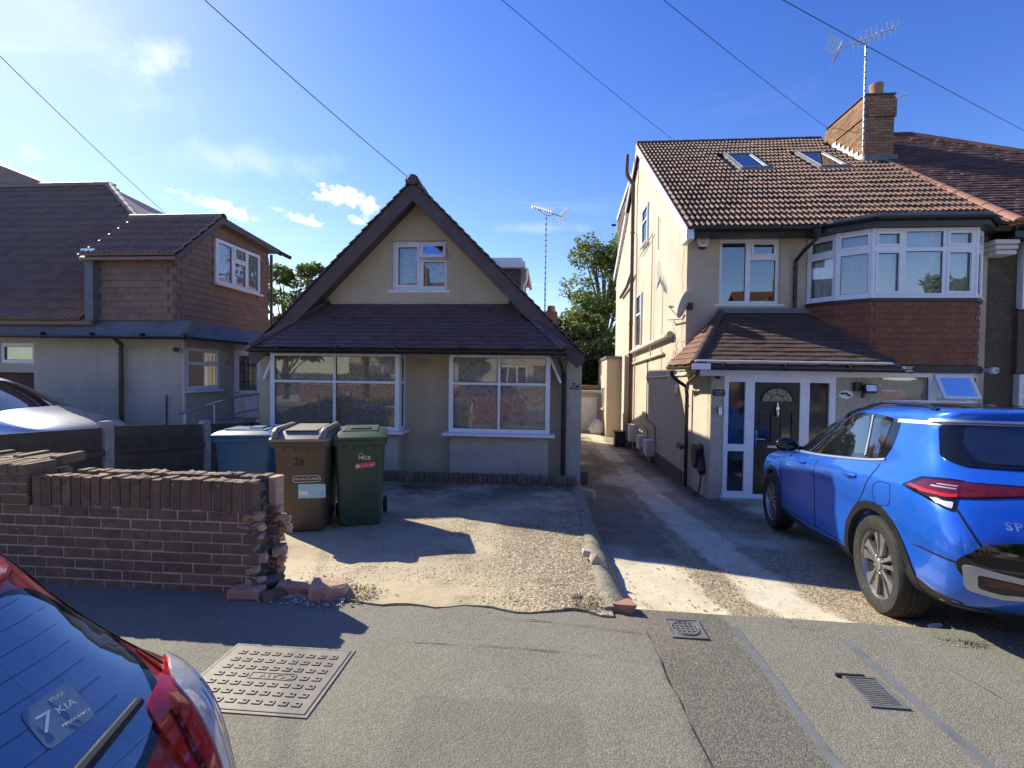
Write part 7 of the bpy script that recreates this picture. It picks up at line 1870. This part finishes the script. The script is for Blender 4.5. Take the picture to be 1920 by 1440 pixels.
def tree(name, label, base, h, spread, m, seed, n=7000, size=.16, clear=.35, group=None, nclump=26, squash=1.0):
    T = thing(name, label, 'tree', base, group=group); rnd = random.Random(seed); b = V(base)
    tr = MB(); top = b + V((rnd.uniform(-.3, .3), 0, h * .8)); tr.tube([b - Z * .3, b + Z * h * .2, b.lerp(top, .55), top], [h * .034, h * .028, h * .017, h * .005], 9); clumps = []
    for i in range(nclump):
        t = rnd.random(); a = rnd.random() * 2 * pi; z = h * (clear + (1 - clear) * (t ** .85)); rad = spread * (1 - .62 * max(0, (z / h - .5) / .5) ** 1.4) * sqrt(rnd.random())
        c = b + V((cos(a) * rad, sin(a) * rad * squash, z)); r = spread * rnd.uniform(.24, .42); clumps.append((c.x, c.y, c.z, r, r, r * rnd.uniform(.55, .85)))
        s = b.lerp(top, min(.95, max(.15, z / h * .8 - .12))); mid = s.lerp(c, .5) + Z * h * .02; tr.tube([s, mid, c], [h * .009, h * .006, h * .002], 5)
    tr.build('trunk', K['bark'], T, smooth=True, angle=50)
    leaf_cloud(clumps, n, size, rnd).build('crown', m, T)
    return T


tree('ash_tree', 'tall leafy green tree rising between the two houses', (3.2, 27.5, -1), 10.3, 2.7, K['leaf'], 3, 10500, .12, .2, nclump=40)
tree('ash_tree', 'lower green tree in front of the tall tree behind the path', (1.9, 24.5, -1), 5.8, 1.9, K['leaf'], 14, 9000, .11, .2, nclump=30)
tree('evergreen_tree', 'dark evergreen filling the gap at the end of the path', (1.75, 22.6, -1), 4.6, 1.7, K['leaf_dark'], 5, 9000, .10, .0, nclump=32)
tree('evergreen_tree', 'dark evergreen behind the right edge of the bungalow roof', (-.2, 23.5, -1), 5.0, 1.7, K['leaf_dark'], 6, 7000, .10, .0, nclump=26)
tree('garden_tree', 'rounded sunlit tree beyond the left house at the bungalow eaves', (-14.6, 25, 0), 7.1, 2.1, K['leaf'], 7, 6500, .13, .25, nclump=26)
tree('garden_tree', 'feathery tree top beside the left slope of the bungalow', (-12.6, 24, 0), 7.0, 1.3, K['leaf'], 8, 3500, .12, .35, nclump=16)
# across the road: these are what the windows mirror
for i, (x, y, h, s) in enumerate(((-15.5, -11, 7, 2.4), (-5.1, -11.2, 5, 1.6), (4.0, -11, 6.5, 2.0), (13.2, -11.2, 6, 1.8), (24, -11, 8, 2.8))):
    tree('street_tree', ['broad street tree across the road, leftmost', 'small street tree across the road behind the red car', 'tall street tree straight behind the photographer', 'street tree across the road behind the blue car', 'broad street tree across the road, rightmost'][i], (x, y, -.1), h, s, K['leaf'], 40 + i, 4500, .24, .25, 'trees across the road', 22)
def facing_house(x, wall, roof, label):
    """plain semi across the road: only ever seen mirrored in the windows"""
    T = thing('facing_house', label, 'house', (x, -16, -.2), group='houses across the road')
    w = 7.6; MB().plate((x + w / 2, -15, -.3), (-1, 0, 0), Z, (0, 1, 0), w, 5.3, [(.9, 1.0, 2.9, 2.4), (4.6, 1.0, 6.6, 2.4), (.9, 3.5, 2.9, 4.8), (4.6, 3.5, 6.6, 4.8), (3.3, .15, 4.2, 2.3)], .2).build('front_wall', wall, T)
    MB().ab(x - w / 2, -22, -.3, x + w / 2, -17, 5.0).build('rear_block', wall, T)
    for a, z in ((.9, .7), (4.6, .7), (.9, 3.2), (4.6, 3.2)): window(T, (x + w / 2 - a, -15.05, z), (-1, 0, 0), (0, 1, 0), 2.0, 1.4 if z < 1 else 1.3, [(.08, .08, .62, 1.2), (.70, .08, 1.30, 1.2), (1.38, .08, 1.92, 1.2)], .06, glass='car_glass')
    MB().ab(x + w / 2 - 4.2, -15.12, -.15, x + w / 2 - 3.3, -15.06, 2.0).build('front_door', K['tile_far'], T)
    MB().prism([(x - w / 2 - .3, -14.6, 4.9), (x + w / 2 + .3, -14.6, 4.9), (x + w / 2 - .2, -18.5, 8.2), (x - w / 2 + .2, -18.5, 8.2)], (0, -.1, -.15)).build('roof', roof, T)
    MB().prism([(x - w / 2 - .3, -22.3, 4.9), (x + w / 2 + .3, -22.3, 4.9), (x + w / 2 - .2, -18.5, 8.2), (x - w / 2 + .2, -18.5, 8.2)], (0, .1, -.15)).build('rear_slope', roof, T)
    MB().ab(x - .4, -18.9, 7.6, x + .4, -18.1, 9.3).build('chimney', K['brick_chimney'], T)
    T = thing('front_wall', label.replace('house', 'house') and 'low brick front wall before the ' + label.split(' across')[0], 'wall', (x, -9, -.2), group='front walls across the road')
    MB().ab(x - w / 2, -9.0, -.3, x + w / 2 - 2.4, -8.75, .75).build('wall', K['brick_chimney'], T); MB().ab(x - w / 2 - .02, -9.03, .75, x + w / 2 - 2.38, -8.72, .82).build('coping', K['concrete'], T)


facing_house(-9.6, K['cream'], K['tile_far'], 'cream semi-detached house across the road on the left')
facing_house(-.6, K['grey_wall'], K['tile_brown'], 'beige semi-detached house across the road behind the photographer')
facing_house(8.6, K['cream'], K['tile_brown'], 'cream semi-detached house across the road behind the blue car')
facing_house(18.0, K['side_cream'], K['tile_far'], 'pale semi-detached house across the road on the far right')
sheet('far_forecourt', 'paved forecourts of the houses across the road', -60, 60, -15.2, -8.2, 2.4, lambda x, y: -.17, K['concrete'])


# ------------------------------------------------------------------ the end of the path
def sack_mesh(sx, sy, sz, m, seed):
    bm = bmesh.new(); bmesh.ops.create_icosphere(bm, subdivisions=4, radius=1)
    for v in bm.verts:
        c = v.co.copy(); k = 1 + .22 * noise.noise(c * 1.8 + V((seed, 0, 0))) + .08 * noise.noise(c * 5); t = max(0, c.z) ** 2
        v.co = V((c.x * sx * k * (1 - .55 * t), c.y * sy * k * (1 - .55 * t), max(-.75, c.z) * sz * k))
    me = bpy.data.meshes.new('rubble_sack'); bm.to_mesh(me); bm.free(); me.materials.append(m); me.polygons.foreach_set('use_smooth', [True] * len(me.polygons)); return me


def backyard():
    T = thing('rear_extension', 'low cream rear extension of the two-storey house at the path end', 'building', (3, 21, -1))
    MB().prism([(2.25, 18.6, -1.1), (2.25, 24, -1.1), (2.25, 24, 2.0), (2.25, 20.6, 2.1), (2.25, 18.6, 2.12)], (.6, 0, 0)).build('wall', K['cream'], T)
    MB().prism([(2.2, 18.5, 2.12), (2.2, 24, 2.02), (2.2, 24, 2.12), (2.2, 18.5, 2.22)], (.7, 0, 0)).build('roof', K['lead'], T)
    for y in (19.3, 21.0): window(T, (2.20, y + .6, .1), (0, -1, 0), (-1, 0, 0), .6, .9, [(.06, .06, .54, .84)], .04, glass='car_glass', sill=.03)
    T = thing('rear_garage', 'small pale flat-roofed garage with a white door closing the path', 'garage', (1.3, 20.5, -1))
    MB().ab(.3, 20.2, -1.1, 2.3, 24, .70).build('wall', K['cream'], T)
    MB().ab(.2, 20.0, .70, 2.4, 24, .80).build('roof', K['concrete_post'], T)
    MB().ab(.25, 20.6, .80, 2.4, 24, 1.02).build('parapet', K['brick'], T)
    MB().ab(1.35, 20.16, -1.0, 2.05, 20.2, .52).build('door', K['pvc_old'], T, bevel=.01)
    T = thing('planter_box', 'black plastic crate against the foot of the boxed-in pier', 'crate', (2.5, 17, -.9))
    MB().ab(2.20, 15.75, -.94, 2.54, 16.15, -.42).build('body', K['black_pvc'], T, bevel=.015)
    MB().ab(2.18, 15.73, -.42, 2.56, 16.17, -.38).build('lid', K['black_pvc'], T, bevel=.01)
    me = sack_mesh(.34, .26, .36, K['sack'], 5); o = bpy.data.objects.new('rubble_sack', me); COL.objects.link(o); o.location = (2.0, 19.4, -.70); tag(o, 'white woven sack slumped by the garage door', 'sack')
    o = bpy.data.objects.new('rubble_sack', chunk_mesh(.34, .30, .22, K['stone'], 9, 'rubble_sack')); COL.objects.link(o); o.location = (.72, 8.2, -.60); tag(o, 'grey lumpy stone beside the foot of the bungalow corner', 'stone')
    T = thing('step_block', 'dark concrete block at the side of the bungalow', 'block', (.66, 9.6, -.7)); MB().ab(.55, 9.4, -.75, .80, 9.9, -.45).build('block', K['mortar_dark'], T, bevel=.01)
backyard()


# ------------------------------------------------------------------ loose stones, gravel, leaves, weeds
def scatter(name, label, n, area, zf, size, m, seed, flat=.6, keep=None, sub=1):
    rnd = random.Random(seed); mb = MB(); base = []
    for s in range(5):
        bm = bmesh.new(); bmesh.ops.create_icosphere(bm, subdivisions=sub, radius=.5); r2 = random.Random(s)
        vs = [tuple(v.co * r2.uniform(.7, 1.25)) for v in bm.verts]; fs = [tuple(v.index for v in f.verts) for f in bm.faces]; bm.free(); base.append((vs, fs))
    x0, x1, y0, y1 = area; c = 0; tries = 0
    while c < n and tries < n * 12:
        tries += 1; x, y = rnd.uniform(x0, x1), rnd.uniform(y0, y1)
        if keep and rnd.random() > keep(x, y): continue
        s = size * rnd.uniform(.45, 1.0) ** 1.5 * (1.6 if rnd.random() < .04 else 1); vs, fs = rnd.choice(base)
        mw = Matrix.Translation((x, y, zf(x, y) + s * .12)) @ Matrix.Rotation(rnd.random() * 6.3, 4, 'Z') @ Matrix.Diagonal((s, s * rnd.uniform(.6, 1), s * flat, 1)); mb.add(vs, fs, mw); c += 1
    o = mb.build(name, m); tag(o, label, kind='stuff'); return o


nz = lambda x, y, f, o: noise.noise(V((x * f, y * f, o)))
zl = lambda x, y: z_left(x, y) + .010 * noise.noise(V((x * 2.6, y * 2.6, 3)))
zr = lambda x, y: z_right(x, y) + .012 * noise.noise(V((x * 2, y * 2, 3)))
scatter('drive_gravel', 'loose pale gravel lying on the bungalow drive', 9000, (-2.0, .38, 3.1, 6.0), zl, .0125, K['gravel'], 1, keep=lambda x, y: max(0, min(1, (.12 + .7 * max(0, (x + 1.3) / 1.6)) * (1 if y < 5 else .3) * (1 if not (y < 3.4 and x < -.3) else .12) + .35 * nz(x, y, 2, 1))))
scatter('drive_gravel', 'loose tan gravel between the concrete strips of the shared drive', 6000, (.62, 3.4, 2.95, 5.2), zr, .012, K['gravel'], 2, keep=lambda x, y: (1 if 1.28 < x + .1 * nz(x, y, 2, 3) < 1.62 or x + .15 * nz(x, y, 2, 3) > 2.1 else .05) * (1 if y < 4.4 else .4))
scatter('pavement_grit', 'fine pale grit scattered over the pavement', 700, (-1.9, 3.3, 1.5, 2.95), lambda x, y: z_pave(x, y), .007, K['gravel'], 3, keep=lambda x, y: .25 + .75 * max(0, (y - 2.2) / .75))
scatter('drive_rubble', 'crumbled brick and mortar bits by the broken wall', 420, (-2.1, -1.1, 2.95, 3.5), lambda x, y: max(z_pave(x, y), zl(x, y)), .028, K['stone'], 4, keep=lambda x, y: max(0, 1 - abs(x + 1.6) * 1.3 - abs(y - 3.16) * 2.5))
for i, (x, y, s, lab, m) in enumerate(((.42, 4.02, .13, 'pale fist-sized stone sitting on the concrete edging', 'stone'), (.36, 4.16, .10, 'smaller brown stone on the concrete edging behind the pale one', 'stone'), (.52, 3.16, .16, 'orange broken brick at the near end of the concrete edging', 'hip_red'))):
    o = bpy.data.objects.new('loose_stone', chunk_mesh(s, s * .8, s * .7, K[m], 60 + i, 'loose_stone')); COL.objects.link(o); o.location = (x, y, zl(.4, y) + (.06 if y > 3.5 else .0)); tag(o, lab, 'stone')


def leaves(name, label, n, area, zf, m, seed, size=.02, keep=None):
    rnd = random.Random(seed); mb = MB(); c = 0; t = 0
    while c < n and t < n * 15:
        t += 1; x, y = rnd.uniform(area[0], area[1]), rnd.uniform(area[2], area[3])
        if keep and rnd.random() > keep(x, y): continue
        a = rnd.random() * 6.3; s = size * rnd.uniform(.5, 1.3); u = V((cos(a), sin(a), rnd.uniform(-.3, .3))) * s; v = V((-sin(a), cos(a), rnd.uniform(-.3, .4))) * s * .5; p = V((x, y, zf(x, y) + .008))
        mb.quad(p - u, p + v, p + u, p - v); c += 1
    tag(mb.build(name, m), label, kind='stuff')


leaves('fallen_leaves', 'dry brown leaf litter along the shared drive', 700, (.62, 3.3, 2.95, 7.5), zr, K['dead_leaf'], 5, .016, lambda x, y: .9 if 1.2 < x < 1.7 or x < .75 else .25)
leaves('fallen_leaves', 'dry leaf litter on the bungalow drive', 260, (-2.2, .4, 3.1, 7.2), zl, K['dead_leaf'], 6, .014, lambda x, y: .8 if (x > .2 or abs(y - 3.1) < .12 or y > 6.8) else .12)
leaves('fallen_leaves', 'leaf litter heaped along the foot of the flank wall', 500, (2.45, 2.8, 8.3, 14), zr, K['dead_leaf'], 7, .022)


def tuft(name, label, x, y, zf, n, r, h, m, seed, cat='weed', sx=1.0):
    rnd = random.Random(seed); mb = MB(); z0 = zf(x, y)
    for i in range(n):
        a = rnd.random() * 6.3; q = r * sqrt(rnd.random()); bx, by = x + cos(a) * q * sx, y + sin(a) * q; p = V((bx, by, zf(bx, by) - .004)); hh = h * rnd.uniform(.4, 1.1); d = V((cos(a) * rnd.uniform(0, .8), sin(a) * rnd.uniform(0, .8), 1)); w = V((-sin(a), cos(a), 0)) * rnd.uniform(.0012, .003)
        mid = p + d * hh * .5; tip = p + d * hh + V((d.x, d.y, -.25)) * hh * .5; mb.quad(p - w, p + w, mid + w * .8, mid - w * .8); mb.quad(mid - w * .8, mid + w * .8, tip)
    tag(mb.build(name, m, loc=(x, y, z0)), label, cat)


tuft('dry_grass_tuft', 'dry yellow grass tuft at the mouth of the shared drive', 1.62, 3.16, zr, 420, .10, .05, K['straw'], 1, sx=1.7)
tuft('dry_grass_tuft', 'sparse green and straw weeds at the pavement edge near the blue car', 2.55, 3.06, zr, 260, .08, .04, K['weed'], 2, sx=2.2)
tuft('dry_grass_tuft', 'thin weeds at the foot of the broken brick by the wall', -1.32, 3.16, zl, 260, .10, .045, K['straw'], 3, sx=1.4)
tuft('dry_grass_tuft', 'scrubby weeds at the near end of the concrete edging', .28, 3.20, zl, 220, .10, .045, K['weed'], 4, sx=1.6)
tuft('weed_clump', 'low weeds growing in front of the brick border', -1.95, 7.05, zl, 300, .20, .09, K['weed'], 5, sx=1.6)
tuft('weed_clump', 'dry weeds between the brown and green bins', -2.34, 5.05, zl, 160, .08, .12, K['straw'], 6)
for i, (x, y, a) in enumerate(((2.55, 3.28, .3), (2.62, 3.12, 1.2), (3.05, 2.98, .2))):
    o = MB().prism([(0, 0, 0), (.11, .01, 0), (.12, .03, .006), (.05, .045, .004), (.0, .03, .002)], (0, 0, .0015)).build('paper_scrap', K['white_ink']); o.location = (x, y, zr(x, y) + .012); o.rotation_euler = (0, 0, a)
    tag(o, ['white paper scrap just behind the rear tyre', 'white paper scrap under the rear bumper of the blue car', 'thin white paper scrap in the shadow near the right edge'][i], 'litter')
